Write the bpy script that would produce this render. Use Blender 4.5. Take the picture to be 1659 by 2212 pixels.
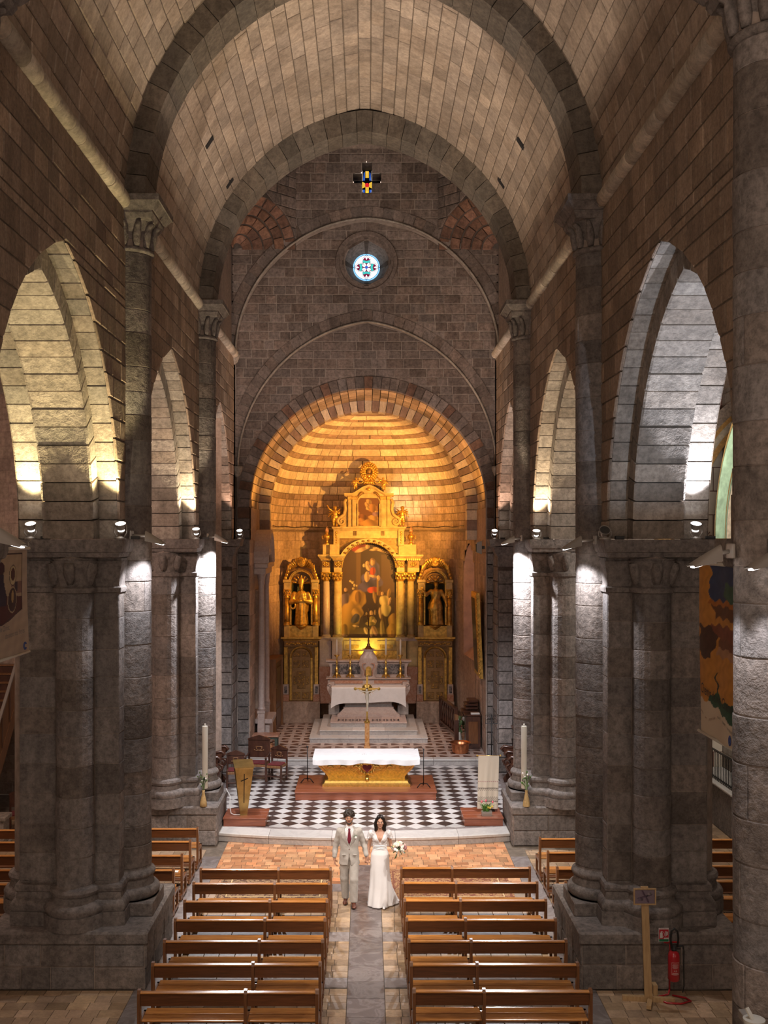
import bpy, bmesh, math, random
import numpy as np
from mathutils import Vector, Matrix, Euler
PI = math.pi
rnd = random.Random(7)
for o in list(bpy.data.objects): bpy.data.objects.remove(o)
SC = bpy.context.scene
COL = SC.collection
# ------------------------------------------------------------------ camera
FPX = 2280.0            # focal length in pixels of the 1659 x 2212 frame
VPX, VPY = 793.0, 1165.0
CH = 7.0                # eye height in the organ loft
cam_d = bpy.data.cameras.new('camera'); cam = bpy.data.objects.new('camera', cam_d); COL.objects.link(cam)
cam.location = (0, 0, CH); cam.rotation_euler = (PI/2, 0, 0)
cam_d.sensor_fit = 'VERTICAL'; cam_d.sensor_height = 36.0; cam_d.lens = FPX/2212*36.0
cam_d.shift_x = (829.5-VPX)/2212; cam_d.shift_y = (VPY-1106)/2212
cam_d.clip_end = 200
SC.camera = cam
# ------------------------------------------------------------------ world, exposure
w = bpy.data.worlds.new('world'); SC.world = w; w.use_nodes = True
w.node_tree.nodes['Background'].inputs[0].default_value = (1.0, 0.78, 0.62, 1)
w.node_tree.nodes['Background'].inputs[1].default_value = 1.2
SC.view_settings.view_transform = 'Standard'; SC.view_settings.look = 'None'
SC.view_settings.gamma = 1; SC.view_settings.use_curve_mapping = False
SC.view_settings.exposure = 0.0
SC.cycles.max_bounces = 3; SC.cycles.diffuse_bounces = 2; SC.cycles.glossy_bounces = 2; SC.cycles.transmission_bounces = 1; SC.cycles.adaptive_threshold = .05; SC.cycles.adaptive_min_samples = 16
TXT = {}
for body, size in (('Chemin de vie, Chemin de', .165), ('temps', .048), ('vivre', .048), ('partager la bible', .048), ('nourrir', .048), ('chanter', .048), ('se rassembler', .048), ('vie le Christ,', .085), ('donnent nos freres.', .085), ('AB', .042), ('EXTINCTEUR', .018)):
    cu = bpy.data.curves.new('t', 'FONT'); cu.body = body; cu.size = size; ob = bpy.data.objects.new('t', cu); COL.objects.link(ob)
    me = bpy.data.meshes.new_from_object(ob.evaluated_get(bpy.context.evaluated_depsgraph_get())); bpy.data.objects.remove(ob); bpy.data.curves.remove(cu)
    TXT[body] = ([(v.co.x, v.co.y) for v in me.vertices], [tuple(p.vertices) for p in me.polygons]); bpy.data.meshes.remove(me)
# ------------------------------------------------------------------ lights: church lamps on ledges and piers, plus added fills
def aim(o, tgt):
    d = Vector(tgt)-o.location; o.rotation_euler = d.to_track_quat('-Z', 'Y').to_euler()
def spot(loc, tgt, power, color, angle=60, blend=0.4, size=0.06, name='lamp_light'):
    l = bpy.data.lights.new(name, 'SPOT'); l.energy = power; l.color = color
    l.spot_size = math.radians(angle); l.spot_blend = blend; l.shadow_soft_size = size
    o = bpy.data.objects.new(name, l); COL.objects.link(o); o.location = loc; aim(o, tgt); return o
def area(loc, tgt, power, color, sx=1.0, sy=1.0, name='lamp_panel'):
    l = bpy.data.lights.new(name, 'AREA'); l.energy = power; l.color = color
    l.shape = 'RECTANGLE'; l.size = sx; l.size_y = sy
    o = bpy.data.objects.new(name, l); COL.objects.link(o); o.location = loc; aim(o, tgt); return o
WARM = (1.0, .70, .42); SOFT = (1.0, .83, .66); COOL = (.80, .87, 1.0); WHITE = (.95, .95, 1.0)
YEL = (1.0, .82, .42); AMB = (1.0, .43, .07); GOLDL = (1.0, .62, .12); PINK = (1.0, .62, .45)
WL, WR = -3.95, 3.83    # nave wall planes
ZI = 7.0                # impost level of the arcade
ZS = 12.55              # springing of the vault
XC = -0.06
# vault floods (unseen behind the piers, thrown across over added cutoff plates)
VF = [(sx, y) for sx in (-1, 1) for y in (18.52, 11.02)]
for sx, y in VF:
    W_ = WL if sx < 0 else WR
    spot((W_+sx*.27, y, 7.3), (W_-sx*8.0, y+2.6, 13.9), 1400 if y > 15 else 680, SOFT, 98, .35, .012, 'vault_flood_light')
# arcade uplights
UP = [  # loc, target, power, colour, angle
 ((-3.86, 16.50, 7.28), (-4.05, 16.05, 10.2), 560, YEL, 72),
 ((-5.27, 16.50, 7.28), (-5.27, 16.05, 10.2), 480, YEL, 72),
 ((-3.90, 24.03, 7.27), (-4.05, 23.6, 10.2), 430, (1, .80, .52), 72),
 ((-3.66, 30.47, 7.30), (-4.05, 30.0, 10.2), 170, PINK, 64),
 ((3.68, 30.47, 7.30), (4.0, 30.0, 10.2), 170, PINK, 64),
 ((3.86, 24.03, 7.23), (3.95, 23.6, 10.2), 430, (1, .80, .52), 72),
 ((5.15, 16.50, 7.28), (5.15, 16.05, 10.2), 620, (.86, .89, 1), 72),
]
for lo, ta, pw, co, an in UP: spot(lo, ta, pw, co, an, .35, .04, 'uplight_beam')
spot((WR+.85, 11.2, 7.4), (WR+.5, 15.6, 9.8), 430, (.72, .84, 1), 62, .5, .05, 'uplight_beam')
spot((WL-.85, 11.2, 7.4), (WL-.5, 15.4, 9.9), 270, (1, .84, .55), 62, .5, .05, 'uplight_beam')
for sx in (-1, 1):
    W_ = WL if sx < 0 else WR
    spot((W_+sx*.85, 18.75, 7.4), (W_+sx*.5, 22.8, 9.9), 180, (1, .80, .58), 62, .5, .05, 'uplight_beam')
    spot((W_+sx*.85, 26.2, 7.4), (W_+sx*.5, 29.6, 9.9), 130, PINK, 62, .5, .05, 'uplight_beam')
# hooded downlights on the responds
DOWN = [((-3.36, 16.98, 6.86), (-3.62, 17.5, 4.6), 170, 104), ((3.24, 16.98, 6.78), (3.52, 17.5, 4.6), 170, 104),
        ((-3.34, 24.55, 6.86), (-3.56, 24.95, 4.9), 1100, 116), ((3.22, 24.55, 6.82), (3.46, 24.95, 4.9), 1100, 116),
        ((3.16, 9.95, 6.68), (3.55, 10.1, 3.4), 75, 66), ((3.53, 9.40, 6.68), (3.8, 9.9, 3.4), 75, 66)]
for lo, ta, pw, an in DOWN: spot(lo, ta, pw, WHITE, an, .5, .05, 'downlight_beam')
# altar floods, and added fills for nave, benches and crossing
for sx in (-1, 1):
    spot((3.1*sx, 17.95, 6.9), (0.6*sx, 21.0, 0), 1150, (1, .90, .80), 84, .8, .09, 'nave_flood_light')
    spot((3.05*sx, 25.7, 6.9), (0, 29.0, .5), 560, (.97, .95, 1), 86, .8, .09, 'altar_flood_light')
    spot((3.1*sx, 10.5, 6.9), (-.15*sx, 20.0, .9), 1100, (1, .84, .72), 30, .9, .09, 'nave_flood_light')  # front fill added to brighten the couple, no fixture of its own
    spot((3.72*sx, 30.3, 7.35), (1.9*sx, 15.8, .4), 1500, (.94, .95, 1), 34, .8, .07, 'bench_flood_light')  # spots added near the choir lamps for highlights on the bench varnish
    spot((2.9*sx, 11.2, 6.9), (1.7*sx, 15.6, .4), 420, (1, .86, .72), 56, 1, .08, 'nave_flood_light')  # fill added for the nearest bench rows, no fixture
    spot((3.35*sx, 26.0, 7.3), (.4*sx, 31.6, 14.2), 480, (1, .82, .70), 92, .9, .08, 'crossing_flood_light')  # soft spots added to brighten the back wall, no fixtures
# apse
spot((3.15, 33.6, 7.35), (-.6, 38.6, 8.2), 2700, AMB, 84, .5, .05, 'apse_flood_light')
spot((-3.05, 33.3, 7.3), (0.9, 38.0, 8.6), 260, AMB, 84, .6, .05, 'apse_flood_light')  # left spot is an added fill
spot((1.1, 38.95, 8.0), (1.6, 39.5, 8.5), 60, (1, .72, .35), 120, .6, .05, 'retable_back_light')
spot((0.0, 37.72, 2.75), (0, 38.5, 4.3), 120, (1, .70, .10), 130, .6, .08, 'predella_light')
spot((1.5, 34.8, 7.5), (0, 38.5, 5.6), 400, GOLDL, 60, .6, .05, 'retable_flood_light')
for sx in (-1, 1): spot((3.25*sx, 32.5, 7.3), (.6*sx, 34.4, 11.4), 420, AMB, 110, .5, .05, 'choir_arch_light')  # amber spots added to light the barrel soffit, no fixtures
# presbytery: fill spots added off the choir piers, without fixtures
for sx in (-1, 1): spot((2.95*sx, 31.0, 7.0), (-.4*sx, 36.4, .3), 620, (1, .78, .66), 52, .8, .07, 'choir_flood_light')
# side aisles: area lights with no lamp modelled
area((7.6, 21.5, 9.2), (8.2, 24.5, 7.5), 220, (1, .93, .82), .6, .3, 'aisle_lamp_light')
area((-7.2, 17.5, 9.6), (-8.8, 21.5, 8.0), 220, (1, .68, .55), .6, .3, 'aisle_lamp_light')
for sx in (-1, 1): area((7.0*sx, 19.5, 8.6), (7.0*sx, 20.5, 0), 90, (1, .80, .66), .6, .3, 'aisle_lamp_light')
# ------------------------------------------------------------------ helpers
def px(x, y, d):
    return Vector(((x-VPX)*d/FPX, d, CH-(y-VPY)*d/FPX))
KIDS = {}
def wpos(o):
    v = Vector((0, 0, 0))
    while o is not None: v += o.location; o = o.parent
    return v
def tag(o, label=None, cat=None, group=None, kind=None):
    if label: o['label'] = label
    if cat: o['category'] = cat
    if group: o['group'] = group
    if kind: o['kind'] = kind
    return o
def thing(name, loc=(0, 0, 0), label=None, cat=None, group=None, rz=0, kind=None):
    o = bpy.data.objects.new(name, None); COL.objects.link(o); o.location = loc; o.rotation_euler = (0, 0, rz)
    o.empty_display_size = .2
    return tag(o, label, cat, group, kind)
class MB:
    """collects geometry; coordinates are world metres unless built with local=True"""
    def __init__(s): s.v = []; s.f = []; s.t = []; s.c = None
    def add(s, vs, fs, tint=.5):
        n = len(s.v); s.v.extend([tuple(p) for p in vs]); s.f.extend([tuple(i+n for i in f) for f in fs]); s.t.extend([tint]*len(vs)); return s
    def box(s, x0, x1, y0, y1, z0, z1, bev=0.0, tint=.5):
        if x0 > x1: x0, x1 = x1, x0
        if y0 > y1: y0, y1 = y1, y0
        if z0 > z1: z0, z1 = z1, z0
        if bev <= 0:
            vs = [(x, y, z) for z in (z0, z1) for x, y in ((x0, y0), (x1, y0), (x1, y1), (x0, y1))]
            fs = [(3, 2, 1, 0), (4, 5, 6, 7)]+[(i, (i+1) % 4, (i+1) % 4+4, i+4) for i in range(4)]
            return s.add(vs, fs, tint)
        b = min(bev, (x1-x0)*.45, (y1-y0)*.45, (z1-z0)*.45)
        rings = []
        for z, i in ((z0, b), (z0+b, 0), (z1-b, 0), (z1, b)):
            c = b if i == 0 else 0
            a0, a1, c0, c1 = x0+i, x1-i, y0+i, y1-i
            rings.append([(a0+c, c0, z), (a1-c, c0, z), (a1, c0+c, z), (a1, c1-c, z), (a1-c, c1, z), (a0+c, c1, z), (a0, c1-c, z), (a0, c0+c, z)])
        return s.loft(rings, tint=tint)
    def loft(s, rings, closed=True, caps=True, tint=.5):
        n = len(rings[0]); vs = [p for r in rings for p in r]; fs = []
        m = n if closed else n-1
        for k in range(len(rings)-1):
            for i in range(m):
                j = (i+1) % n
                fs.append((k*n+i, k*n+j, (k+1)*n+j, (k+1)*n+i))
        if caps and closed:
            fs.append(tuple(range(n-1, -1, -1))); fs.append(tuple((len(rings)-1)*n+i for i in range(n)))
        return s.add(vs, fs, tint)
    def lathe(s, prof, c=(0, 0, 0), n=16, a0=0, a1=2*PI, sx=1, sy=1, tint=.5, caps=True, flute=None):
        full = abs(a1-a0-2*PI) < 1e-6; m = n if full else n+1; rings = []
        for r, z in prof:
            ring = []
            for i in range(m):
                a = a0+(a1-a0)*i/n; rr = r*(flute(a, z) if flute else 1)
                ring.append((c[0]+rr*math.cos(a)*sx, c[1]+rr*math.sin(a)*sy, c[2]+z))
            rings.append(ring)
        return s.loft(rings, full, caps and full, tint)
    def tube(s, pts, r, n=6, tint=.5, caps=True):
        pts = [Vector(p) for p in pts]; rings = []
        rr = r if isinstance(r, (list, tuple)) else [r]*len(pts)
        up = Vector((0, 0, 1)); prev = None
        for i, p in enumerate(pts):
            t = (pts[min(i+1, len(pts)-1)]-pts[max(i-1, 0)])
            t = t.normalized() if t.length > 1e-9 else Vector((0, 0, 1))
            if prev is None: a = t.cross(up if abs(t.z) < .9 else Vector((1, 0, 0))).normalized()
            else:
                a = prev-t*prev.dot(t); a = a.normalized() if a.length > 1e-6 else t.cross(up).normalized()
            prev = a; b = t.cross(a)
            rings.append([tuple(p+(a*math.cos(2*PI*k/n)+b*math.sin(2*PI*k/n))*rr[i]) for k in range(n)])
        return s.loft(rings, True, caps, tint)
    def bar(s, a, b, wx, wz, tint=.5):
        """rectangular bar between two points; wx = width sideways, wz = height"""
        a = Vector(a); b = Vector(b); t = (b-a).normalized()
        sd = t.cross(Vector((0, 0, 1)))
        sd = sd.normalized() if sd.length > 1e-4 else Vector((1, 0, 0))
        u = sd.cross(t)
        rings = [[tuple(p+sd*i*wx/2+u*j*wz/2) for i, j in ((-1, -1), (1, -1), (1, 1), (-1, 1))] for p in (a, b)]
        return s.loft(rings, tint=tint)
    def prism(s, poly, f, w0, w1, tint=.5):
        """poly in (u,v); f(u,v,w)->xyz"""
        n = len(poly)
        return s.loft([[f(u, v, w0) for u, v in poly], [f(u, v, w1) for u, v in poly]], tint=tint)
    def grid(s, fn, nu, nv, tint=.5):
        vs = [fn(i/nu, j/nv) for j in range(nv+1) for i in range(nu+1)]
        fs = [(j*(nu+1)+i, j*(nu+1)+i+1, (j+1)*(nu+1)+i+1, (j+1)*(nu+1)+i) for j in range(nv) for i in range(nu)]
        return s.add(vs, fs, tint)
    def sphere(s, c, r, n=10, m=6, sc=(1, 1, 1), tint=.5):
        prof = [(max(1e-4, r*math.sin(PI*i/m)), -r*math.cos(PI*i/m)) for i in range(m+1)]
        k = len(s.v); s.lathe(prof, (0, 0, 0), n, tint=tint)
        for i in range(k, len(s.v)):
            p = s.v[i]; s.v[i] = (c[0]+p[0]*sc[0], c[1]+p[1]*sc[1], c[2]+p[2]*sc[2])
        return s
    def xf(s, M, k=0):
        for i in range(k, len(s.v)): s.v[i] = tuple(M @ Vector(s.v[i]))
        return s
    def build(s, name, mat, parent=None, smooth=False, local=False, label=None, cat=None, group=None, kind=None, auto=None):
        me = bpy.data.meshes.new(name); off = Vector((0, 0, 0))
        if parent is not None and not local: off = wpos(parent)
        vs = [(p[0]-off.x, p[1]-off.y, p[2]-off.z) for p in s.v] if off.length else s.v
        me.from_pydata(vs, [], s.f); me.validate(clean_customdata=False)
        at = me.attributes.new('tint', 'FLOAT', 'POINT')
        if len(s.t) == len(me.vertices): at.data.foreach_set('value', s.t)
        if s.c is not None:
            ca = me.color_attributes.new('paint', 'FLOAT_COLOR', 'POINT'); ca.data.foreach_set('color', [q for c in s.c for q in c])
        if mat is not None:
            if isinstance(mat, (list, tuple)):
                for m in mat: me.materials.append(m)
            else: me.materials.append(mat)
        bm = bmesh.new(); bm.from_mesh(me); bmesh.ops.recalc_face_normals(bm, faces=bm.faces); bm.to_mesh(me); bm.free()
        if smooth:
            me.polygons.foreach_set('use_smooth', [True]*len(me.polygons))
            if smooth == 'auto': auto = 11
            if auto is not None:
                me.set_sharp_from_angle(angle=math.radians(auto))
        o = bpy.data.objects.new(name, me); COL.objects.link(o)
        if parent is not None: o.parent = parent; KIDS.setdefault(parent.name, []).append(o)
        elif not local and cat:
            # a one-mesh thing: origin at the middle of its foot
            a = np.array(s.v); c = Vector(((a[:, 0].min()+a[:, 0].max())/2, (a[:, 1].min()+a[:, 1].max())/2, a[:, 2].min()))
            me.transform(Matrix.Translation(-c)); o.location = c
        return tag(o, label, cat, group, kind)
def copy_tree(o, loc=None, rz=None, parent=None, label=None):
    c = o.copy(); COL.objects.link(c); c.parent = parent
    if loc is not None: c.location = loc
    if rz is not None: c.rotation_euler = (0, 0, rz)
    if label: c['label'] = label
    for ch in KIDS.get(o.name, []): copy_tree(ch, parent=c)
    if parent is not None: KIDS.setdefault(parent.name, []).append(c)
    return c
# ------------------------------------------------------------------ materials
def new_mat(name):
    m = bpy.data.materials.new(name); m.use_nodes = True; nt = m.node_tree
    return m, nt, nt.nodes['Principled BSDF']
def nd(nt, typ, **kw):
    n = nt.nodes.new(typ)
    for k, v in kw.items():
        if k.startswith('i_'):
            key = k[2:]; key = int(key) if key.isdigit() else key.replace('_', ' ')
            n.inputs[key].default_value = v
        else: setattr(n, k, v)
    return n
def lk(nt, a, ai, b, bi): nt.links.new(a.outputs[ai], b.inputs[bi])
def ramp(nt, stops):
    r = nt.nodes.new('ShaderNodeValToRGB'); e = r.color_ramp.elements
    while len(e) < len(stops): e.new(.5)
    for k, (p, c) in enumerate(stops): e[k].position = p; e[k].color = (*c, 1)
    return r
def stone(name, c1, c2, c3=None, scale=1.6, bump=.5, tint=.55, rough=.85, pits=.5, fine=14, stain=None, streak=.22):
    """c1..c2 mottled, whole blocks shifted towards c3 by their own tint"""
    m, nt, b = new_mat(name); b.inputs['Roughness'].default_value = rough
    geo = nd(nt, 'ShaderNodeNewGeometry'); att = nd(nt, 'ShaderNodeAttribute', attribute_name='tint')
    n1 = nd(nt, 'ShaderNodeTexNoise', i_Scale=scale, i_Detail=5.0, i_Roughness=.65); lk(nt, geo, 'Position', n1, 'Vector')
    r1 = ramp(nt, [(.30, c1), (.68, c2)]); lk(nt, n1, 'Fac', r1, 'Fac')
    # per block shift
    mu = nd(nt, 'ShaderNodeMath', operation='MULTIPLY', i_1=7.13); lk(nt, att, 'Fac', mu, 0)
    fr = nd(nt, 'ShaderNodeMath', operation='FRACT'); lk(nt, mu, 0, fr, 0)
    mx = nd(nt, 'ShaderNodeMix', data_type='RGBA'); lk(nt, r1, 'Color', mx, 6)
    mx.inputs[7].default_value = (*(c3 or c2), 1)
    f2 = nd(nt, 'ShaderNodeMath', operation='MULTIPLY', i_1=.6); lk(nt, fr, 0, f2, 0); lk(nt, f2, 0, mx, 0)
    # brightness per block
    ma = nd(nt, 'ShaderNodeMapRange'); ma.inputs[3].default_value = 1-tint*.62; ma.inputs[4].default_value = 1+tint*.5
    lk(nt, att, 'Fac', ma, 0)
    n2 = nd(nt, 'ShaderNodeTexNoise', i_Scale=fine, i_Detail=3.0, i_Roughness=.75); lk(nt, geo, 'Position', n2, 'Vector')
    mb = nd(nt, 'ShaderNodeMapRange'); mb.inputs[1].default_value = .3; mb.inputs[2].default_value = .62; mb.inputs[3].default_value = 1-pits; mb.inputs[4].default_value = 1.08
    lk(nt, n2, 'Fac', mb, 0)
    pr = nd(nt, 'ShaderNodeMath', operation='MULTIPLY'); lk(nt, ma, 0, pr, 0); lk(nt, mb, 0, pr, 1)
    mp = nd(nt, 'ShaderNodeMapping'); mp.inputs['Scale'].default_value = (3.2, 3.2, .45); lk(nt, geo, 'Position', mp, 'Vector')
    n5 = nd(nt, 'ShaderNodeTexNoise', i_Scale=1.6, i_Detail=3.0, i_Roughness=.65); lk(nt, mp, 'Vector', n5, 'Vector')
    m5 = nd(nt, 'ShaderNodeMapRange'); m5.inputs[1].default_value = .3; m5.inputs[2].default_value = .7; m5.inputs[3].default_value = 1-streak; m5.inputs[4].default_value = 1+streak*.7; lk(nt, n5, 'Fac', m5, 0)
    p2 = nd(nt, 'ShaderNodeMath', operation='MULTIPLY'); lk(nt, pr, 0, p2, 0); lk(nt, m5, 0, p2, 1); pr = p2
    vm = nd(nt, 'ShaderNodeVectorMath', operation='SCALE'); lk(nt, mx, 2, vm, 0); lk(nt, pr, 0, vm, 'Scale')
    col = vm
    if stain:
        n3 = nd(nt, 'ShaderNodeTexNoise', i_Scale=.55, i_Detail=5.0); lk(nt, geo, 'Position', n3, 'Vector')
        r3 = ramp(nt, [(.50, (0, 0, 0)), (.66, (1, 1, 1))]); lk(nt, n3, 'Fac', r3, 'Fac')
        m3 = nd(nt, 'ShaderNodeMix', data_type='RGBA'); lk(nt, r3, 'Color', m3, 0); lk(nt, vm, 0, m3, 6); m3.inputs[7].default_value = (*stain, 1)
        lk(nt, m3, 2, b, 'Base Color')
    else: lk(nt, col, 0, b, 'Base Color')
    bp = nd(nt, 'ShaderNodeBump', i_Strength=bump, i_Distance=.02)
    ad = nd(nt, 'ShaderNodeMath', operation='ADD'); lk(nt, n2, 'Fac', ad, 0)
    n4 = nd(nt, 'ShaderNodeTexNoise', i_Scale=fine*.33, i_Detail=1.0); lk(nt, geo, 'Position', n4, 'Vector'); lk(nt, n4, 'Fac', ad, 1)
    lk(nt, ad, 0, bp, 'Height'); lk(nt, bp, 'Normal', b, 'Normal')
    return m
def plain(name, c, rough=.6, metal=0.0, var=.0, scale=8, bump=0.0, coat=0.0, sheen=0.0, c2=None, stretch=None, obj=False, spec=None):
    m, nt, b = new_mat(name); b.inputs['Roughness'].default_value = rough; b.inputs['Metallic'].default_value = metal
    if coat: b.inputs['Coat Weight'].default_value = coat; b.inputs['Coat Roughness'].default_value = .12
    if sheen: b.inputs['Sheen Weight'].default_value = sheen
    if spec is not None: b.inputs['Specular IOR Level'].default_value = spec
    b.inputs['Base Color'].default_value = (*c, 1)
    if var or bump or c2:
        if obj: tc = nd(nt, 'ShaderNodeTexCoord'); src = (tc, 'Object')
        else: tc = nd(nt, 'ShaderNodeNewGeometry'); src = (tc, 'Position')
        if stretch:
            mp = nd(nt, 'ShaderNodeMapping'); mp.inputs['Scale'].default_value = stretch; lk(nt, src[0], src[1], mp, 'Vector'); src = (mp, 'Vector')
        n1 = nd(nt, 'ShaderNodeTexNoise', i_Scale=scale, i_Detail=4.0, i_Roughness=.6); lk(nt, src[0], src[1], n1, 'Vector')
        d = c2 or tuple(max(0, q*(1-var)) for q in c)
        r = ramp(nt, [(.32, d), (.68, c if c2 else tuple(min(1, q*(1+var*.5)) for q in c))]); lk(nt, n1, 'Fac', r, 'Fac')
        att = nd(nt, 'ShaderNodeAttribute', attribute_name='tint')
        ma = nd(nt, 'ShaderNodeMapRange'); ma.inputs[3].default_value = .72; ma.inputs[4].default_value = 1.28; lk(nt, att, 'Fac', ma, 0)
        vm = nd(nt, 'ShaderNodeVectorMath', operation='SCALE'); lk(nt, r, 'Color', vm, 0); lk(nt, ma, 0, vm, 'Scale'); lk(nt, vm, 0, b, 'Base Color')
        if bump:
            bp = nd(nt, 'ShaderNodeBump', i_Strength=bump, i_Distance=.01); lk(nt, n1, 'Fac', bp, 'Height'); lk(nt, bp, 'Normal', b, 'Normal')
    return m
def emit(name, c, s=1.0):
    m, nt, b = new_mat(name); b.inputs['Base Color'].default_value = (*c, 1); b.inputs['Emission Color'].default_value = (*c, 1); b.inputs['Emission Strength'].default_value = s; m.cycles.emission_sampling = 'NONE'
    return m
def paintmat(name, rough=.5, metal=0.0, emis=0.0):
    m, nt, b = new_mat(name); b.inputs['Roughness'].default_value = rough; b.inputs['Metallic'].default_value = metal
    a = nd(nt, 'ShaderNodeAttribute', attribute_name='paint'); lk(nt, a, 'Color', b, 'Base Color')
    if emis: lk(nt, a, 'Color', b, 'Emission Color'); b.inputs['Emission Strength'].default_value = emis
    return m
def marble(name, c, vein, scale=3.0, rough=.35, amount=.5):
    m, nt, b = new_mat(name); b.inputs['Roughness'].default_value = rough
    geo = nd(nt, 'ShaderNodeNewGeometry'); n1 = nd(nt, 'ShaderNodeTexNoise', i_Scale=scale, i_Detail=6.0, i_Roughness=.6, i_Distortion=1.2); lk(nt, geo, 'Position', n1, 'Vector')
    r = ramp(nt, [(.40, c), (.50, tuple(c[k]*(1-amount)+vein[k]*amount for k in range(3))), (.56, c), (.75, tuple(q*.86 for q in c))]); lk(nt, n1, 'Fac', r, 'Fac')
    att = nd(nt, 'ShaderNodeAttribute', attribute_name='tint'); ma = nd(nt, 'ShaderNodeMapRange'); ma.inputs[3].default_value = .8; ma.inputs[4].default_value = 1.2; lk(nt, att, 'Fac', ma, 0)
    vm = nd(nt, 'ShaderNodeVectorMath', operation='SCALE'); lk(nt, r, 'Color', vm, 0); lk(nt, ma, 0, vm, 'Scale'); lk(nt, vm, 0, b, 'Base Color')
    return m
def woodm(name, c1, c2, rough=.3, axis=(1, 14, 14), coat=.0, scale=2.2):
    return plain(name, c2, rough, 0, 0, scale, .05, coat, 0, c1, axis)
M = {}
M['wall'] = stone('nave_wall_stone', (.25, .175, .125), (.41, .305, .225), (.33, .25, .20), 1.3, .45, .5, .9, .35, 16)
M['vault'] = stone('vault_stone', (.30, .225, .17), (.47, .37, .29), (.37, .30, .25), 1.1, .35, .36, .88, .25, 16)
M['pier'] = stone('pier_stone', (.15, .122, .108), (.30, .25, .22), (.23, .22, .225), 1.4, 1.0, .45, .88, .5, 12)
M['arch'] = stone('arch_stone', (.24, .19, .15), (.42, .35, .29), (.36, .33, .30), 1.8, .6, .5, .88, .4, 12)
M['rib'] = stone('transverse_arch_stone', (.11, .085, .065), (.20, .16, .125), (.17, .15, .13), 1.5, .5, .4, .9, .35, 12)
M['back'] = stone('crossing_wall_stone', (.17, .118, .095), (.28, .205, .17), (.235, .195, .18), 1.5, .6, .5, .9, .45, 12)
M['squinch'] = stone('squinch_stone', (.17, .085, .055), (.30, .16, .10), (.22, .12, .09), 2.2, .9, .6, .9, .5, 9)
M['string'] = stone('string_course_pale_stone', (.40, .33, .26), (.62, .54, .44), (.55, .49, .42), 1.8, .6, .4, .88, .3, 12)  # pale partly to carry the light on the projecting roll
M['mortar'] = plain('mortar', (.17, .135, .105), .95, 0, .35, 6, .3)
M['mortar_pale'] = plain('pale_mortar', (.34, .275, .235), .95, 0, .3, 6, .3)
M['mortar_dark'] = plain('mortar_dark', (.09, .07, .06), .95, 0, .3, 6, .3)
M['apse_light'] = stone('apse_light_stone', (.55, .47, .38), (.74, .66, .55), (.66, .56, .45), 1.8, .3, .35, .85, .18, 12)
M['apse_dark'] = stone('apse_dark_stone', (.24, .17, .14), (.38, .28, .23), (.31, .23, .22), 1.8, .3, .4, .85, .2, 12)
M['apse_wall'] = stone('apse_wall_stone', (.36, .26, .20), (.55, .42, .33), (.47, .34, .28), 1.2, .4, .4, .88, .3, 10)
M['apse_arch'] = stone('apse_arch_stone', (.40, .31, .23), (.60, .48, .37), (.36, .25, .18), 1.6, .4, .8, .85, .25, 12)
M['plaster'] = plain('pink_plaster', (.60, .42, .36), .9, 0, .25, 2.5, .2)
M['terracotta'] = stone('terracotta_tile', (.44, .165, .075), (.62, .29, .13), (.56, .36, .20), 2.2, .12, .62, .42, .12, 20)
M['aisle_tile'] = stone('old_floor_tile', (.34, .22, .13), (.50, .36, .22), (.42, .30, .22), 2.0, .12, .6, .42, .15, 20)
M['slate'] = marble('dark_slate', (.135, .105, .10), (.42, .38, .36), 2.2, .38, .28)
M['slate2'] = marble('grey_slate', (.20, .17, .165), (.45, .42, .42), 2.6, .42, .3)
M['white_marble'] = marble('white_marble', (.58, .56, .545), (.40, .39, .40), 2.2, .30, .3)
M['black_marble'] = marble('dark_brown_marble', (.042, .027, .025), (.2, .18, .2), 2.5, .28, .12)
M['step_marble'] = marble('step_marble', (.60, .58, .56), (.40, .38, .37), 1.6, .4, .4)
M['altar_marble'] = marble('pink_grey_marble', (.56, .46, .42), (.38, .28, .26), 4.0, .35, .5)
M['grey_marble'] = marble('grey_marble', (.44, .41, .39), (.25, .22, .22), 4.0, .35, .5)
M['dark_marble'] = marble('dark_veined_marble', (.075, .07, .075), (.5, .45, .45), 5.0, .25, .5)
M['red_marble'] = marble('red_marble', (.44, .20, .12), (.65, .45, .36), 5.0, .3, .5)
M['gold'] = plain('gold_leaf', (.86, .58, .16), .30, .95, .25, 14, .25)
M['gilt'] = plain('gilded_wood', (.70, .44, .11), .40, .75, .45, 9, .3)
M['gilt_stone'] = plain('yellow_retable_stone', (.56, .43, .21), .6, .0, .3, 5, .15)
M['gilt_dark'] = plain('dark_gilt_wood', (.28, .165, .06), .45, .35, .45, 9, .3)
M['brass'] = plain('brass', (.72, .52, .20), .28, .95, .2, 12)
M['old_brass'] = plain('aged_brass', (.40, .29, .11), .38, .9, .25, 6)
M['copper'] = plain('copper', (.62, .26, .12), .34, .95, .3, 9)
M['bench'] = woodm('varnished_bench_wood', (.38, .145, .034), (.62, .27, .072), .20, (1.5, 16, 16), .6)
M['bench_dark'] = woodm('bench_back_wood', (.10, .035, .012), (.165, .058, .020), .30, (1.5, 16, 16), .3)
M['walnut'] = woodm('dark_carved_walnut', (.045, .018, .012), (.10, .040, .024), .32, (4, 4, 1.5), .3)
M['dais'] = woodm('mahogany_dais_wood', (.20, .055, .026), (.32, .10, .05), .32, (1.2, 12, 12), .3)
M['pale_wood'] = woodm('pale_pine_wood', (.40, .25, .12), (.55, .37, .19), .5, (12, 12, 1.5))
M['oak'] = woodm('brown_oak', (.19, .085, .035), (.30, .15, .065), .4, (10, 10, 1.5))
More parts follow.
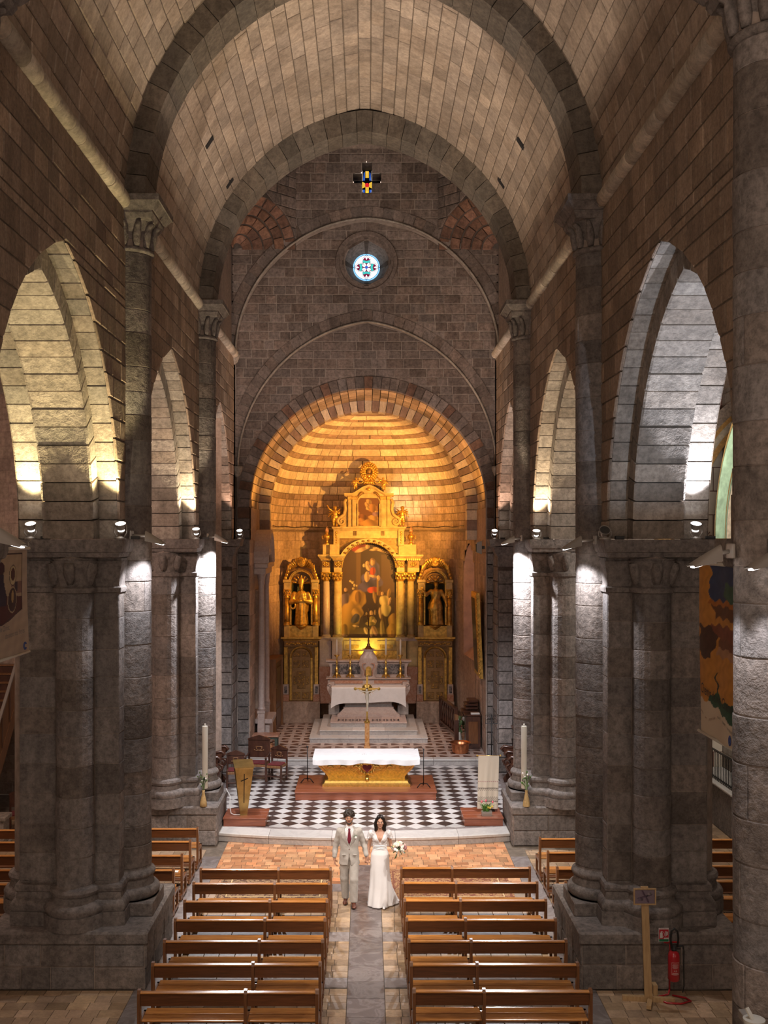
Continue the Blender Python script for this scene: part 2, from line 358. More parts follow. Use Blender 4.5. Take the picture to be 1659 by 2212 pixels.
M['linen'] = plain('white_linen', (.83, .83, .84), .8, 0, .06, 6, .06, sheen=.2)
M['cream_cloth'] = plain('cream_cloth', (.70, .64, .54), .85, 0, .1, 40, .1, sheen=.2)
M['red_velvet'] = plain('red_velvet', (.15, .008, .012), .8, 0, .3, 12, 0, sheen=.1)
M['iron'] = plain('black_iron', (.018, .017, .018), .45, .7)
M['black'] = plain('black_plastic', (.02, .02, .022), .5)
M['white_plastic'] = plain('white_plastic', (.58, .56, .50), .45)
M['wax'] = plain('candle_wax', (.82, .76, .66), .5)
M['lamp_grey'] = plain('grey_lamp_housing', (.36, .33, .30), .45, .3)
M['lamp_dark'] = plain('dark_lamp_housing', (.06, .055, .05), .45, .3)
M['lamp_on'] = emit('lit_lamp_glass', (1, .96, .9), 22)
M['lamp_cool'] = emit('lit_cool_lamp_glass', (.85, .92, 1), 22)
M['lamp_dim'] = emit('lit_lamp_rim', (1, .95, .92), 7)
M['red'] = plain('red_paint', (.42, .012, .02), .3, 0, coat=.4)
M['rubber'] = plain('black_rubber', (.015, .015, .015), .6)
M['paper'] = plain('white_paper', (.8, .79, .77), .7)
M['clay'] = plain('clay_pot', (.55, .24, .11), .7, 0, .2, 6)
M['leaf'] = plain('green_leaf', (.11, .27, .045), .55, 0, .4, 12)
M['leaf_dark'] = plain('dark_green_leaf', (.10, .17, .06), .6, 0, .4, 12)
M['straw'] = plain('straw_basket', (.52, .36, .16), .7, 0, .25, 20, .3)
M['glass_dark'] = plain('dark_glass', (.02, .03, .05), .2)
M['paint'] = paintmat('painted_canvas', .55)
M['print'] = paintmat('printed_cloth', .8)
# ------------------------------------------------------------------ masonry
def lerp(a, b, t): return a+(b-a)*t
def vblock(S, u0b, u1b, u0t, u1t, v0, v1, nu=1, nv=1, gap=.012, th=.03, bev=.016):
    vs = []; fs = []
    g = gap
    def P(su, sv, ins, h):
        # su,sv in 0..1 ; ins = inset in metres
        tv = lerp(v0+g+ins, v1-g-ins, sv); k = (tv-v0)/max(1e-6, v1-v0)
        ul = lerp(u0b, u0t, k)+g+ins; ur = lerp(u1b, u1t, k)-g-ins
        if ul > ur: ul = ur = (ul+ur)/2
        p, n = S(lerp(ul, ur, su), tv); return (p[0]+n[0]*h, p[1]+n[1]*h, p[2]+n[2]*h)
    for j in range(nv+1):
        for i in range(nu+1): vs.append(P(i/nu, j/nv, bev, th))
    fs += [(j*(nu+1)+i, j*(nu+1)+i+1, (j+1)*(nu+1)+i+1, (j+1)*(nu+1)+i) for j in range(nv) for i in range(nu)]
    per = [(i, 0) for i in range(nu)]+[(nu, j) for j in range(nv)]+[(i, nv) for i in range(nu, 0, -1)]+[(0, j) for j in range(nv, 0, -1)]
    base = len(vs); m = len(per)
    for (i, j) in per: vs.append(P(i/nu, j/nv, 0, th*.45))
    for (i, j) in per: vs.append(P(i/nu, j/nv, 0, -.02))
    for k in range(m):
        a, b_ = per[k], per[(k+1) % m]; ia = a[1]*(nu+1)+a[0]; ib = b_[1]*(nu+1)+b_[0]; k2 = (k+1) % m
        fs.append((ia, base+k, base+k2, ib)); fs.append((base+k, base+m+k, base+m+k2, base+k2))
    return vs, fs
class Stones:
    """pieces of one structure: the largest on screen become objects, the rest one stuff mesh"""
    def __init__(s): s.L = []
    def add(s, vs, fs, tint=None, mat=None, name=None):
        a = np.array(vs); lo = a.min(0); hi = a.max(0); c = (lo+hi)/2; d = max(1.0, c[1])
        X = VPX+c[0]/d*FPX; Y = VPY-(c[2]-CH)/d*FPX
        ext = sorted(((hi-lo)/d*FPX).tolist()); vis = (-40 < X < 1700 and -40 < Y < 2250 and c[1] > 2)
        s.L.append((vis*ext[1]*ext[2], vs, fs, rnd.random() if tint is None else tint, mat, name))
    def course(s, S, v0, v1, ul, ur, lmin, lmax, seg=None, vseg=None, mat=None, th=(.012, .024), gap=.012, bev=.016, tint=None, name=None, off=None):
        """ul, ur: functions of v"""
        vm = (v0+v1)/2; a, b = ul(vm), ur(vm)
        if b-a < .05: return
        cuts = []; u = a+(rnd.uniform(.35, 1)*lmax if off is None else off)
        while u < b-lmin*.6: cuts.append(u); u += rnd.uniform(lmin, lmax)
        E = [(ul(v0), ul(v1))]+[(c, c) for c in cuts]+[(ur(v0), ur(v1))]
        for k in range(len(E)-1):
            (l0, l1), (r0, r1) = E[k], E[k+1]
            if max(r0-l0, r1-l1) < .03: continue
            nu = max(1, int(round((max(r0-l0, r1-l1))/seg))) if seg else 1
            nv = max(1, int(round((v1-v0)/vseg))) if vseg else 1
            vs, fs = vblock(S, l0, r0, l1, r1, v0, v1, nu, nv, gap, rnd.uniform(*th), bev)
            s.add(vs, fs, tint() if callable(tint) else tint, mat, name)
    def courses(s, S, vlist, ul, ur, lmin, lmax, **kw):
        for k in range(len(vlist)-1): s.course(S, vlist[k], vlist[k+1], ul, ur, lmin, lmax, **kw)
    def flush(s, parent, mat, name='stone_block', limit=300, stuff='small_stone_blocks', smooth=False):
        L = sorted(s.L, key=lambda q: -q[0])
        for q in L[:limit]:
            mb = MB(); mb.add(q[1], q[2], q[3]); mb.build(q[5] or name, q[4] or mat, parent, smooth)
        groups = {}
        for q in L[limit:]: groups.setdefault(id(q[4] or mat), [q[4] or mat, MB()])[1].add(q[1], q[2], q[3])
        for mt, mb in groups.values(): mb.build(stuff, mt, parent, smooth, kind='stuff')
def vsteps(z0, z1, h, jit=.2):
    n = max(1, int(round((z1-z0)/h))); L = [z0]
    for i in range(1, n): L.append(z0+(z1-z0)*(i+rnd.uniform(-jit, jit)*.5)/n)
    L.append(z1); return L
class Pointed:
    def __init__(s, a, rise): s.a = a; s.rise = rise; s.R = (rise*rise+a*a)/(2*a); s.fm = math.acos((s.R-a)/s.R); s.L = s.R*s.fm
    def pt(s, v, dr=0.0):
        """v arc length 0..2L from the left; returns u,z and inward normal"""
        left = v < s.L; f = (v if left else 2*s.L-v)/s.R
        if dr:
            fo = math.acos(min(1, max(-1, (s.R-s.a)/(s.R+dr)))); f = f/s.fm*fo
        R = s.R+dr; x = s.a-s.R+R*math.cos(f); z = R*math.sin(f); sg = -1 if left else 1
        return sg*x, z, -sg*math.cos(f), -math.sin(f)
    def hw(s, z):
        if z <= 0: return s.a
        if z >= s.rise: return 0.0
        return max(0.0, s.a-s.R+math.sqrt(max(0, s.R*s.R-z*z)))
def voussoirs(st, arch, f, n, r0, r1, w0, w1, mat=None, gap=.008, name='voussoir', tint=None, bev=.012, stilt=0.0):
    """solid wedge stones round a pointed arch; f(u,z,w)->xyz; radial r0..r1 (offset from intrados), across w0..w1"""
    segs = [(2*arch.L*k/n, 2*arch.L*(k+1)/n) for k in range(n)]
    for k, (a, b) in enumerate(segs):
        g = gap; a += g; b -= g; vs = []; j = rnd.uniform(-.006, .006)
        pts = []
        for (rr, ins) in ((r0+j, bev), (r1, 0)):
            for v in (a+ins, (a+b)/2, b-ins):
                u, z, _, _ = arch.pt(v, rr); pts.append((u, z))
        poly = [pts[0], pts[1], pts[2], pts[5], pts[4], pts[3]]
        # bevel ring: front/back a little smaller at the intrados
        rings = []
        for wv, grow in ((w0, 0), (w0+(w1-w0)*.04, 1), (w1-(w1-w0)*.04, 1), (w1, 0)):
            ring = []
            for q, (rr) in enumerate((r0+j+(0 if grow else bev), r0+j+(0 if grow else bev), r0+j+(0 if grow else bev), r1, r1, r1)):
                v = (a+bev*(.2 if grow else 1), (a+b)/2, b-bev*(.2 if grow else 1), b, (a+b)/2, a)[q]
                u, z, _, _ = arch.pt(v, rr); ring.append(f(u, z, wv))
            rings.append(ring)
        mb = MB(); mb.loft(rings); st.add(mb.v, mb.f, tint(k, n) if tint else None, mat(k, n) if callable(mat) else mat, name)
    if stilt > 0:
        m = max(1, int(round(stilt/.35)))
        for sg in (-1, 1):
            for k in range(m):
                z0 = -stilt+stilt*k/m+gap; z1 = -stilt+stilt*(k+1)/m-gap; mb = MB()
                ua, ub = sg*(arch.a-(-r0)), sg*(arch.a+r1)
                ua = sg*(arch.a+r0)
                mb.loft([[f(ua, z0, wv), f(ub, z0, wv), f(ub, z1, wv), f(ua, z1, wv)] for wv in (w0, w1)]); st.add(mb.v, mb.f, None, mat(k, m) if callable(mat) else mat, name)
# ================================================================== architecture
YB0, YB1, YB2, YB3 = 9.6, 17.55, 25.05, 31.2     # responds of pier 0,1,2 and the end of the crossing
BAYS = {1: (10.2, 17.2, 13.8, 3.0, 3.9), 2: (17.9, 24.7, 21.3, 3.0, 3.86), 3: (25.4, 31.2, 28.3, 2.5, 3.7)}   # y0,y1,centre,half span,rise
VAULT = Pointed(3.89, 4.55)
def vaultS(u, v):
    x, z, nx, nz = VAULT.pt(v); return (XC+x, u, ZS+z), (nx, 0, nz)
# ---- nave walls above the arcade
for side, W_, sg in (('left', WL, -1), ('right', WR, 1)):
    wall = thing('wall_'+side, (W_, 18, ZI), kind='structure')
    back = MB(); st = Stones()
    S = lambda u, v, W_=W_, sg=sg: ((W_, u, v), (-sg, 0, 0))
    for b, (y0, y1, yc, a, rise) in BAYS.items():
        A = Pointed(a, rise); vl = sorted([q for q in vsteps(ZI, ZS-.18, .31) if abs(q-ZI-rise) > .12]+[ZI+rise])
        # mortar backing: strips left and right of the opening
        zz = [ZI+(ZS+.1-ZI)*k/24 for k in range(25)]+[ZI+rise]; zz = sorted(zz)
        for s2 in (-1, 1):
            edge = (lambda z: yc-A.hw(z-ZI)) if s2 < 0 else (lambda z: yc+A.hw(z-ZI))
            far = y0-.4 if s2 < 0 else y1+.4
            pts = [(W_, edge(z), z) for z in zz]+[(W_, far, z) for z in zz]; n = len(zz)
            back.add(pts, [(i, i+1, n+i+1, n+i) for i in range(n-1)])
        for k in range(len(vl)-1):
            l = lambda z: A.hw(z-ZI)
            if A.hw(vl[k]-ZI) > 0:
                st.course(S, vl[k], vl[k+1], lambda z: y0, lambda z: yc-l(z), .32, .75)
                st.course(S, vl[k], vl[k+1], lambda z: yc+l(z), lambda z: y1, .32, .75)
            else: st.course(S, vl[k], vl[k+1], lambda z: y0, lambda z: y1, .32, .75)
    back.build('wall_core', M['mortar'], wall)
    st.flush(wall, M['wall'])
    # arcade arch orders
    for b, (y0, y1, yc, a, rise) in BAYS.items():
        A = Pointed(a, rise); A2 = Pointed(a-.36, math.sqrt(max(.1, (A.R-.36)**2-(A.R-a)**2)))
        f = lambda u, z, w_, yc=yc: (w_, yc+u, ZI+z)
        nm = {1: 'nearest', 2: 'middle', 3: 'farthest'}[b]
        ar = thing('arcade_arch', (W_+sg*.8, yc, ZI), '%s pointed stone arcade arch in the %s nave wall' % (nm, side), 'arch', 'pointed arches of the two arcades')
        s2 = Stones(); n = 34
        voussoirs(s2, A, f, n, 0, .10, W_+sg*.02, W_+sg*.32)
        voussoirs(s2, A2, f, n-2, 0, .40, W_+sg*.31, W_+sg*1.11)
        voussoirs(s2, A, f, n, 0, .10, W_+sg*1.12, W_+sg*1.6)
        s2.flush(ar, M['arch'], 'voussoir')
        # wall seen from the aisle, above the arch
        mb = MB(); zz = sorted([ZI+(10.9+.5-ZI)*k/16 for k in range(17)]+[ZI+rise])
        for q in (-1, 1):
            pts = [(W_+sg*1.6, yc+q*A.hw(z-ZI), z) for z in zz]+[(W_+sg*1.6, (y0-.4 if q < 0 else y1+.4), z) for z in zz]; m = len(zz)
            mb.add(pts, [(i, i+1, m+i+1, m+i) for i in range(m-1)])
        mb.build('aisle_face', M['wall'], ar)
    # string course: a roll of separate stones
    tr = thing('trim_%d' % (1 if sg < 0 else 2), (W_, 18, ZS-.1), kind='structure')
    for b, (y0, y1, yc, a, rise) in BAYS.items():
        y = y0-.1 if b == 1 else y0+.02
        while y < y1-.05:
            e = min(y1, y+rnd.uniform(.42, .8)); mb = MB(); r = .125+rnd.uniform(-.004, .006); c = (W_-sg*.03, ZS-.08)
            rings = []
            for yy, k in ((y+.004, .93), (y+.03, 1), (e-.03, 1), (e-.004, .93)):
                rings.append([(c[0]+r*k*math.cos(2*PI*i/12), yy, c[1]+r*k*math.sin(2*PI*i/12)) for i in range(12)])
            mb.loft(rings, tint=rnd.random()); mb.build('string_course_stone', M['string'], tr, True, auto=40); y = e
# ---- barrel vault, two bays in view and a plain one over the loft
for nm, y0, y1 in (('ceiling_1', 9.9, 17.2), ('ceiling_2', 18.0, 24.7)):
    c = thing(nm, (0, (y0+y1)/2, ZS), kind='structure'); st = Stones()
    mb = MB(); mb.grid(lambda s, t: vaultS(lerp(y0-.6, y1+.6, s), t*2*VAULT.L)[0], 1, 40); mb.build('vault_shell', M['mortar'], c)
    vl = vsteps(0, 2*VAULT.L, .275, .15)
    for k in range(len(vl)-1):
        if (nm == 'ceiling_1' and abs(vl[k]-VAULT.L) < 2.6): continue
        st.course(vaultS, vl[k], vl[k+1], lambda v: y0, lambda v: y1, .30, .85, th=(.012, .032), gap=.009, bev=.012, vseg=.3)
    # putlog slots of the scaffolding: black plates stand in for the shade inside
    slots = [(450, 308, -1), (494, 395, -1), (1127, 303, 1), (1085, 397, 1)] if nm == 'ceiling_2' else []
    st.flush(c, M['vault'])
    for (X, Y, sg) in slots:
        best = None
        for v in np.linspace(.3, 2*VAULT.L-.3, 240):
            (xx, _, zz), n_ = vaultS(0, v)
            d = FPX*xx/(X-VPX) if abs(X-VPX) > 1 else 0
            if 18.5 < d < 24.5:
                e = abs(VPY-(zz-CH)*FPX/d-Y)
                if best is None or e < best[0]: best = (e, v, d)
        if best:
            v0 = best[1]; mbs = MB(); S_ = lambda u, v: vaultS(u, v)
            vs, fs = vblock(S_, best[2]-.07, best[2]+.07, best[2]-.07, best[2]+.07, v0-.13, v0+.13, 1, 1, 0, .043, .002)
            mbs.add(vs, fs); mbs.build('putlog_hole', M['black'], c)
mb = MB()
mb.grid(lambda s, t: vaultS(lerp(1.5, 9.9, s), t*2*VAULT.L)[0], 1, 30)
for W_ in (WL, WR): mb.add([(W_, 1.5, 0), (W_, 9.9, 0), (W_, 9.9, ZS), (W_, 1.5, ZS)], [(0, 1, 2, 3)])
o = mb.build('ceiling_3', M['vault'], None); tag(o, kind='structure')
# ---- transverse arches
AT = Pointed(3.54, 3.97)
for k, (yc, lab) in enumerate(((YB1, 'broad pointed transverse arch spanning the nave nearest the camera'), (YB2, 'broad pointed transverse arch before the crossing, framing the altar'))):
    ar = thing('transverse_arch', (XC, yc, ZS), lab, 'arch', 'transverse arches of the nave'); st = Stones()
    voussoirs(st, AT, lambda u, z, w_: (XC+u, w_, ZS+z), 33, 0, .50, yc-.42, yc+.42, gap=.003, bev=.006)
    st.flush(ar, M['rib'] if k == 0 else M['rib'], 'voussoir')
# ---- piers
def outline(W_, sg, yn, yf, near=True, far=True):
    """closed plan of the pier core, starting at the nave face; (x,y) counter-clockwise-ish list with outward normals"""
    P = []
    def arc(cx, cy, r, a0, a1, n=8):
        for i in range(n+1):
            a = lerp(a0, a1, i/n); P.append((cx+sg*r*math.cos(a), cy+r*math.sin(a), sg*math.cos(a), math.sin(a)))
    r = .30; xc = W_+sg*.68
    P.append((W_, yn, -sg*.7, -.7))
    if near:
        P.append((xc-sg*r, yn, -sg, -1)); arc(xc, yn-.04, r, PI+.39, 2*PI-.39); P.append((xc+sg*r, yn, sg, -1))
    P.append((W_+sg*1.58, yn, sg*.7, -.7))
    P.append((W_+sg*1.58, (yn+yf)/2-.3, sg, -1)); arc(W_+sg*1.60, (yn+yf)/2, .3, -PI/2+.39, PI/2-.39); P.append((W_+sg*1.58, (yn+yf)/2+.3, sg, 1))
    P.append((W_+sg*1.58, yf, sg*.7, .7))
    if far:
        P.append((xc+sg*r, yf, sg, 1)); arc(xc, yf+.04, r, .39, PI-.39); P.append((xc-sg*r, yf, -sg, 1))
    P.append((W_, yf, -sg*.7, .7))
    return P
def oloft(mb, P, levels, tint=.5):
    rings = [[(x+nx*o*1.0, y+ny*o*1.0, z) for x, y, nx, ny in P] for z, o in levels]
    return mb.loft(rings, tint=tint)
def seg_surface(pts):
    """surface following a plan polyline pts [(x,y)] ; u = length, v = z ; normals to the outside given by side"""
    L = [0.0]
    for a, b in zip(pts[:-1], pts[1:]): L.append(L[-1]+math.hypot(b[0]-a[0], b[1]-a[1]))
    def S(u, v, nsign=1):
        u = max(0, min(L[-1], u)); k = 0
        while k < len(L)-2 and u > L[k+1]: k += 1
        t = (u-L[k])/max(1e-9, L[k+1]-L[k]); a, b = pts[k], pts[k+1]
        x, y = lerp(a[0], b[0], t), lerp(a[1], b[1], t); dx, dy = b[0]-a[0], b[1]-a[1]; q = math.hypot(dx, dy)
        return (x, y, v), (dy/q, -dx/q, 0)
    return S, L[-1]
def respond(parent, X, W_, sg, yc, zb, ztop, mat, courses_from=None, r=.36, base=True):
    """engaged half column with base, drums, leaf capital and abacus; X = inner face"""
    cx = X+sg*r; aa = PI/2 if sg < 0 else -PI/2      # half facing the nave
    a0, a1 = (-PI/2-.25, PI/2+.25) if sg < 0 else (PI/2-.25, 3*PI/2+.25)
    rr = r
    mb = MB(); mb.lathe([(rr-.004, zb), (rr-.004, ztop)], (cx, yc, 0), 16, a0, a1); mb.box(cx, W_+sg*.05, yc-r+.02, yc+r-.02, zb, ztop); mb.build('respond_core', M['mortar_pale'], parent)
    st = Stones(); z = zb+(.72 if base else 0)
    while z < ztop-.86-.05:
        h = rnd.uniform(.32, .56); z2 = min(ztop-.86, z+h)
        if ztop-.86-z2 < .2: z2 = ztop-.86
        def S(u, v): 
            a = a0+u/rr; return (cx+rr*math.cos(a), yc+rr*math.sin(a), v), (math.cos(a), math.sin(a), 0)
        Lu = (a1-a0)*rr; cuts = [0, Lu] if rnd.random() < .55 else [0, Lu*rnd.uniform(.3, .7), Lu]
        t = rnd.random()
        for c0, c1 in zip(cuts[:-1], cuts[1:]):
            vs, fs = vblock(S, c0, c1, c0, c1, z, z2, max(3, int((c1-c0)/.06)), 1, .004, rnd.uniform(.004, .014), .010); st.add(vs, fs, min(1, max(0, t+rnd.uniform(-.2, .2))))
        z = z2
    st.flush(parent, mat, 'column_drum', 300, 'column_drums', 'auto')
    if base:
        mb = MB(); mb.box(cx-sg*(-.02) if 0 else X-sg*.13, W_+sg*.02, yc-r-.13, yc+r+.13, zb, zb+.22, .015)
        mb.build('base_block', mat, parent)
        mb = MB(); prof = [(rr+.13, zb+.22)]
        for i in range(7): a = -PI/2+PI*i/6; prof.append((rr+.04+.09*math.cos(a)+.02, zb+.32+.10*math.sin(a)))
        prof += [(rr+.05, zb+.45), (rr+.03, zb+.52)]
        for i in range(5): a = -PI/2+PI*i/4; prof.append((rr+.02+.06*math.cos(a), zb+.60+.06*math.sin(a)))
        prof += [(rr, zb+.72)]
        mb.lathe(prof, (cx, yc, 0), 22, a0, a1); mb.build('column_base', mat, parent, True, auto=50)
    # capital
    zc = ztop-.86
    mb = MB(); mb.lathe([(rr, zc), (rr+.05, zc+.02), (rr+.06, zc+.05), (rr+.03, zc+.09), (rr, zc+.1)], (cx, yc, 0), 22, a0, a1); mb.build('astragal', mat, parent, True)
    mb = MB(); mb.lathe([(rr-.02, zc+.1), (rr, zc+.25), (rr+.05, zc+.42), (rr+.09, zc+.52)], (cx, yc, 0), 22, a0, a1); mb.build('bell', mat, parent, True)
    for i in range(7):
        a = a0+.28+(a1-a0-.56)*i/6; mb = MB(); pts = []; rad = []
        for t in range(7):
            tt = t/6; q = rr+.015+.09*tt**2+(.05 if t == 6 else 0); pts.append((cx+q*math.cos(a), yc+q*math.sin(a), zc+.1+.40*tt-(.03 if t == 6 else 0))); rad.append(.030+.042*math.sin(PI*min(1, tt*.85+.15)))
        mb.tube(pts, rad, 7); mb.build('capital_leaf', mat, parent, True)
    mb = MB()
    for z0, z1, o0, o1 in ((.52, .60, .09, .13), (.60, .64, .13, .13), (.64, .76, .15, .24), (.76, .86, .26, .26)):
        ring = lambda o, z: [(X-sg*o, yc-r-o, z), (X-sg*o, yc+r+o, z), (W_+sg*.02, yc+r+o, z), (W_+sg*.02, yc-r-o, z)]
        mb.loft([ring(o0, zc+z0), ring(o1, zc+z1)])
    mb.build('abacus', mat, parent)
def pier(name, side, W_, sg, X, yn, yf, yc, lab, near=True, far=True, stones_near=True, respond_on=True, plinth=.9, plinth_y=(.42, .42), mat=None):
    p = thing(name, (W_+sg*.5, yc, 0), lab, 'pier', 'clustered stone piers of the nave')
    mat = mat or M['pier']
    P = outline(W_, sg, yn, yf, near, far)
    mb = MB(); oloft(mb, [(x-nx*.006, y-ny*.006, nx, ny) for x, y, nx, ny in P], [(plinth, 0), (ZI, 0)]); mb.build('pier_core', M['mortar_pale'], p)
    # plinth
    x0, x1, ya, yb = W_-sg*.52, W_+sg*2.0, yn-plinth_y[0], yf+plinth_y[1]
    mb = MB(); mb.box(x0+sg*.03, x1, ya+.03, yb-.03, 0, plinth-.2); mb.build('plinth_core', M['mortar_pale'], p)
    st = Stones()
    for pts in ([(x0+sg*.03, yb-.03), (x0+sg*.03, ya+.03)], [(x0+sg*.03, ya+.03), (x1, ya+.03)]):
        if sg > 0: pts = pts
        S0, L = seg_surface(pts)
        def S(u, v, S0=S0):
            (q, n) = S0(u, v); c = (p.location.x-q[0]+sg*.6, (yn+yf)/2-q[1])
            if n[0]*c[0]+n[1]*c[1] > 0: n = (-n[0], -n[1], 0)
            return q, n
        st.courses(S, vsteps(0, plinth-.2, .35), lambda v: 0, lambda v, L=L: L, .4, .9, th=(.015, .035), gap=.008)
    st.flush(p, mat, 'plinth_stone', 60)
    mb = MB(); mb.box(x0-sg*.02, x1, ya-.02, yb+.02, plinth-.2, plinth, .03); mb.build('plinth_slab', mat, p)
    # base mouldings on their low pedestal
    def base_levels(z): return [(z, .17), (z+.22, .17), (z+.22, .14), (z+.27, .165), (z+.33, .165), (z+.38, .13), (z+.41, .07), (z+.50, .05), (z+.52, .08), (z+.57, .095), (z+.62, .075), (z+.64, .01), (z+.66, 0)]
    mb = MB(); oloft(mb, P, base_levels(plinth)); mb.build('pier_base', mat, p, True, auto=35)
    # shaft stones on each face
    st = Stones(); zl = vsteps(plinth+.66, 6.18, .47)
    def face(pts, seg):
        S0, L = seg_surface(pts); cen = (W_+sg*.8, (yn+yf)/2)
        def S(u, v):
            q, n = S0(u, v); c = (cen[0]-q[0], cen[1]-q[1])
            if n[0]*c[0]+n[1]*c[1] > 0: n = (-n[0], -n[1], 0)
            return q, n
        for k in range(len(zl)-1): st.course(S, zl[k], zl[k+1], lambda v: 0, lambda v: L, .9, 1.2, seg=seg, th=(.002, .010), gap=.004, bev=.008, off=9)
    r = .30; xc = W_+sg*.68
    def arcpts(cx, cy, rr, a0, a1, n=10): return [(cx+sg*rr*math.cos(lerp(a0, a1, i/n)), cy+rr*math.sin(lerp(a0, a1, i/n))) for i in range(n+1)]
    face([(W_, yn), (xc-sg*r, yn)], None); face(arcpts(xc, yn-.04, r, PI, 2*PI), .09); face([(xc+sg*r, yn), (W_+sg*1.58, yn)], None)
    face([(W_, yn), (W_, yc-.4)], None); face([(W_, yc+.4), (W_, yf)], None)
    face([(W_+sg*1.58, yn), (W_+sg*1.58, (yn+yf)/2-.3)], None)
    st.flush(p, mat, 'shaft_stone', 240, 'shaft_stones')
    # impost capital
    mb = MB(); oloft(mb, P, [(6.14, 0), (6.16, .05), (6.23, .055), (6.26, .01), (6.30, .005), (6.48, .035), (6.60, .075), (6.66, .09), (6.66, .055), (6.70, .06)]); mb.build('impost_bell', mat, p, True, auto=35)
    Q = [(W_, yn-.26, -sg*.7, -.7), (W_+sg*1.58, yn-.26, sg*.7, -.7), (W_+sg*1.75, (yn+yf)/2, sg, 0), (W_+sg*1.58, yf+.26, sg*.7, .7), (W_, yf+.26, -sg*.7, .7)]
    mb = MB(); oloft(mb, Q, [(6.70, .0), (6.72, .10), (6.77, .12), (6.79, .13), (6.80, .17), (6.86, .20), (6.88, .205), (ZI, .205)]); mb.build('impost_cornice', mat, p, True, auto=30)
    # small carved lappets on the bell of the half column
    for i in range(3):
        a = PI+PI*(i+.5)/3; mb = MB(); pts = []; rad = []
        for t in range(5):
            q = r+.01+.07*(t/4)**2; pts.append((xc+sg*q*math.cos(a), yn-.04+q*math.sin(a), 6.29+.34*t/4)); rad.append(.05+.05*math.sin(PI*t/4*.8))
        mb.tube(pts, rad, 6); mb.build('capital_lappet', mat, p, True)
    if respond_on: respond(p, X, W_, sg, yc, plinth, ZS, mat)
    return p
pier('stone_pier', 'left', WL, -1, -3.6, 16.8, 18.3, YB1, 'large dark clustered stone pier at left with stepped plinth, nearest on that side')
pier('stone_pier', 'right', WR, 1, 3.48, 16.8, 18.3, YB1, 'large clustered stone pier at right behind the fire extinguisher')
pier('stone_pier', 'left', WL, -1, -3.6, 24.3, 25.8, YB2, 'left stone pier at the altar step with brightly lit shaft', plinth_y=(.22, .1))
pier('stone_pier', 'right', WR, 1, 3.48, 24.3, 25.8, YB2, 'right stone pier at the altar step with brightly lit shaft', plinth_y=(.22, .1))
pier('stone_pier', 'right', WR, 1, 3.51, 9.3, 10.8, 10.05, 'foreground round stone pier cut off by the right edge of the picture')
# ---- end jambs of the crossing (pier 3), flush with the choir wall
for side, W_, sg in (('left', WL, -1), ('right', WR, 1)):
    p = thing('choir_pier', (W_+sg*.4, 31.4, .2), 'flat grey stone choir pier on the %s of the apse opening' % side, 'pier', 'choir piers')
    mb = MB(); mb.box(W_+sg*.0, W_+sg*1.6, 30.82, 32.0, .2, ZI); mb.box(W_-sg*.0, W_+sg*1.6, 31.2, 32.0, ZI, ZS+5); mb.build('pier_core', M['mortar_dark'], p); st = Stones()
    for pts in ([(W_, 30.8), (W_+sg*.42, 30.8)], [(W_+sg*.42, 30.8), (W_+sg*1.6, 30.8)]):
        S0, L = seg_surface(pts); S = lambda u, v, S0=S0: (S0(u, v)[0], (0, -1, 0))
        st.courses(S, vsteps(.2, 6.1, .42), lambda v: 0, lambda v, L=L: L, .5, .9, th=(.01, .03))
    S0, L = seg_surface([(W_, 30.82), (W_, 32.0)]); S = lambda u, v, S0=S0: (S0(u, v)[0], (-sg, 0, 0))
    st.courses(S, vsteps(.2, ZI, .42), lambda v: 0, lambda v, L=L: L, .5, .9, th=(.01, .03))
    st.flush(p, M['pier'], 'jamb_stone')
    mb = MB(); 
    for z0, z1, o0, o1 in ((6.2, 6.5, .0, .03), (6.5, 6.78, .03, .16), (6.8, 7.0, .26, .30)):
        q = lambda o, z: [(W_-sg*o, 30.8-o, z), (W_+sg*1.6, 30.8-o, z), (W_+sg*1.6, 31.3, z), (W_-sg*o, 31.3, z)]
        mb.loft([q(o0, z0), q(o1, z1)])
    mb.build('impost_cornice', M['pier'], p)
# ---- back wall of the crossing: three stepped planes under two round arches, dome corner squinches
wb = thing('wall_back', (0, 31.6, 7), kind='structure'); mb = MB(); st = Stones()
XB = .0; AA = Pointed(3.93, 4.08); ZA = 12.42; YA = 31.2
AB = Pointed(3.90, 4.42); ZBs = 9.12; YBk = 31.62
AC = Pointed(3.60, 3.60); ZCs = 7.97; YC = 32.0
def plane_region(Y, z0, z1, lo, hi, mbx, n=150):
    """wall at y=Y between |x| = lo(z) (opening) and hi(z)"""
    zz = [z0+(z1-z0)*k/n for k in range(n+1)]
    for s2 in (-1, 1):
        pts = [(XB+s2*lo(z), Y, z) for z in zz]+[(XB+s2*hi(z), Y, z) for z in zz]; m = n+1
        mbx.add(pts, [(i, i+1, m+i+1, m+i) for i in range(n)])
full = lambda z: 4.0
hA = lambda z: AA.hw(z-ZA); hB = lambda z: AB.hw(z-ZBs); hC = lambda z: AC.hw(z-ZCs)
RZ = 7+(VPY-567)*YBk/FPX; RR = .66; CZ = 7+(VPY-385)*YA/FPX
rose_h = lambda z: math.sqrt(max(0, RR*RR-(z-RZ)**2)); cross_h = lambda z: .42 if abs(z-CZ) < .14 else (.15 if -.44 < z-CZ < .46 else 0)
plane_region(YA, ZA, 20.5, lambda z: max(hA(z), cross_h(z)), full, mb); plane_region(YBk, ZBs, ZA+AA.rise, lambda z: max(hB(z), rose_h(z)), lambda z: hA(z)+.15, mb); plane_region(YC, .2, ZBs+AB.rise, hC, lambda z: hB(z)+.2, mb)
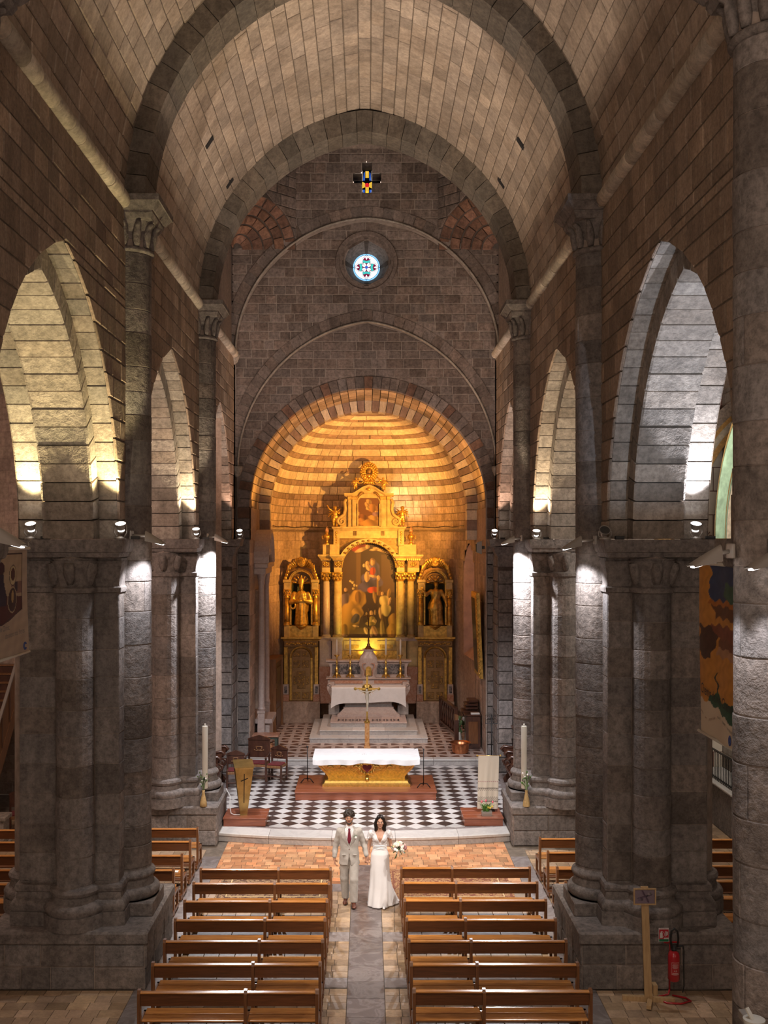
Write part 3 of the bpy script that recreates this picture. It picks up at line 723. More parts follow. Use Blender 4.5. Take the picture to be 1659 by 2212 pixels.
# soffits of the steps
def soffit(A, zs, y0, y1, mbx, xb=XB, n=36): mbx.grid(lambda s, t: (xb+A.pt(t*2*A.L)[0], lerp(y0, y1, s), zs+A.pt(t*2*A.L)[1]), 1, n)
soffit(AA, ZA, YA, YBk+.02, mb); soffit(AB, ZBs, YBk, YC+.02, mb); mb.build('wall_core', M['mortar_pale'], wb)
def back_courses(Y, z0, z1, lo, hi, h=.27, lmin=.28, lmax=.62, extra=None):
    S = lambda u, v: ((XB+u, Y, v), (0, -1, 0)); vl = vsteps(z0, z1, h)
    if Y == YA: vl = [q for q in vl if all(abs(q-CZ-k) > .1 for k in (-.44, -.14, .14, .46))]; vl = sorted(vl+[CZ-.44, CZ-.14, CZ+.14, CZ+.46])
    for a, b in zip(vl[:-1], vl[1:]):
        if lo(a) > 0:
            st.course(S, a, b, lambda v: -hi(v), lambda v: -lo(v), lmin, lmax, th=(.004, .02)); st.course(S, a, b, lambda v: lo(v), lambda v: hi(v), lmin, lmax, th=(.004, .02))
        elif extra and extra(a, b):
            e = extra(a, b)
            st.course(S, a, b, lambda v: -hi(v), lambda v: XB-.02-e(v), lmin, lmax, th=(.004, .02)); st.course(S, a, b, lambda v: XB-.02+e(v), lambda v: hi(v), lmin, lmax, th=(.004, .02))
        else: st.course(S, a, b, lambda v: -hi(v), lambda v: hi(v), lmin, lmax, th=(.004, .02))
RZ = 7+(VPY-567)*YBk/FPX; RR = .66               # rose opening
def rose_ex(a, b):
    if b < RZ-RR or a > RZ+RR: return None
    return lambda v: math.sqrt(max(0, RR*RR-(v-RZ)**2))
CZ = 7+(VPY-385)*YA/FPX                            # cross window centre
def cross_ex(a, b):
    if b < CZ-.42 or a > CZ+.46: return None
    m_ = (a+b)/2; return lambda v: .42 if abs(m_-CZ) < .14 else (.15 if -.44 < m_-CZ < .46 else 0)
back_courses(YA, ZA, 20.0, lambda z: max(hA(z+.0)+(.34 if z < ZA+AA.rise+.3 else 0), 0) if z < ZA+AA.rise else (0.0), full, extra=cross_ex)
back_courses(YBk, ZBs, ZA+AA.rise, lambda z: hB(z)+.34 if z < ZBs+AB.rise else 0.0, hA, extra=rose_ex)
back_courses(YC, ZI-.2, ZBs+AB.rise, lambda z: (hC(z)+.36 if z < ZCs+AC.rise+.0 else 0.0) if z > ZCs else 3.96, hB)
st.flush(wb, M['back'])
st = Stones()
voussoirs(st, AA, lambda u, z, w_: (XB+u, w_, ZA+z), 41, .0, .33, YA-.03, YA+.2)
voussoirs(st, AB, lambda u, z, w_: (XB+u, w_, ZBs+z), 41, .0, .33, YBk-.03, YBk+.2)
st.flush(wb, M['back'], 'voussoir')
for (A, z, y) in ((AA, ZA, YA), (AB, ZBs, YBk)):
    m2 = MB(); m2.tube([(XB+A.pt(2*A.L*k/60)[0]*.992, y-.045, z+A.pt(2*A.L*k/60)[1]-.02) for k in range(61)], .035, 6); m2.build('arch_roll', M['arch'], wb, True)
    for s2 in (-1, 1):
        m2 = MB(); m2.lathe([(.02, -.26), (.10, -.2), (.15, -.08), (.17, .0), (.17, .06)], (XB+s2*(A.a+.0), y-.02, z), 10); m2.build('corbel', M['arch'], wb, True)
# squinches and the oblique drum walls above them
for s2 in (-1, 1):
    apex = Vector((s2*3.93, YA, 15.55)); a = Vector((s2*3.93, 29.35, 15.55)); b = Vector((s2*2.1, YA, 15.55)); mid = (a+b)/2; half = (b-a)/2; rad = half.length
    sq = MB(); ss = Stones()
    def Sc(u, v):   # u angle 0..pi , v 0..1 apex to arch
        q = mid+half*(-math.cos(u))+Vector((0, 0, 1))*rad*math.sin(u); p = apex.lerp(q, v); n = (mid+Vector((0, 0, .35))-p).normalized(); return tuple(p), tuple(n)
    m2 = MB(); m2.grid(lambda s, t: Sc(s*PI, max(.02, t))[0], 16, 5); 
    fs = thing('squinch', (s2*3.2, 30.5, 15.55), 'rough reddish stone corner squinch under the dome at %s' % ('left' if s2 < 0 else 'right'), 'squinch', 'corner squinches')
    m2.build('squinch_shell', M['mortar_dark'], fs)
    for k in range(5):
        v0, v1 = .12+k*.176, .12+(k+1)*.176; n = 3+k*2
        for i in range(n):
            vs, fz = vblock(Sc, PI*i/n, PI*(i+1)/n, PI*i/n, PI*(i+1)/n, v0, v1, 2, 1, .012, rnd.uniform(.01, .07), .012); ss.add(vs, fz)
    ss.flush(fs, M['squinch'])
    nrm = (half.normalized().cross(Vector((0, 0, 1)))); nrm = nrm if nrm.y < 0 else -nrm
    hd = half.normalized()
    Sd = lambda u, v: (tuple(mid+hd*u+Vector((0, 0, v-15.55))), tuple(nrm)); s3 = Stones()
    hq = lambda z: math.sqrt(max(0, rad*rad-(z-15.55)**2))
    m2 = MB(); zz = [15.55+k*.12 for k in range(40)]
    for q in (-1, 1):
        pts = [tuple(mid+hd*q*hq(z)+Vector((0, 0, z-15.55))) for z in zz]+[tuple(mid+hd*q*rad+Vector((0, 0, z-15.55))) for z in zz]; m = len(zz)
        m2.add(pts, [(i, i+1, m+i+1, m+i) for i in range(m-1)])
    m2.build('drum_wall', M['mortar_dark'], fs)
    vl = vsteps(15.55, 19.8, .3)
    for c0, c1 in zip(vl[:-1], vl[1:]):
        if hq(c0) > 0:
            s3.course(Sd, c0, c1, lambda v: -rad, lambda v: -hq(v), .3, .6); s3.course(Sd, c0, c1, lambda v: hq(v), lambda v: rad, .3, .6)
        else: s3.course(Sd, c0, c1, lambda v: -rad, lambda v: rad, .3, .6)
    s3.flush(fs, M['back'])
# crossing side walls above the springing and a cap over the dome space
mb = MB()
for W_, o_ in ((WL, -.05), (WR, .05)): mb.add([(W_+o_, 25.4, ZS-.05), (W_+o_, 31.3, ZS-.05), (W_+o_, 31.3, 20.5), (W_+o_, 25.4, 20.5)], [(0, 1, 2, 3)])
mb.add([(-4.2, 25.4, 20.5), (4.2, 25.4, 20.5), (4.2, 31.4, 20.5), (-4.2, 31.4, 20.5)], [(0, 1, 2, 3)])
mb.add([(-4.2, 25.4, 16.4), (4.2, 25.4, 16.4), (4.2, 25.4, 20.5), (-4.2, 25.4, 20.5)], [(0, 1, 2, 3)])
tag(mb.build('ceiling_4', M['back'], None), kind='structure')
# ---- choir arch, barrel and striped semi-dome of the apse
XA = .04; YD = 35.0; AD = Pointed(3.27, 3.27)
ZD = ZCs
ap = thing('apse_arch', (XA, 32, ZI), 'round choir arch of alternating pale and dark voussoirs round the golden apse', 'arch'); st = Stones()
tnt = lambda k, n: (.85 if k % 2 else .1)+rnd.uniform(-.08, .08)
voussoirs(st, AC, lambda u, z, w_: (XA+u, w_, ZCs+z), 45, 0, .36, YC-.05, YC+.3, mat=lambda k, n: M['squinch'] if k % 5 == 2 else M['back'], name='voussoir', stilt=ZCs-ZI+.03)
for k in range(4):
    voussoirs(st, AC, lambda u, z, w_: (XA+u, w_, ZCs+z), 45, .03, .2, YC+.31+k*.67, YC+.31+(k+1)*.67, name='barrel_stone', stilt=ZCs-ZI+.03)
stripe = lambda k, n: M['apse_light'] if k % 2 == 0 else M['apse_dark']
voussoirs(st, AD, lambda u, z, w_: (XA+u, w_, ZD+z), 45, 0, .36, YD, YD+.5, mat=stripe, name='striped_voussoir', stilt=ZD-ZI+.03)
st.flush(ap, M['apse_arch'], 'voussoir')
mb = MB(); soffit(Pointed(3.74, 3.74), ZCs, YC-.0, YD+.6, mb, XA); mb.build('barrel_shell', M['mortar_dark'], ap)  # shell added over the barrel to stop world light at the joints
ca = thing('ceiling_apse', (XA, 37, ZI+.4), kind='structure'); st = Stones()
AX, AY, AH, AE = 3.38, 4.45, 3.30, 3.3; Y0 = 35.3
def plan(th, s=1.0):
    c, q = math.cos(th), math.sin(th); e = 2/AE
    return XA+AX*s*math.copysign(abs(c)**e, c), Y0+AY*s*abs(q)**e
ZD0 = ZI+.4
def Sdome(u, v):   # u 0..pi along the plan, v 0..pi/2 up
    s = max(1e-3, math.cos(v))**.8; x, y = plan(u, s); z = ZD0+(AH+.64)*math.sin(v)
    n = Vector((XA-x, Y0+.6-y, ZD0+.4-z)).normalized(); return (x, y, z), tuple(n)
mb = MB(); mb.grid(lambda s, t: Sdome(s*PI, t*PI/2*.999)[0], 40, 20); mb.build('dome_shell', M['mortar'], ca, True)
v = 0.0; k = 0
hs = [.10, .10, .10]
while v < 1.50:
    low = v < .27
    dv = .068 if low else (.084 if k % 2 else .054); v1 = min(1.54, v+dv); c = math.cos((v+v1)/2)**.8
    mt = M['apse_wall'] if low else (M['apse_light'] if k % 2 else M['apse_dark'])
    n = max(5, int((16 if low else 13)*2*c+rnd.random()*3)); L0 = rnd.random()/n
    us = [0]+[min(PI, PI*(i+L0+rnd.uniform(-.2, .2))/n) for i in range(1, n)]+[PI]
    for a, b in zip(us[:-1], us[1:]):
        vs, fs = vblock(Sdome, a, b, a, b, v, v1, 2, 1, .0022, rnd.uniform(.012, .028), .003); st.add(vs, fs, None, mt)
    v = v1; k += 1
st.flush(ca, M['apse_wall'], 'dome_stone')
# lower apse wall and choir side walls
wa = thing('wall_apse', (XA, 37, .38), kind='structure'); st = Stones(); mb = MB()
WIN_U = None
NX0, NX1, NZ0, NZ1 = 35.55, 37.75, 2.9, 6.85       # window niche on the right-hand side (y range, z range)
def planw(th): x, y = plan(th); return XA+(x-XA)*3.57/AX, y
def Sap(u, v):
    x, y = planw(u); x2, y2 = planw(min(PI, u+1e-3)); x1, y1 = planw(max(0, u-1e-3)); t = Vector((x2-x1, y2-y1, 0)).normalized(); n = Vector((-t.y, t.x, 0))
    if n.dot(Vector((XA-x, Y0+1-y, 0))) < 0: n = -n
    return (x, y, v), tuple(n)
# angle list fine enough; the niche interval in u found by plan y on the right side (u small)
def u_of_y(y):
    lo, hi = 0, PI/2
    for _ in range(40):
        m = (lo+hi)/2
        if planw(m)[1] < y: lo = m
        else: hi = m
    return lo
ua, ub = u_of_y(NX0), u_of_y(NX1); um = (ua+ub)/2
def nhw(z):   # half width of the niche in u
    w2 = (ub-ua)/2
    if z < NZ0 or z > NZ1: return 0.0
    r = (NX1-NX0)/2
    if z < NZ1-r: return w2
    return w2*math.sqrt(max(0, 1-((z-(NZ1-r))/r)**2))
us = sorted(set([PI*i/64 for i in range(65)]+[ua, ub, um]))
zz = [.2, 1.0, 2.0, NZ0-.001, NZ0, 4.3, 5.2]+[NZ1-1.1+1.1*k/14 for k in range(15)]+[ZD0]
for i in range(len(us)-1):
    for j in range(len(zz)-1):
        um2, zm = (us[i]+us[i+1])/2, (zz[j]+zz[j+1])/2
        if abs(um2-um) < nhw(zm): continue
        mb.add([Sap(us[i], zz[j])[0], Sap(us[i+1], zz[j])[0], Sap(us[i+1], zz[j+1])[0], Sap(us[i], zz[j+1])[0]], [(0, 1, 2, 3)])
mb.build('wall_plaster', M['apse_wall'], wa)
mb = MB(); mb.grid(lambda s, t: (XA+5.2*math.cos(PI*s), 32.3+8.6*math.sin(PI*s), 12.5*t), 24, 1); mb.build('outer_masonry', M['mortar_dark'], wa)  # unseen shell added to block world light behind the apse
# ashlar shows through the plaster in the upper part
vl = vsteps(4.4, ZD0-.14, .33)
for a, b in zip(vl[:-1], vl[1:]):
    for (l, r) in ((0, um-nhw((a+b)/2)-.02), (um+nhw((a+b)/2)+.02, PI)):
        u = l
        while u < r-.02:
            e = min(r, u+rnd.uniform(.10, .2)); vs, fs = vblock(Sap, u, e, u, e, a, b, 2, 1, .004, rnd.uniform(.004, .02), .004); st.add(vs, fs); u = e
st.flush(wa, M['apse_wall'])
mb = MB()
ring = []
for k in range(49):
    u = PI*k/48; (x, y, _), n = Sap(u, 0); ring.append((x, y, n))
mb.loft([[(x+n[0]*o, y+n[1]*o, z) for x, y, n in ring] for z, o in ((ZD0-.14, 0), (ZD0-.10, .06), (ZD0-.04, .22), (ZD0+.02, .26), (ZD0+.03, 0))], closed=False)
mb.build('cornice', M['apse_arch'], wa)
# choir straight side walls
for s2 in (-1, 1):
    x = XA+s2*3.60; S = lambda u, v: ((x, u, v), (-s2, 0, 0)); st2 = Stones()
    wc = thing('wall_choir_%s' % ('left' if s2 < 0 else 'right'), (x, 33.5, .38), kind='structure')
    m2 = MB(); m2.add([(x, 32.0, .2), (x, 35.05, .2), (x, 35.05, ZCs), (x, 32.0, ZCs)], [(0, 1, 2, 3)]); m2.add([(x, 35.05, ZI), (XA+s2*3.27, 35.05, ZI), (XA+s2*3.27, 35.05, ZCs), (x, 35.05, ZCs)], [(0, 1, 2, 3)])
    m2.add([(x, 35.0, .2), (XA+s2*3.57, 35.4, .2), (XA+s2*3.57, 35.4, ZI+.3), (x, 35.0, ZI+.3)], [(0, 1, 2, 3)])
    m2.add([(XA+s2*3.95, 32.0, .2), (x, 32.0, .2), (x, 32.0, ZI), (XA+s2*3.95, 32.0, ZI)], [(0, 1, 2, 3)])
    m2.build('wall_core', M['apse_wall'], wc)
    st2.courses(S, vsteps(.38, ZI, .38), lambda v: 32.02, lambda v: 35.0, .4, .8, th=(.004, .016))
    S4 = lambda u, v: ((XA+u, 32.0, v), (0, -1, 0))
    st2.courses(S4, vsteps(.38, ZI, .4), (lambda v: -3.97) if s2 < 0 else (lambda v: 3.60), (lambda v: -3.60) if s2 < 0 else (lambda v: 3.80), .5, .9, th=(.006, .02), mat=M['pier'])
    st2.flush(wc, M['apse_wall'])
# window niche on the right of the apse
wn = thing('window_3', (3.3, 36.9, NZ0), kind='structure'); mb = MB(); zc = NZ1-(NX1-NX0)/2; r = (NX1-NX0)/2; ym = (NX0+NX1)/2
prof = [(NX0, NZ0), (NX0, zc)]+[(ym-r*math.cos(PI*i/12), zc+r*math.sin(PI*i/12)) for i in range(1, 12)]+[(NX1, zc), (NX1, NZ0)]
xw = lambda y: planw(u_of_y(y))[0]
inner = lambda y, z: (4.35, ym+.25+(y-ym)*.25, NZ0+.75+(z-NZ0)*.72)
pts = [(xw(y), y, z) for y, z in prof]+[inner(y, z) for y, z in prof]; n = len(prof)
mb.add(pts, [(i, (i+1) % n, n+(i+1) % n, n+i) for i in range(n)]); mb.build('splayed_reveal', M['plaster'], wn)
mb = MB(); mb.add([inner(y, z) for y, z in prof], [tuple(range(n))]); 
M['dusk'] = emit('dusk_window_glass', (.10, .14, .30), 1.0)
mb.build('pane', M['dusk'], wn)
# ---- rose window
ws = thing('window_1', (XB-.02, YBk+.3, RZ-RR), kind='structure')
rc = (XB-.02, RZ)
def annulus(mb, y0, r0, y1, r1, n=40, c=rc): mb.loft([[(c[0]+r*math.cos(2*PI*i/n), y, c[1]+r*math.sin(2*PI*i/n)) for i in range(n)] for y, r in ((y0, r0), (y1, r1))], caps=False)
mb = MB(); annulus(mb, YBk-.03, RR+.28, YBk-.06, RR+.26); annulus(mb, YBk-.06, RR+.26, YBk-.06, RR+.16); annulus(mb, YBk-.06, RR+.16, YBk-.02, RR+.13); annulus(mb, YBk-.02, RR+.13, YBk-.02, RR+.03); annulus(mb, YBk-.02, RR+.03, YBk+.04, RR); mb.build('moulded_frame', M['back'], ws, True, auto=30)
mb = MB(); annulus(mb, YBk+.04, RR, YBk+.62, .40); mb.build('splay', M['pier'], ws, True)
for a in (0, PI/2, PI, 3*PI/2):
    q = lambda r, y, da: (rc[0]+r*math.cos(a+da), y, rc[1]+r*math.sin(a+da))
    mb = MB(); mb.loft([[q(RR+.06, YBk-.04, -.09), q(RR+.06, YBk-.04, .09), q(RR-.04, YBk+.06, .11), q(RR-.04, YBk+.06, -.11)], [q(.42, YBk+.56, -.1), q(.42, YBk+.56, .1), q(.40, YBk+.62, .1), q(.40, YBk+.62, -.1)]]); mb.build('frame_notch', M['mortar_dark'], ws)
yg = YBk+.58
M['sg_white'] = emit('white_window_glass', (.92, .97, 1), 1.5); M['sg_blue'] = emit('pale_blue_window_glass', (.25, .62, 1), 1.15)
M['sg_teal'] = emit('teal_window_glass', (.05, .62, .58), .9); M['sg_red'] = emit('ruby_window_glass', (.20, .008, .05), .8); M['sg_deep'] = emit('deep_blue_window_glass', (.05, .16, .70), .8); M['sg_gold'] = emit('gold_window_glass', (.9, .55, .06), .9); M['sg_ruby'] = emit('red_window_glass', (.75, .02, .03), .9)
def pane(poly, mat, dy=0, par=ws, name='pane', c=rc, Y=yg):
    mb = MB(); mb.prism(poly, lambda u, v, w_: (c[0]+u, Y+w_-dy, c[1]+v), 0, .006); return mb.build(name, mat, par)
def rot(poly, a): return [(u*math.cos(a)-v*math.sin(a), u*math.sin(a)+v*math.cos(a)) for u, v in poly]
disc = lambda r, n=32, c=(0, 0): [(c[0]+r*math.cos(2*PI*i/n), c[1]+r*math.sin(2*PI*i/n)) for i in range(n)]
pane(disc(.41), M['sg_blue'], 0); 
for k in range(4): pane([(0, 0)]+[(.365*math.cos(PI/4+t), .365*math.sin(PI/4+t)) for t in np.linspace(-.66, .66, 9)], M['sg_white'], .004) if 0 else pane(rot([(.10, .10)]+[(.362*math.cos(t), .362*math.sin(t)) for t in np.linspace(.14, PI/2-.14, 10)], k*PI/2), M['sg_white'], .004)
petal = lambda L, wd, n=10: [(wd*math.sin(PI*t/n)*(.75+.25*(t/n)), L*t/n) for t in range(n+1)]+[(-wd*math.sin(PI*t/n)*(.75+.25*(t/n)), L*t/n) for t in range(n-1, 0, -1)]
for k in range(4):
    a = k*PI/2
    pane(rot(petal(.37, .155), a), M['sg_white'], .008); pane(rot(petal(.345, .135), a), M['sg_red'], .012)
    pane(rot([(-.115, .15), (-.10, .22), (0, .19), (.10, .22), (.115, .15), (0, .125)], a), M['sg_teal'], .016)
    pane(rot([(0, .225), (.035, .30), (0, .325), (-.035, .30)], a), M['sg_white'], .016)
for k in range(4): pane(rot([(0, .02), (.05, .07), (.055, .13), (0, .16), (-.055, .13), (-.05, .07)], k*PI/2+PI/4), M['sg_white'], .018)
pane(disc(.05, 10), M['sg_deep'], .022)
lead = MB()
for k in range(4):
    a = k*PI/2; lead.bar((rc[0]+.36*math.cos(a), yg-.02, rc[1]+.36*math.sin(a)), (rc[0]+.41*math.cos(a), yg-.02, rc[1]+.41*math.sin(a)), .012, .012)
    lead.tube([(rc[0]+u, yg-.016, rc[1]+v) for u, v in rot(petal(.37, .155), a)], .006, 4)
lead.tube([(rc[0]+u, yg-.01, rc[1]+v) for u, v in disc(.372)+[(.372, 0)]], .006, 4)
lead.build('lead_came', M['black'], ws)
# ---- cross window
wx = thing('window_2', (XB-.02, YA, CZ-.5), kind='structure'); cc = (XB-.0, CZ)
cr = lambda a, b, t, lo: [(-t, -lo), (t, -lo), (t, -a), (b, -a), (b, a), (t, a), (t, .46), (-t, .46), (-t, a), (-b, a), (-b, -a), (-t, -a)]
po = cr(.14, .42, .15, .44)
mb = MB(); n = len(po)
mb.add([(cc[0]+u, YA-.01, cc[1]+v) for u, v in po]+[(cc[0]+u, YA+.7, cc[1]+v) for u, v in po], [(i, (i+1) % n, n+(i+1) % n, n+i) for i in range(n)]); mb.build('reveal', M['mortar_dark'], wx)
pn = lambda poly, mat, dy=0: pane(poly, mat, dy, wx, 'pane', (cc[0], cc[1]), YA+.62)
pn(cr(.13, .40, .14, .44), M['glass_dark'])
for y_, m_, wd in ((-.40, 'sg_gold', .045), (-.22, 'sg_gold', .05), (.22, 'sg_gold', .05)): pn([(-wd, y_), (wd, y_), (wd, y_+.2), (-wd, y_+.2)], M[m_], .01)
for s2 in (-1, 1):
    pn([(s2*.06, -.06), (s2*.15, -.1), (s2*.15, .1), (s2*.06, .06)], M['sg_gold'], .01); pn([(s2*.07, -.42), (s2*.13, -.42), (s2*.13, -.14), (s2*.07, -.14)], M['sg_deep'], .01); pn([(s2*.07, .14), (s2*.12, .14), (s2*.10, .36), (s2*.07, .4)], M['sg_deep'], .01)
    pn([(s2*.18, -.05), (s2*.36, -.03), (s2*.36, -.1), (s2*.18, -.1)], M['sg_deep'], .01)
pn(disc(.065, 14), M['sg_ruby'], .016)
# ================================================================== floors
fl = thing('floor', (0, 18, 0), kind='structure'); mb = MB()
mb.add([(-10.6, 3, -.012), (10, 3, -.012), (10, 40, -.012), (-10.6, 40, -.012)], [(0, 1, 2, 3)]); mb.build('floor_bed', M['mortar'], fl)
st = Stones()
def tile(x0, x1, y0, y1, z, mat, h=.012, name='floor_tile', tint=None, gap=.004):
    mb = MB(); g = gap; b = .004; hh = h+rnd.uniform(-.002, .002)
    mb.loft([[(x0+g, y0+g, z-.02), (x1-g, y0+g, z-.02), (x1-g, y1-g, z-.02), (x0+g, y1-g, z-.02)], [(x0+g, y0+g, z-b), (x1-g, y0+g, z-b), (x1-g, y1-g, z-b), (x0+g, y1-g, z-b)], [(x0+g+b, y0+g+b, z), (x1-g-b, y0+g+b, z), (x1-g-b, y1-g-b, z), (x0+g+b, y1-g-b, z)]])
    st.add(mb.v, mb.f, tint, mat, name)
bands = [(18.38, 18.82), (16.48, 16.86), (20.98, 21.45)]
inband = lambda y: any(a <= y < b for a, b in bands)
SX0, SX1 = -.31, .27
# long slate walk and cross bands
y = 13.6
while y < 22.7: tile(SX0, SX1, y, min(22.7, y+.62), 0, M['slate'], name='slate_slab'); y += .62
for a, b in bands:
    for x0, x1 in ((-3.1, SX0), (SX1, 3.0)):
        x = x0
        while x < x1-.05: e = min(x1, x+.7); tile(x, e, a, b, 0, M['slate2'], name='grey_band_slab'); x = e
for x0, x1 in ((-3.62, -3.22), (3.16, 3.55)):
    y = 13.8
    while y < 23.3: e = min(23.3, y+.8); tile(x0, x1, y, e, 0, M['slate2'], name='grey_band_slab'); y = e
# terracotta: rectangular near the step, square in the walk
def field(x0, x1, y0, y1, wmin, wmax, dep, mat, skip=None, stag=True):
    y = y0
    while y < y1-.04:
        e = min(y1, y+dep)
        if inband(y+.02) or inband(e-.02):
            nb = [b for b in bands if b[0] <= y+.02 < b[1]]
            if nb: y = nb[0][1]; continue
            nb = [b for b in bands if b[0] < e-.02 <= b[1]+.0]
            if nb: e = nb[0][0]
            if e-y < .04: y = e+.001; continue
        x = x0+(rnd.random()*-wmax if stag else 0)
        while x < x1-.03:
            xe = x+rnd.uniform(wmin, wmax)
            if x1-xe < wmin*.5: xe = x1
            a = max(x, x0); xe2 = min(xe, x1)
            if xe2-a > .03 and not (skip and skip((a+xe2)/2, (y+e)/2)): tile(a, xe2, y, e, 0, mat)
            x = xe
        y = e
field(-3.22, 3.16, 22.7, 24.6, .17, .30, .19, M['terracotta'])
field(-3.22, SX0, 21.45, 22.7, .17, .30, .19, M['terracotta']); field(SX1, 3.16, 21.45, 22.7, .17, .30, .19, M['terracotta'])
field(-1.05, SX0, 13.8, 21.0, .22, .26, .24, M['aisle_tile'], stag=False); field(SX1, 1.0, 13.8, 21.0, .22, .26, .24, M['aisle_tile'], stag=False)
field(-3.22, -1.05, 13.8, 21.0, .24, .30, .26, M['aisle_tile']); field(1.0, 3.16, 13.8, 21.0, .24, .30, .26, M['aisle_tile'])
field(-7.4, -3.62, 14.2, 16.38, .22, .34, .25, M['aisle_tile']); field(3.55, 7.4, 14.2, 16.38, .22, .34, .25, M['aisle_tile'])
field(-6.6, -3.62, 18.8, 23.8, .26, .32, .28, M['aisle_tile']); field(3.55, 6.6, 18.8, 23.8, .26, .32, .28, M['aisle_tile'])
field(-9.0, -6.6, 17.0, 28, .30, .36, .32, M['aisle_tile']); field(6.6, 9.4, 17.0, 28, .30, .36, .32, M['aisle_tile'])
st.flush(fl, M['terracotta'], 'floor_tile', 300, 'small_floor_tiles')
# ---- chancel platform with a bowed marble step
ZC = .20
pl = thing('floor_chancel', (0, 28, 0), kind='structure'); mb = MB()
XL, XR = -3.47, 3.31
bow = lambda x: 24.50-.46*max(0, 1-((x-.0)/3.6)**2)
n = 28; xs = [lerp(XL, XR, i/n) for i in range(n+1)]
front = [(x, bow(x)+.06) for x in xs]
poly = front+[(4.6, 25.9), (4.6, 32.2), (-4.6, 32.2), (-4.6, 25.9)]
mb.loft([[(x, y, 0) for x, y in poly], [(x, y, ZC-.012) for x, y in poly]]); mb.build('platform_core', M['slate2'], pl)
cuts = [0, 5, 11, 17, 23, 28]
for a, b in zip(cuts[:-1], cuts[1:]):
    mb = MB(); seg = xs[a:b+1]; seg = [seg[0]+.004]+seg[1:-1]+[seg[-1]-.004]
    f = [(x, bow(x)) for x in seg]; bk = [(x, bow(x)+.60) for x in reversed(seg)]
    mb.loft([[(x, y+.015, ZC-.07) for x, y in f]+[(x, y, ZC-.07) for x, y in bk], [(x, y, ZC-.06) for x, y in f]+[(x, y, ZC-.06) for x, y in bk], [(x, y, ZC-.012) for x, y in f]+[(x, y, ZC-.012) for x, y in bk], [(x, y+.012, ZC) for x, y in f]+[(x, y, ZC) for x, y in bk]], tint=rnd.random())
    mb.build('step_tread', M['step_marble'], pl)
    mb = MB(); f = [(x, bow(x)+.03) for x in seg]; bk = [(x, y+.05) for x, y in reversed(f)]
    mb.loft([[(x, y, z) for x, y in f+bk] for z in (0, ZC-.07)], tint=rnd.random()); mb.build('step_riser', M['grey_marble'], pl)
mb = MB(); f = [(x, bow(x)+.605) for x in xs]; mb.loft([[(x, y, z) for x, y in f]+[(x, y+.09, z) for x, y in reversed(f)] for z in (ZC-.02, ZC)]); mb.build('slate_border', M['slate2'], pl)
# chequer of lozenges
st = Stones(); D = .466; PH = 24.80
def diamond(cx, cy, mat, nm):
    if cy < bow(cx)+.70+D*.28 or cx-D/2 < -3.9 or cx+D/2 > 3.8 or cy > 31.72 or (cy < 26.05 and (cx-D/2 < -3.42 or cx+D/2 > 3.28)): return
    g = .005; h = D/2-g; mb = MB(); q = lambda r, z: [(cx-r, cy, z), (cx, max(cy-r, bow(cx)+.70), z), (cx+r, cy, z), (cx, cy+r, z)]
    mb.loft([q(h, ZC-.02), q(h, ZC-.003), q(h-.004, ZC)]); st.add(mb.v, mb.f, None, mat, nm)
for i in range(-9, 10):
    for j in range(-3, 17):
        diamond(i*D, PH+j*D, M['black_marble'], 'dark_floor_tile'); diamond((i+.5)*D, PH+(j+.5)*D, M['white_marble'], 'white_floor_tile')
W_ = [q for q in st.L if q[4] == M['white_marble']]; B_ = [q for q in st.L if q[4] != M['white_marble']]
for L in (W_, B_):
    s2 = Stones(); s2.L = L; s2.flush(pl, M['white_marble'], 'floor_tile', 300, 'edge_floor_tiles')
# ---- presbytery, one step up, with bow-tie pavement
ZP = .38; YP = 31.8
m, nt, b = new_mat('bow_tie_pavement'); b.inputs['Roughness'].default_value = .4
geo = nd(nt, 'ShaderNodeNewGeometry'); sp = nd(nt, 'ShaderNodeSeparateXYZ'); lk(nt, geo, 'Position', sp, 0)
def mth(op, a=None, b_=None, **k):
    n_ = nd(nt, 'ShaderNodeMath', operation=op)
    for i, q in enumerate((a, b_)):
        if q is None: continue
        if isinstance(q, (int, float)): n_.inputs[i].default_value = q
        else: lk(nt, q, 0 if q is not sp else 0, n_, i)
    return n_
mx = nd(nt, 'ShaderNodeMath', operation='MULTIPLY', i_1=1/.72); lk(nt, sp, 'X', mx, 0)
my = nd(nt, 'ShaderNodeMath', operation='MULTIPLY', i_1=1/.94); lk(nt, sp, 'Y', my, 0)
rowi = mth('FLOOR', mth('MULTIPLY', my, 2.0)); par = mth('MULTIPLY', mth('MODULO', rowi, 2.0), .5)
fx = mth('ABSOLUTE', mth('SUBTRACT', mth('FRACT', mth('ADD', mx, par)), .5)); fy = mth('ABSOLUTE', mth('SUBTRACT', mth('FRACT', mth('MULTIPLY', my, 2.0)), .5))
lt = mth('LESS_THAN', mth('MULTIPLY', fy, .95), fx); lt2 = mth('LESS_THAN', fx, .42); lt3 = mth('LESS_THAN', fy, .34); al = mth('MULTIPLY', mth('MULTIPLY', lt, lt2), lt3)
no = nd(nt, 'ShaderNodeTexNoise', i_Scale=3.0, i_Detail=6.0); lk(nt, geo, 'Position', no, 'Vector'); r1 = ramp(nt, [(.3, (.40, .31, .27)), (.7, (.56, .46, .41))]); lk(nt, no, 'Fac', r1, 'Fac')
mm = nd(nt, 'ShaderNodeMix', data_type='RGBA'); lk(nt, al, 0, mm, 0); lk(nt, r1, 'Color', mm, 6); mm.inputs[7].default_value = (.13, .065, .045, 1); lk(nt, mm, 2, b, 'Base Color')
M['bowtie'] = m
pr = thing('floor_presbytery', (0, 35, 0), kind='structure')
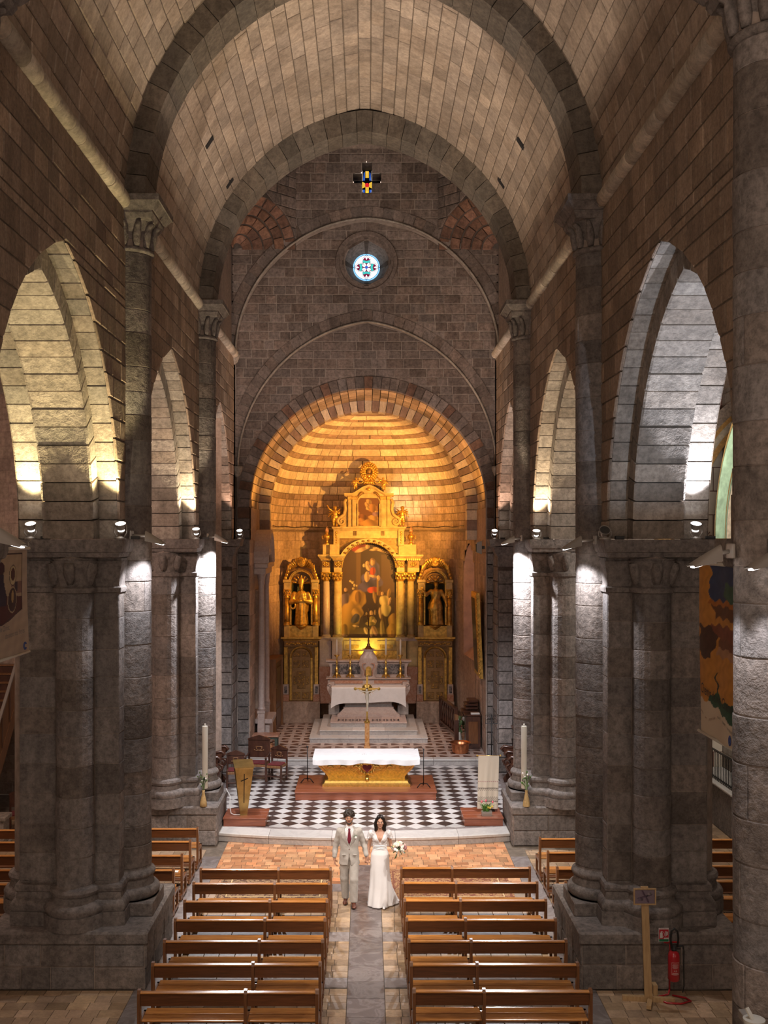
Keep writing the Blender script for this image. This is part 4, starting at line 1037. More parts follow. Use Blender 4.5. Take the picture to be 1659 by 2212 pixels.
mb = MB(); mb.box(-3.9, 3.9, YP+.3, 40, .1, ZP, 0); mb.build('pavement', M['bowtie'], pr)
x = -3.9
while x < 3.85:
    e = min(3.9, x+rnd.uniform(1.2, 1.7)); mb = MB(); mb.box(x+.003, e-.003, YP-.03, YP+.31, ZP-.05, ZP+.002, .008, rnd.random()); mb.build('step_tread', M['step_marble'], pr)
    mb = MB(); mb.box(x+.003, e-.003, YP, YP+.2, ZC-.05, ZP-.05, 0, rnd.random()); mb.build('step_riser', M['grey_marble'], pr); x = e
# ================================================================== side aisles
for s2, sd in ((-1, 'left'), (1, 'right')):
    xo = 10.5*s2 if s2 < 0 else 9.3
    wl = thing('wall_aisle_%s' % sd, (xo, 20, 0), kind='structure'); mb = MB()
    mb.add([(xo, 3, 0), (xo, 33, 0), (xo, 33, 11), (xo, 3, 11)], [(0, 1, 2, 3)])
    if s2 < 0: mb.add([(-10.5, 29, 0), (-4.0, 29, 0), (-4.0, 29, 11), (-10.5, 29, 11)], [(0, 1, 2, 3)])
    mb.build('wall_core', M['apse_wall'] if s2 < 0 else M['arch'], wl)
    st = Stones()
    if s2 < 0:
        S = lambda u, v: ((u, 29.0, v), (0, -1, 0)); st.courses(S, vsteps(0, 11, .36), lambda v: -10.5, lambda v: -5.4, .4, .9, th=(.006, .02))
        S = lambda u, v: ((xo, u, v), (1, 0, 0)); st.courses(S, vsteps(0, 10.8, .36), lambda v: 21.0, lambda v: 29.0, .4, .9, th=(.006, .02))
    else:
        S = lambda u, v: ((xo, u, v), (-1, 0, 0)); st.courses(S, vsteps(0, 10.8, .36), lambda v: 18.0, lambda v: 33.0, .4, .9, th=(.006, .02))
    st.flush(wl, M['apse_wall'] if s2 < 0 else M['arch'])
    mb = MB(); mb.grid(lambda s, t: (s2*(5.4+(5.1 if s2 < 0 else 3.9)*t), lerp(3, 33, s), 10.9+1.4*math.sin(PI*t)), 1, 10); tag(mb.build('ceiling_aisle_%s' % sd, M['wall'], None), kind='structure')
# painted chapel at the end of the right aisle
ch = thing('wall_chapel', (8.3, 26, 0), kind='structure'); mb = MB(); mb.add([(4.9, 27.6, 0), (9.3, 27.6, 0), (9.3, 27.6, 11), (4.9, 27.6, 11)], [(0, 1, 2, 3)])
M['cream_wall'] = plain('cream_painted_wall', (.70, .62, .52), .8, 0, .12, 3); M['line'] = plain('brown_line_paint', (.18, .09, .07), .8); M['ornament'] = plain('grey_brown_ornament', (.30, .22, .17), .7, 0, .5, 18)
M['sage'] = plain('sage_green_paint', (.25, .36, .25), .7, 0, .35, 4); M['sage_dark'] = plain('dark_sage_paint', (.12, .18, .13), .7, 0, .3, 4); M['ochre'] = plain('ochre_gold_paint', (.55, .30, .09), .55, .2, .35, 16); M['cream_p'] = plain('cream_ornament_paint', (.58, .49, .37), .7, 0, .35, 9); M['teal_p'] = plain('pale_green_paint', (.30, .47, .36), .7, 0, .2, 5)
mb.build('wall_core', M['line'], ch); st = Stones()
S = lambda u, v: ((u, 27.6, v), (0, -1, 0)); vl = [k*.62+.2 for k in range(17)]
for k in range(len(vl)-1):
    x = 5.0+(k % 2)*.45
    while x < 9.3: vs, fs = vblock(S, x, x+.9, x, x+.9, vl[k], vl[k+1], 1, 1, .012, .008, .003); st.add(vs, fs, .5); x += .9
st.flush(ch, M['cream_wall'], 'painted_ashlar')
for kx, kz in ((8.45, 7.72), (8.9, 7.1), (8.45, 6.48)):
    for k in range(6): a = k*PI/3; mb = MB(); mb.bar((kx+.04*math.cos(a), 27.585, kz+.04*math.sin(a)), (kx+.11*math.cos(a), 27.585, kz+.11*math.sin(a)), .02, .02); mb.build('painted_star', M['line'], ch)
fr = thing('chapel_vault', (9.8, 24.6, ZI), 'painted chapel vault with green and ochre ribs seen behind the right arcade', 'vault')
rings = [(2.06, 1.96, 'ochre', .0), (1.96, 1.66, 'sage', .05), (1.66, 1.54, 'ochre', .02), (1.54, 1.44, 'teal_p', .08), (1.44, 1.16, 'cream_p', .10), (1.16, 1.06, 'teal_p', .10), (1.06, .98, 'ochre', .06)]
def ell(a, t): return (9.83-a*math.cos(t), ZI+.02+a*2.15*math.sin(t))
for k, (a0, a1, mt, dy) in enumerate(rings):
    mb = MB(); y = 23.6+k*.28
    mb.loft([[(ell(a, PI*.5*i/20)[0]*(1), yy, ell(a, PI*.5*i/20)[1]) for i in range(21)] for a, yy in ((a0, y), (a0, y-dy), (a1, y+.28-dy), (a1, y+.28))], closed=False); mb.build('painted_rib', M[mt], fr)
mb = MB(); 
arc2 = lambda r, t: (10.35-r*math.cos(t), ZI+.0+r*1.55*math.sin(t))
for k, (r0, r1, mt) in enumerate(((2.52, 2.30, 'ornament'), (2.30, 2.22, 'ochre'), (2.22, 2.10, 'cream_p'), (2.10, 1.98, 'ochre'))):
    mb = MB(); mb.loft([[(arc2(r, PI*.5*i/20)[0], yy, arc2(r, PI*.5*i/20)[1]) for i in range(21)] for r, yy in ((r0, 26.9), (r1, 26.86), (r1, 27.3))], closed=False); mb.build('painted_band', M[mt], fr)
mb = MB(); mb.box(7.6, 9.3, 27.35, 27.6, 6.55, 6.95, .02); mb.box(7.5, 9.3, 27.25, 27.6, 6.95, 7.05, .02); mb.build('painted_cornice', M['ochre'], ch)
mb = MB(); mb.box(7.6, 9.3, 27.3, 27.6, 6.0, 6.5, .02); mb.build('painted_frieze', M['cream_wall'], ch)
# ================================================================== organic shapes from distance fields
class SDF:
    def __init__(s, lo, hi, h):
        s.lo = np.array(lo, float); s.h = h; s.n = np.ceil((np.array(hi)-s.lo)/h).astype(int)+1
        s.F = np.full(s.n, 1.0, np.float32); s.ax = [s.lo[k]+h*np.arange(s.n[k], dtype=np.float32) for k in range(3)]
    def _sl(s, lo, hi, pad):
        i0 = np.clip(np.floor((np.array(lo)-pad-s.lo)/s.h).astype(int), 0, s.n-1); i1 = np.clip(np.ceil((np.array(hi)+pad-s.lo)/s.h).astype(int)+1, 1, s.n)
        sl = tuple(slice(a, b) for a, b in zip(i0, i1))
        X, Y, Z = np.meshgrid(s.ax[0][sl[0]], s.ax[1][sl[1]], s.ax[2][sl[2]], indexing='ij', sparse=True); return sl, X, Y, Z
    def _put(s, sl, d, k, sub=False):
        f = s.F[sl]
        if sub: d = -d; h = np.clip(.5-.5*(f-d)/max(k, 1e-5), 0, 1); s.F[sl] = f*(1-h)+d*h+k*h*(1-h)
        else: h = np.clip(.5+.5*(f-d)/max(k, 1e-5), 0, 1); s.F[sl] = f*(1-h)+d*h-k*h*(1-h)
    def cap(s, a, b, ra, rb=None, k=.02, sub=False):
        rb = ra if rb is None else rb; a = np.array(a, float); b = np.array(b, float); R = max(ra, rb)
        sl, X, Y, Z = s._sl(np.minimum(a, b)-R, np.maximum(a, b)+R, k*2+.03)
        ba = b-a; L = max(1e-9, ba.dot(ba)); t = np.clip(((X-a[0])*ba[0]+(Y-a[1])*ba[1]+(Z-a[2])*ba[2])/L, 0, 1)
        d = np.sqrt((X-a[0]-t*ba[0])**2+(Y-a[1]-t*ba[1])**2+(Z-a[2]-t*ba[2])**2)-(ra+(rb-ra)*t); s._put(sl, d, k, sub); return s
    def ell(s, c, r, k=.02, sub=False, R=None):
        c = np.array(c, float); r = np.array(r, float); m = r.max() if R is not None else r
        sl, X, Y, Z = s._sl(c-m, c+m, k*2+.03); X = X-c[0]; Y = Y-c[1]; Z = Z-c[2]
        if R is not None:
            Mx = np.array(R.transposed() if hasattr(R, 'transposed') else R, float); X, Y, Z = (Mx[i][0]*X+Mx[i][1]*Y+Mx[i][2]*Z for i in range(3))
        q = np.sqrt((X/r[0])**2+(Y/r[1])**2+(Z/r[2])**2); q2 = np.sqrt((X/r[0]**2)**2+(Y/r[1]**2)**2+(Z/r[2]**2)**2)+1e-9
        s._put(sl, q*(q-1)/q2, k, sub); return s
    def chain(s, pts, rr, k=.02):
        for i in range(len(pts)-1): s.cap(pts[i], pts[i+1], rr[i], rr[i+1], k)
        return s
    def stack(s, rings, k=.015, fold=None):
        """body of elliptic sections: rings (z, cx, cy, rx, ry) from bottom to top"""
        zs = np.array([r[0] for r in rings]); A = np.array(rings, float); lo = (A[:, 1]-A[:, 3]).min(), (A[:, 2]-A[:, 4]).min(), zs[0]; hi = (A[:, 1]+A[:, 3]).max(), (A[:, 2]+A[:, 4]).max(), zs[-1]
        sl, X, Y, Z = s._sl(lo, hi, k*2+.04); z = np.clip(Z, zs[0], zs[-1]); cx, cy, rx, ry = (np.interp(z, zs, A[:, i]).astype(np.float32) for i in (1, 2, 3, 4))
        u = X-cx; v = Y-cy; q = np.sqrt((u/rx)**2+(v/ry)**2); m = np.minimum(rx, ry)
        if fold is not None: q = q*(1-fold(np.arctan2(v/ry, u/rx), Z))
        d = np.maximum((q-1)*m, np.abs(Z-(zs[0]+zs[-1])/2)-(zs[-1]-zs[0])/2); s._put(sl, d.astype(np.float32), k); return s
    def cut(s, fn):
        """keep only where fn(X,Y,Z) < 0"""
        X, Y, Z = np.meshgrid(*s.ax, indexing='ij', sparse=True); s.F = np.maximum(s.F, np.broadcast_to(fn(X, Y, Z), s.F.shape).astype(np.float32)); return s
    def warp(s, fn):
        X, Y, Z = np.meshgrid(*s.ax, indexing='ij', sparse=True); s.F = s.F+fn(X, Y, Z).astype(np.float32); return s
    def mesh(s):
        F = np.pad(s.F, 1, constant_values=1.0); n = np.array(F.shape); ins = F < 0
        c = np.zeros(n-1, np.int8); 
        for dx in (0, 1):
            for dy in (0, 1):
                for dz in (0, 1): c += ins[dx:n[0]-1+dx, dy:n[1]-1+dy, dz:n[2]-1+dz]
        act = (c > 0) & (c < 8); idx = np.argwhere(act); vid = np.full(act.shape, -1, np.int64); vid[act] = np.arange(len(idx))
        acc = np.zeros((len(idx), 3)); cnt = np.zeros(len(idx)); I = idx
        for a in range(3):
            o1, o2 = [k for k in range(3) if k != a]
            for p in (0, 1):
                for q in (0, 1):
                    b = I.copy(); b[:, o1] += p; b[:, o2] += q; e = b.copy(); e[:, a] += 1
                    f0 = F[b[:, 0], b[:, 1], b[:, 2]]; f1 = F[e[:, 0], e[:, 1], e[:, 2]]; m = (f0 < 0) != (f1 < 0)
                    t = np.where(m, f0/np.where(m, f0-f1, 1), 0); P = b.astype(float); P[:, a] += t; acc[m] += P[m]; cnt[m] += 1
        V = (acc/cnt[:, None]-1)*s.h+s.lo; faces = []
        for a in range(3):
            o1, o2 = [(1, 2), (2, 0), (0, 1)][a]; sh = [slice(None)]*3; sh2 = [slice(None)]*3; sh[a] = slice(0, n[a]-1); sh2[a] = slice(1, n[a])
            A0 = ins[tuple(sh)]; A1 = ins[tuple(sh2)]; E = np.argwhere(A0 != A1)
            E = E[(E[:, o1] > 0) & (E[:, o2] > 0)]; flip = ins[E[:, 0], E[:, 1], E[:, 2]]
            def g(d1, d2):
                q = E.copy(); q[:, o1] += d1; q[:, o2] += d2; return vid[q[:, 0], q[:, 1], q[:, 2]]
            Q = np.stack([g(-1, -1), g(0, -1), g(0, 0), g(-1, 0)], 1); Q[~flip] = Q[~flip][:, ::-1]; faces.append(Q[(Q >= 0).all(1)])
        return V, np.concatenate(faces)
    def build(s, name, mat, parent=None, off=(0, 0, 0), paint=None, sc=1.0, smooth_iter=1, **kw):
        V, Fc = s.mesh()
        if smooth_iter:
            E = np.concatenate([Fc[:, [0, 1]], Fc[:, [1, 2]], Fc[:, [2, 3]], Fc[:, [3, 0]]])
            for _ in range(smooth_iter):
                S2 = np.zeros_like(V); C2 = np.zeros(len(V)); np.add.at(S2, E[:, 0], V[E[:, 1]]); np.add.at(C2, E[:, 0], 1); np.add.at(S2, E[:, 1], V[E[:, 0]]); np.add.at(C2, E[:, 1], 1); V = V*.5+.5*S2/C2[:, None]
        mb = MB(); mb.v = [tuple(p) for p in (V*sc+np.array(off))]; mb.f = [tuple(f) for f in Fc.tolist()]; mb.t = [.5]*len(mb.v)
        if paint is not None: mb.c = [tuple(q) for q in paint(V).tolist()]
        return mb.build(name, mat, parent, True, **kw)
# ================================================================== benches
def make_bench(L, split=None, mirror=False, kneel=False):
    """faces +y; back at y=0, from x=0 to L"""
    t = thing('church_bench', (0, 0, 0))
    def part(nm, mat, *a, **k):
        mb = MB(); mb.box(*a, **k); return mb.build(nm, mat, t, local=True)
    posts = [0.02, L-.02]+([split] if split else [])
    for x in posts:
        mb = MB(); wv = .022
        q = [(-.065, 0), (-.07, .84), (-.05, .885), (.01, .885), (.018, .46), (.006, 0)]
        mb.prism(q, lambda u, v, w_: (x+w_, u, v), -wv, wv); mb.box(x-wv, x+wv, .355, .41, 0, .42); mb.box(x-wv, x+wv, 0, .41, .36, .42); mb.box(x-wv, x+wv, 0, .40, .05, .10)
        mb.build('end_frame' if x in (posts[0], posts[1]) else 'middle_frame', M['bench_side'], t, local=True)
    secs = [(0.04, split-.02), (split+.02, L-.04)] if split else [(.04, L-.04)]
    for a, b in secs:
        part('top_rail', M['bench'], a-.03, b+.03, -.062, .012, .832, .858, bev=.008, tint=rnd.uniform(.3, .7))
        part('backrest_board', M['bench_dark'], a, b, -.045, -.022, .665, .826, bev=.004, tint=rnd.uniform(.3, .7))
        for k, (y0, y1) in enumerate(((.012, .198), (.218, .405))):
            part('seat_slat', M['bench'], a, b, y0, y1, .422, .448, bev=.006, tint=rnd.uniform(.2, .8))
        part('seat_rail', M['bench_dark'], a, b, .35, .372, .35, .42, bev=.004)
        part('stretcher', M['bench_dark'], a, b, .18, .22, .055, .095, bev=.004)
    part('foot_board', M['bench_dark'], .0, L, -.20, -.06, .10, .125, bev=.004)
    for x in (posts[0], posts[1]): part('foot_bracket', M['bench_side'], x-.018, x+.018, -.20, -.02, .04, .10)
    return t
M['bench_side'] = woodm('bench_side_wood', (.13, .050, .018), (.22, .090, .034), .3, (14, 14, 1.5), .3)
LEFT_D = [19.65, 18.83, 17.90, 17.02, 16.12, 15.24, 14.31]; RIGHT_D = [19.73, 18.87, 17.95, 17.03, 16.13, 15.24, 14.34]
ordn = ['first', 'second', 'third', 'fourth', 'fifth', 'sixth', 'seventh']
bl = make_bench(2.455, 1.465); br = make_bench(2.44, .97)
for i in range(7):
    cnt = ordn[i]+' row from the altar' if i < 6 else 'last row, nearest the camera'
    for src, dl, x0, sd in ((bl, LEFT_D, -3.115, 'left'), (br, RIGHT_D, .62, 'right')):
        o = src if i == 0 else copy_tree(src, (0, 0, 0), 0)
        o.location = (x0, dl[i]+.05, 0)
        tag(o, 'varnished wooden church bench %s of the aisle, %s' % (sd, cnt), 'bench', 'benches beside the centre aisle')
bs = make_bench(2.3)
rows = [22.4, 21.45, 20.5, 19.6]
for i, d in enumerate(rows):
    o = bs if i == 0 else copy_tree(bs, (0, 0, 0), 0); o.location = (-5.88, d+.05, 0)
    tag(o, 'short wooden bench between the two left piers, %s from the altar' % ordn[i], 'bench', 'benches between the left piers')
for i, d in enumerate([21.65, 20.7, 19.68, 18.85]):
    o = copy_tree(bs, (3.53, d+.05, 0), 0); tag(o, 'short wooden bench between the two right piers, %s from the altar' % ordn[i], 'bench', 'benches between the right piers')
for i, d in enumerate([22.3, 21.4, 20.5, 19.6, 18.8, 17.85]):
    o = copy_tree(bs, (-8.36, d+.05, 0), 0); tag(o, 'wooden bench in the dark left side aisle, %s row from the far end' % ordn[i], 'bench', 'benches in the left side aisle')
for i, d in enumerate([21.6, 20.7, 19.85, 18.95, 18.05]):
    o = copy_tree(bs, (6.0, d+.05, 0), 0); tag(o, 'wooden bench in the right side aisle, %s row from the chapel' % ordn[i], 'bench', 'benches in the right side aisle')
o = copy_tree(bs, (6.42, 26.5, 0), 0); tag(o, 'lone wooden bench by the iron stair railing in the right aisle', 'bench')
mb = MB(); mb.box(-4.1, -3.72, 20.75, 20.86, .451, .458, .002); mb.build('paper_sheet', M['paper'], None, label='white sheet of paper left on a bench between the left piers', cat='paper')
# ---- rugs
def rug(x0, x1, y0, y1, lab, base, rim, dark):
    m, nt, b = new_mat('rug_weave'); b.inputs['Roughness'].default_value = .95
    geo = nd(nt, 'ShaderNodeNewGeometry'); vo = nd(nt, 'ShaderNodeTexVoronoi', i_Scale=17.0); lk(nt, geo, 'Position', vo, 'Vector')
    r = ramp(nt, [(.0, rim), (.25, dark), (.42, base), (.6, dark)]); lk(nt, vo, 'Distance', r, 'Fac'); lk(nt, r, 'Color', b, 'Base Color')
    t = thing('rug', ((x0+x1)/2, (y0+y1)/2, 0), lab, 'rug'); mb = MB(); mb.box(x0, x1, y0, y1, 0, .008, .002); mb.build('pile', m, t)
    for k, (i0, i1, mt) in enumerate(((.04, .075, plain('rug_line', dark, .95)), (.20, .225, plain('rug_line', rim, .95)))):
        mb = MB()
        for q in ((x0+i0, x1-i0, y0+i0, y0+i1), (x0+i0, x1-i0, y1-i1, y1-i0), (x0+i0, x0+i1, y0+i1, y1-i1), (x1-i1, x1-i0, y0+i1, y1-i1)): mb.box(q[0], q[1], q[2], q[3], .006, .0095)
        mb.build('border_line', mt, t)
rug(-2.98, -.72, 20.45, 22.3, 'patterned beige carpet under the first left benches', (.45, .30, .16), (.62, .47, .24), (.11, .055, .035))
rug(.48, 2.9, 20.45, 22.3, 'patterned ochre carpet under the first right benches', (.50, .30, .13), (.60, .45, .24), (.20, .07, .04))
# ================================================================== chancel furniture
def dais(x0, x1, y0, y1, z0, z1, lab):
    t = thing('wooden_dais', ((x0+x1)/2, (y0+y1)/2, z0), lab, 'dais', 'wooden platforms of the chancel')
    mb = MB(); mb.box(x0+.02, x1-.02, y0+.02, y1-.02, z0, z1-.03); mb.build('frame', M['dais'], t)
    n = max(3, int((y1-y0)/.26))
    for i in range(n): mb = MB(); mb.box(x0, x1, lerp(y0, y1, i/n)+.001, lerp(y0, y1, (i+1)/n)-.001, z1-.03, z1, .003, rnd.uniform(.35, .65)); mb.build('board', M['dais'], t)
dais(-1.89, 1.82, 27.5, 29.5, ZC, .41, 'large mahogany dais under the golden altar')
dais(-3.42, -2.39, 24.98, 25.9, ZC, .395, 'small mahogany dais under the brass lectern')
dais(2.29, 3.24, 25.02, 26.0, ZC, .395, 'small mahogany dais under the woven cloth stand')
# ---- golden altar
t = thing('golden_altar', (-.02, 28.6, .41), 'sarcophagus-shaped golden altar with carved relief and a red heart', 'altar'); cx = -.02
sect = lambda hx, y0, y1, z: [(cx-hx, y0, z), (cx+hx, y0, z), (cx+hx, y1, z), (cx-hx, y1, z)]
mb = MB(); mb.loft([sect(1.17, 28.1, 29.0, .41), sect(1.17, 28.1, 29.0, .47), sect(1.12, 28.14, 28.96, .50), sect(1.10, 28.16, 28.94, .56), sect(1.13, 28.12, 28.98, .58), sect(1.06, 28.2, 28.9, .60)]); mb.build('base_moulding', M['gold'], t)
body = [(1.02, .60), (1.04, .68), (1.10, .76), (1.18, .84), (1.26, .94), (1.32, 1.04), (1.335, 1.12), (1.33, 1.14)]
mb = MB(); mb.loft([sect(h, 28.22-(h-1.02)*.55, 28.9+(h-1.02)*.4, z) for h, z in body]); mb.build('carved_body', M['gold'], t)
fy = lambda z: 28.22-(np.interp(z, [q[1] for q in body], [q[0] for q in body])-1.02)*.55
mb = MB()
for i in range(-13, 14):     # lattice of the relief
    for s2 in (-1, 1):
        pts = [(cx+i*.085+s2*(z-.85)*.9, fy(z)-.003, z) for z in np.linspace(.64, 1.06, 8)]
        pts = [p for p in pts if abs(p[0]-cx) < np.interp(p[2], [q[1] for q in body], [q[0] for q in body])-.04 and abs(p[0]-cx) > .2]
        if len(pts) > 1: mb.tube(pts, .006, 4)
mb.build('lattice_relief', M['gold'], t, kind='stuff')
for s2 in (-1, 1):
    for k in range(3):
        mb = MB(); x0 = cx+s2*(.30+.34*k)
        mb.tube([(x0+s2*.13*math.cos(a)*(.3+.7*a/6), fy(.9+.09*math.sin(a))-.015, .93+.09*math.sin(a)*(.3+.7*a/6)) for a in np.linspace(.2, 6, 14)], [.012+.012*math.sin(PI*i/13) for i in range(14)], 6); mb.build('scroll_relief', M['gold'], t, True)
mb = MB()
for k in range(13): a = 2*PI*k/13; mb.sphere((cx+.02+.20*math.cos(a), fy(.92+.16*math.sin(a))-.012, .92+.16*math.sin(a)), .045, 8, 5, (1, .6, 1))
mb.build('heart_frame', M['gold'], t, True)
hp = [(.125*(16*math.sin(a)**3)/16, .115*(13*math.cos(a)-5*math.cos(2*a)-2*math.cos(3*a)-math.cos(4*a))/14) for a in np.linspace(0, 2*PI, 24, endpoint=False)]
mb = MB(); mb.prism(hp, lambda u, v, w_: (cx+.02+u, fy(.92)-.03+w_, .92+v), 0, .05); mb.build('red_heart', M['red_velvet'], t)
mb = MB(); mb.sphere((cx+.02, 28.13, .60), .06, 8, 6); mb.build('cherub_boss', M['gold'], t, True)
mb = MB(); mb.box(cx-1.38, cx+1.38, 28.0, 29.2, 1.14, 1.20, .01); mb.build('table_slab', M['gold'], t)
# cloth
t = thing('altar_cloth', (-.02, 28.6, 1.2), 'white linen cloth draped over the golden altar', 'altar cloth'); mb = MB()
def cl(s, q):
    x = cx-1.42+2.84*s; a = q*1.7; drop = .17+.02*math.sin(9*s)+.015*math.sin(23*s)
    if a < drop: return (x+.006*math.sin(30*s), 27.965-.018*math.sin(s*40)*(1-a/drop)-.01, 1.205-(drop-a))
    y = 27.97+(a-drop); 
    return (x, min(y, 29.22), 1.207+.004*math.sin(11*s+4*q))
mb.grid(cl, 70, 40)
for s2 in (-1, 1): mb.grid(lambda s, q: (cx+s2*(1.42+.012*math.sin(14*s)), 27.97+1.25*s, 1.207-.16*q-.02*q*math.sin(8*s)), 30, 5)
mb.build('linen', M['linen'], t, True)
for k in (-.05, 0, .05): mb = MB(); mb.box(cx-.06+k-.006, cx-.06+k+.006, 28.4, 28.5 if k == 0 else 28.45, 1.211, 1.214); mb.build('embroidered_mark', M['red_velvet'], t)
# ---- microphone stands
def mic(x, y, z, h, lab, boom):
    t = thing('microphone_stand', (x, y, z), lab, 'stand', 'microphone stands at the altar')
    for k in range(3):
        a = PI/2+k*2*PI/3; mb = MB(); mb.tube([(x, y, z+.10), (x+.10*math.cos(a), y+.10*math.sin(a), z+.11), (x+.2*math.cos(a), y+.2*math.sin(a), z+.012)], .013, 6); mb.build('foot', M['iron'], t, True)
    mb = MB(); mb.tube([(x, y, z+.09), (x, y, z+h)], .012, 6); mb.build('pole', M['iron'], t, True)
    if boom:
        mb = MB(); mb.tube([(x, y, z+h), (x-.05, y-.02, z+h+.10), (x-.26, y-.08, z+h+.05)], .006, 5); mb.build('gooseneck', M['iron'], t, True)
    mb = MB(); mb.sphere((x, y, z+h+.02), .022, 8, 6, (1, 1, 1.4)); mb.build('microphone_head', M['black'], t, True)
mic(1.50, 28.05, .41, .98, 'black microphone stand right of the golden altar', True)
mic(-1.62, 28.6, .41, .95, 'thin black microphone stand left of the golden altar', True)
# ---- brass lectern
bx, by = -2.97, 25.35; t = thing('brass_lectern', (bx, by, .395), 'tapering brass lectern with a thin black cross', 'lectern')
def sq(hw, z, a=.42): return [(bx+hw*math.sqrt(2)*math.cos(a+PI/4+k*PI/2-PI/2-.2), by+hw*math.sqrt(2)*math.sin(a+PI/4+k*PI/2-PI/2-.2), z) for k in range(4)]
mb = MB(); mb.loft([sq(.085, .395), sq(.085, .42), sq(.215, 1.52), sq(.225, 1.55)]); mb.build('body', M['old_brass'], t)
mb = MB(); top = [(x, y, z+(.10 if y > by else 0)) for x, y, z in sq(.235, 1.552)]; mb.loft([top, [(x, y, z+.02) for x, y, z in top]]); mb.build('book_rest', M['old_brass'], t)
c4 = [sq(.085, .42), sq(.215, 1.52)]
low = sorted(range(4), key=lambda i: c4[0][i][1])
i0 = low[0]; nx_ = [(i0+1) % 4, (i0-1) % 4]; i1 = max(nx_, key=lambda i: c4[0][i][0])
A_, B_, C_, D_ = (Vector(c4[0][i0]), Vector(c4[0][i1]), Vector(c4[1][i1]), Vector(c4[1][i0]))
nn = (B_-A_).cross(D_-A_).normalized(); nn = nn if nn.y < 0 else -nn
fp = lambda u, v: tuple((A_.lerp(B_, u)).lerp(D_.lerp(C_, u), v)+nn*.006)
mb = MB(); mb.bar(fp(.5, .25), fp(.5, .9), .018, .010); mb.bar(fp(.28, .74), fp(.74, .80), .012, .018); mb.build('black_cross', M['iron'], t)
mb = MB(); mb.tube([(-3.42, 25.6, .95), (-3.30, 25.42, .82), (-3.30, 25.35, .60), (-3.26, 25.28, .44), (-3.18, 25.25, .41), (-3.0, 25.27, .41)], .010, 6)
mb.build('white_cable', M['paper'], None, True, label='white cable hanging from the left pier to the lectern', cat='cable')
# ---- cloth stand with tulips
t = thing('woven_banner', (2.98, 25.6, .40), 'cream woven banner with dark embroidered bands on a stand', 'banner'); x0, x1 = 2.70, 3.20; yb = 25.62
mb = MB(); mb.tube([(x0-.03, yb, 1.745), (x1+.03, yb, 1.745)], .012, 8); mb.build('rod', M['gold'], t, True)
for xx in (x0-.03, x1+.04): mb = MB(); mb.sphere((xx, yb, 1.75), .022, 8, 6); mb.build('rod_knob', M['gold'], t, True)
mb = MB(); mb.tube([(2.95, yb+.06, .395), (2.95, yb+.06, 1.74)], .014, 6); mb.box(2.8, 3.1, yb-.02, yb+.14, .395, .42); mb.build('stand', M['iron'], t)
mb = MB(); fold = lambda s, q: .016*math.sin(s*11+.6)*q+.01*math.sin(s*23+q*3)*q
nb = 72; mb.grid(lambda s, q: (lerp(x0, x1, s)-(.03 if 1 else 0)*q, yb-.016-.03*q+fold(s, q), 1.75-1.28*q), 30, nb)
cream = (.66, .60, .50, 1); dk = (.13, .11, .09, 1); pk = (.42, .22, .22, 1); mb.c = []
for j in range(nb+1):
    for i in range(31):
        q = j/nb; c = cream
        if .478 < q < .492: c = pk if (i % 3) else cream
        if .60 < q < .665 or .765 < q < .87: c = dk if ((i+j) % 3 == 0 or q < .612 or .655 < q < .665 or q < .777 and q > .765 or q > .858) else cream
        mb.c.append(c)
mb.build('woven_cloth', M['print'], t, True)
t = thing('tulip_planter', (2.86, 25.25, .395), 'small planter of pink and yellow tulips at the foot of the woven banner', 'planter')
mb = MB(); mb.loft([[(2.74+i, 25.15+i*.3, .395), (2.97-i, 25.15+i*.3, .395), (2.97-i, 25.30, .395), (2.74+i, 25.30, .395)] if k == 0 else [(2.74-.01, 25.14, .50), (2.98, 25.14, .50), (2.98, 25.31, .50), (2.73, 25.31, .50)] for k, i in ((0, .005), (1, 0))]); mb.build('trough', M['lamp_grey'], t)
M['tulip_pink'] = plain('pink_petal', (.75, .16, .20), .5); M['tulip_yel'] = plain('yellow_petal', (.80, .60, .10), .5)
for k in range(34):
    a = rnd.uniform(0, 2*PI); r = rnd.uniform(.05, .19); bxx = 2.855+rnd.uniform(-.1, .1); byy = 25.22+rnd.uniform(-.04, .04); h = rnd.uniform(.10, .24); mb = MB()
    tip = Vector((bxx+r*math.cos(a), byy+r*.7*math.sin(a), .50+h)); mid_ = Vector((bxx+r*.4*math.cos(a), byy+r*.3*math.sin(a), .50+h*.75)); sd = Vector((-math.sin(a), math.cos(a), 0))*.017
    b0 = Vector((bxx, byy, .49)); mb.add([b0-sd*.4, b0+sd*.4, mid_+sd, tip, mid_-sd, mid_+Vector((0, 0, .006))], [(0, 1, 2, 5), (0, 5, 4), (5, 2, 3), (5, 3, 4)], rnd.random()); mb.build('leaf', M['leaf'], t)
for k, (dx, h, mt) in enumerate(((-.12, .24, 'tulip_pink'), (-.02, .26, 'tulip_pink'), (.14, .23, 'tulip_pink'), (.03, .10, 'tulip_yel'), (.08, .09, 'tulip_yel'), (.13, .12, 'tulip_yel'))):
    mb = MB(); c = (2.855+dx, 25.18, .5+h); mb.lathe([(.004, -.03), (.02, -.015), (.024, .005), (.016, .028), (.006, .03)], c, 8); mb.build('tulip', M[mt], t, True)
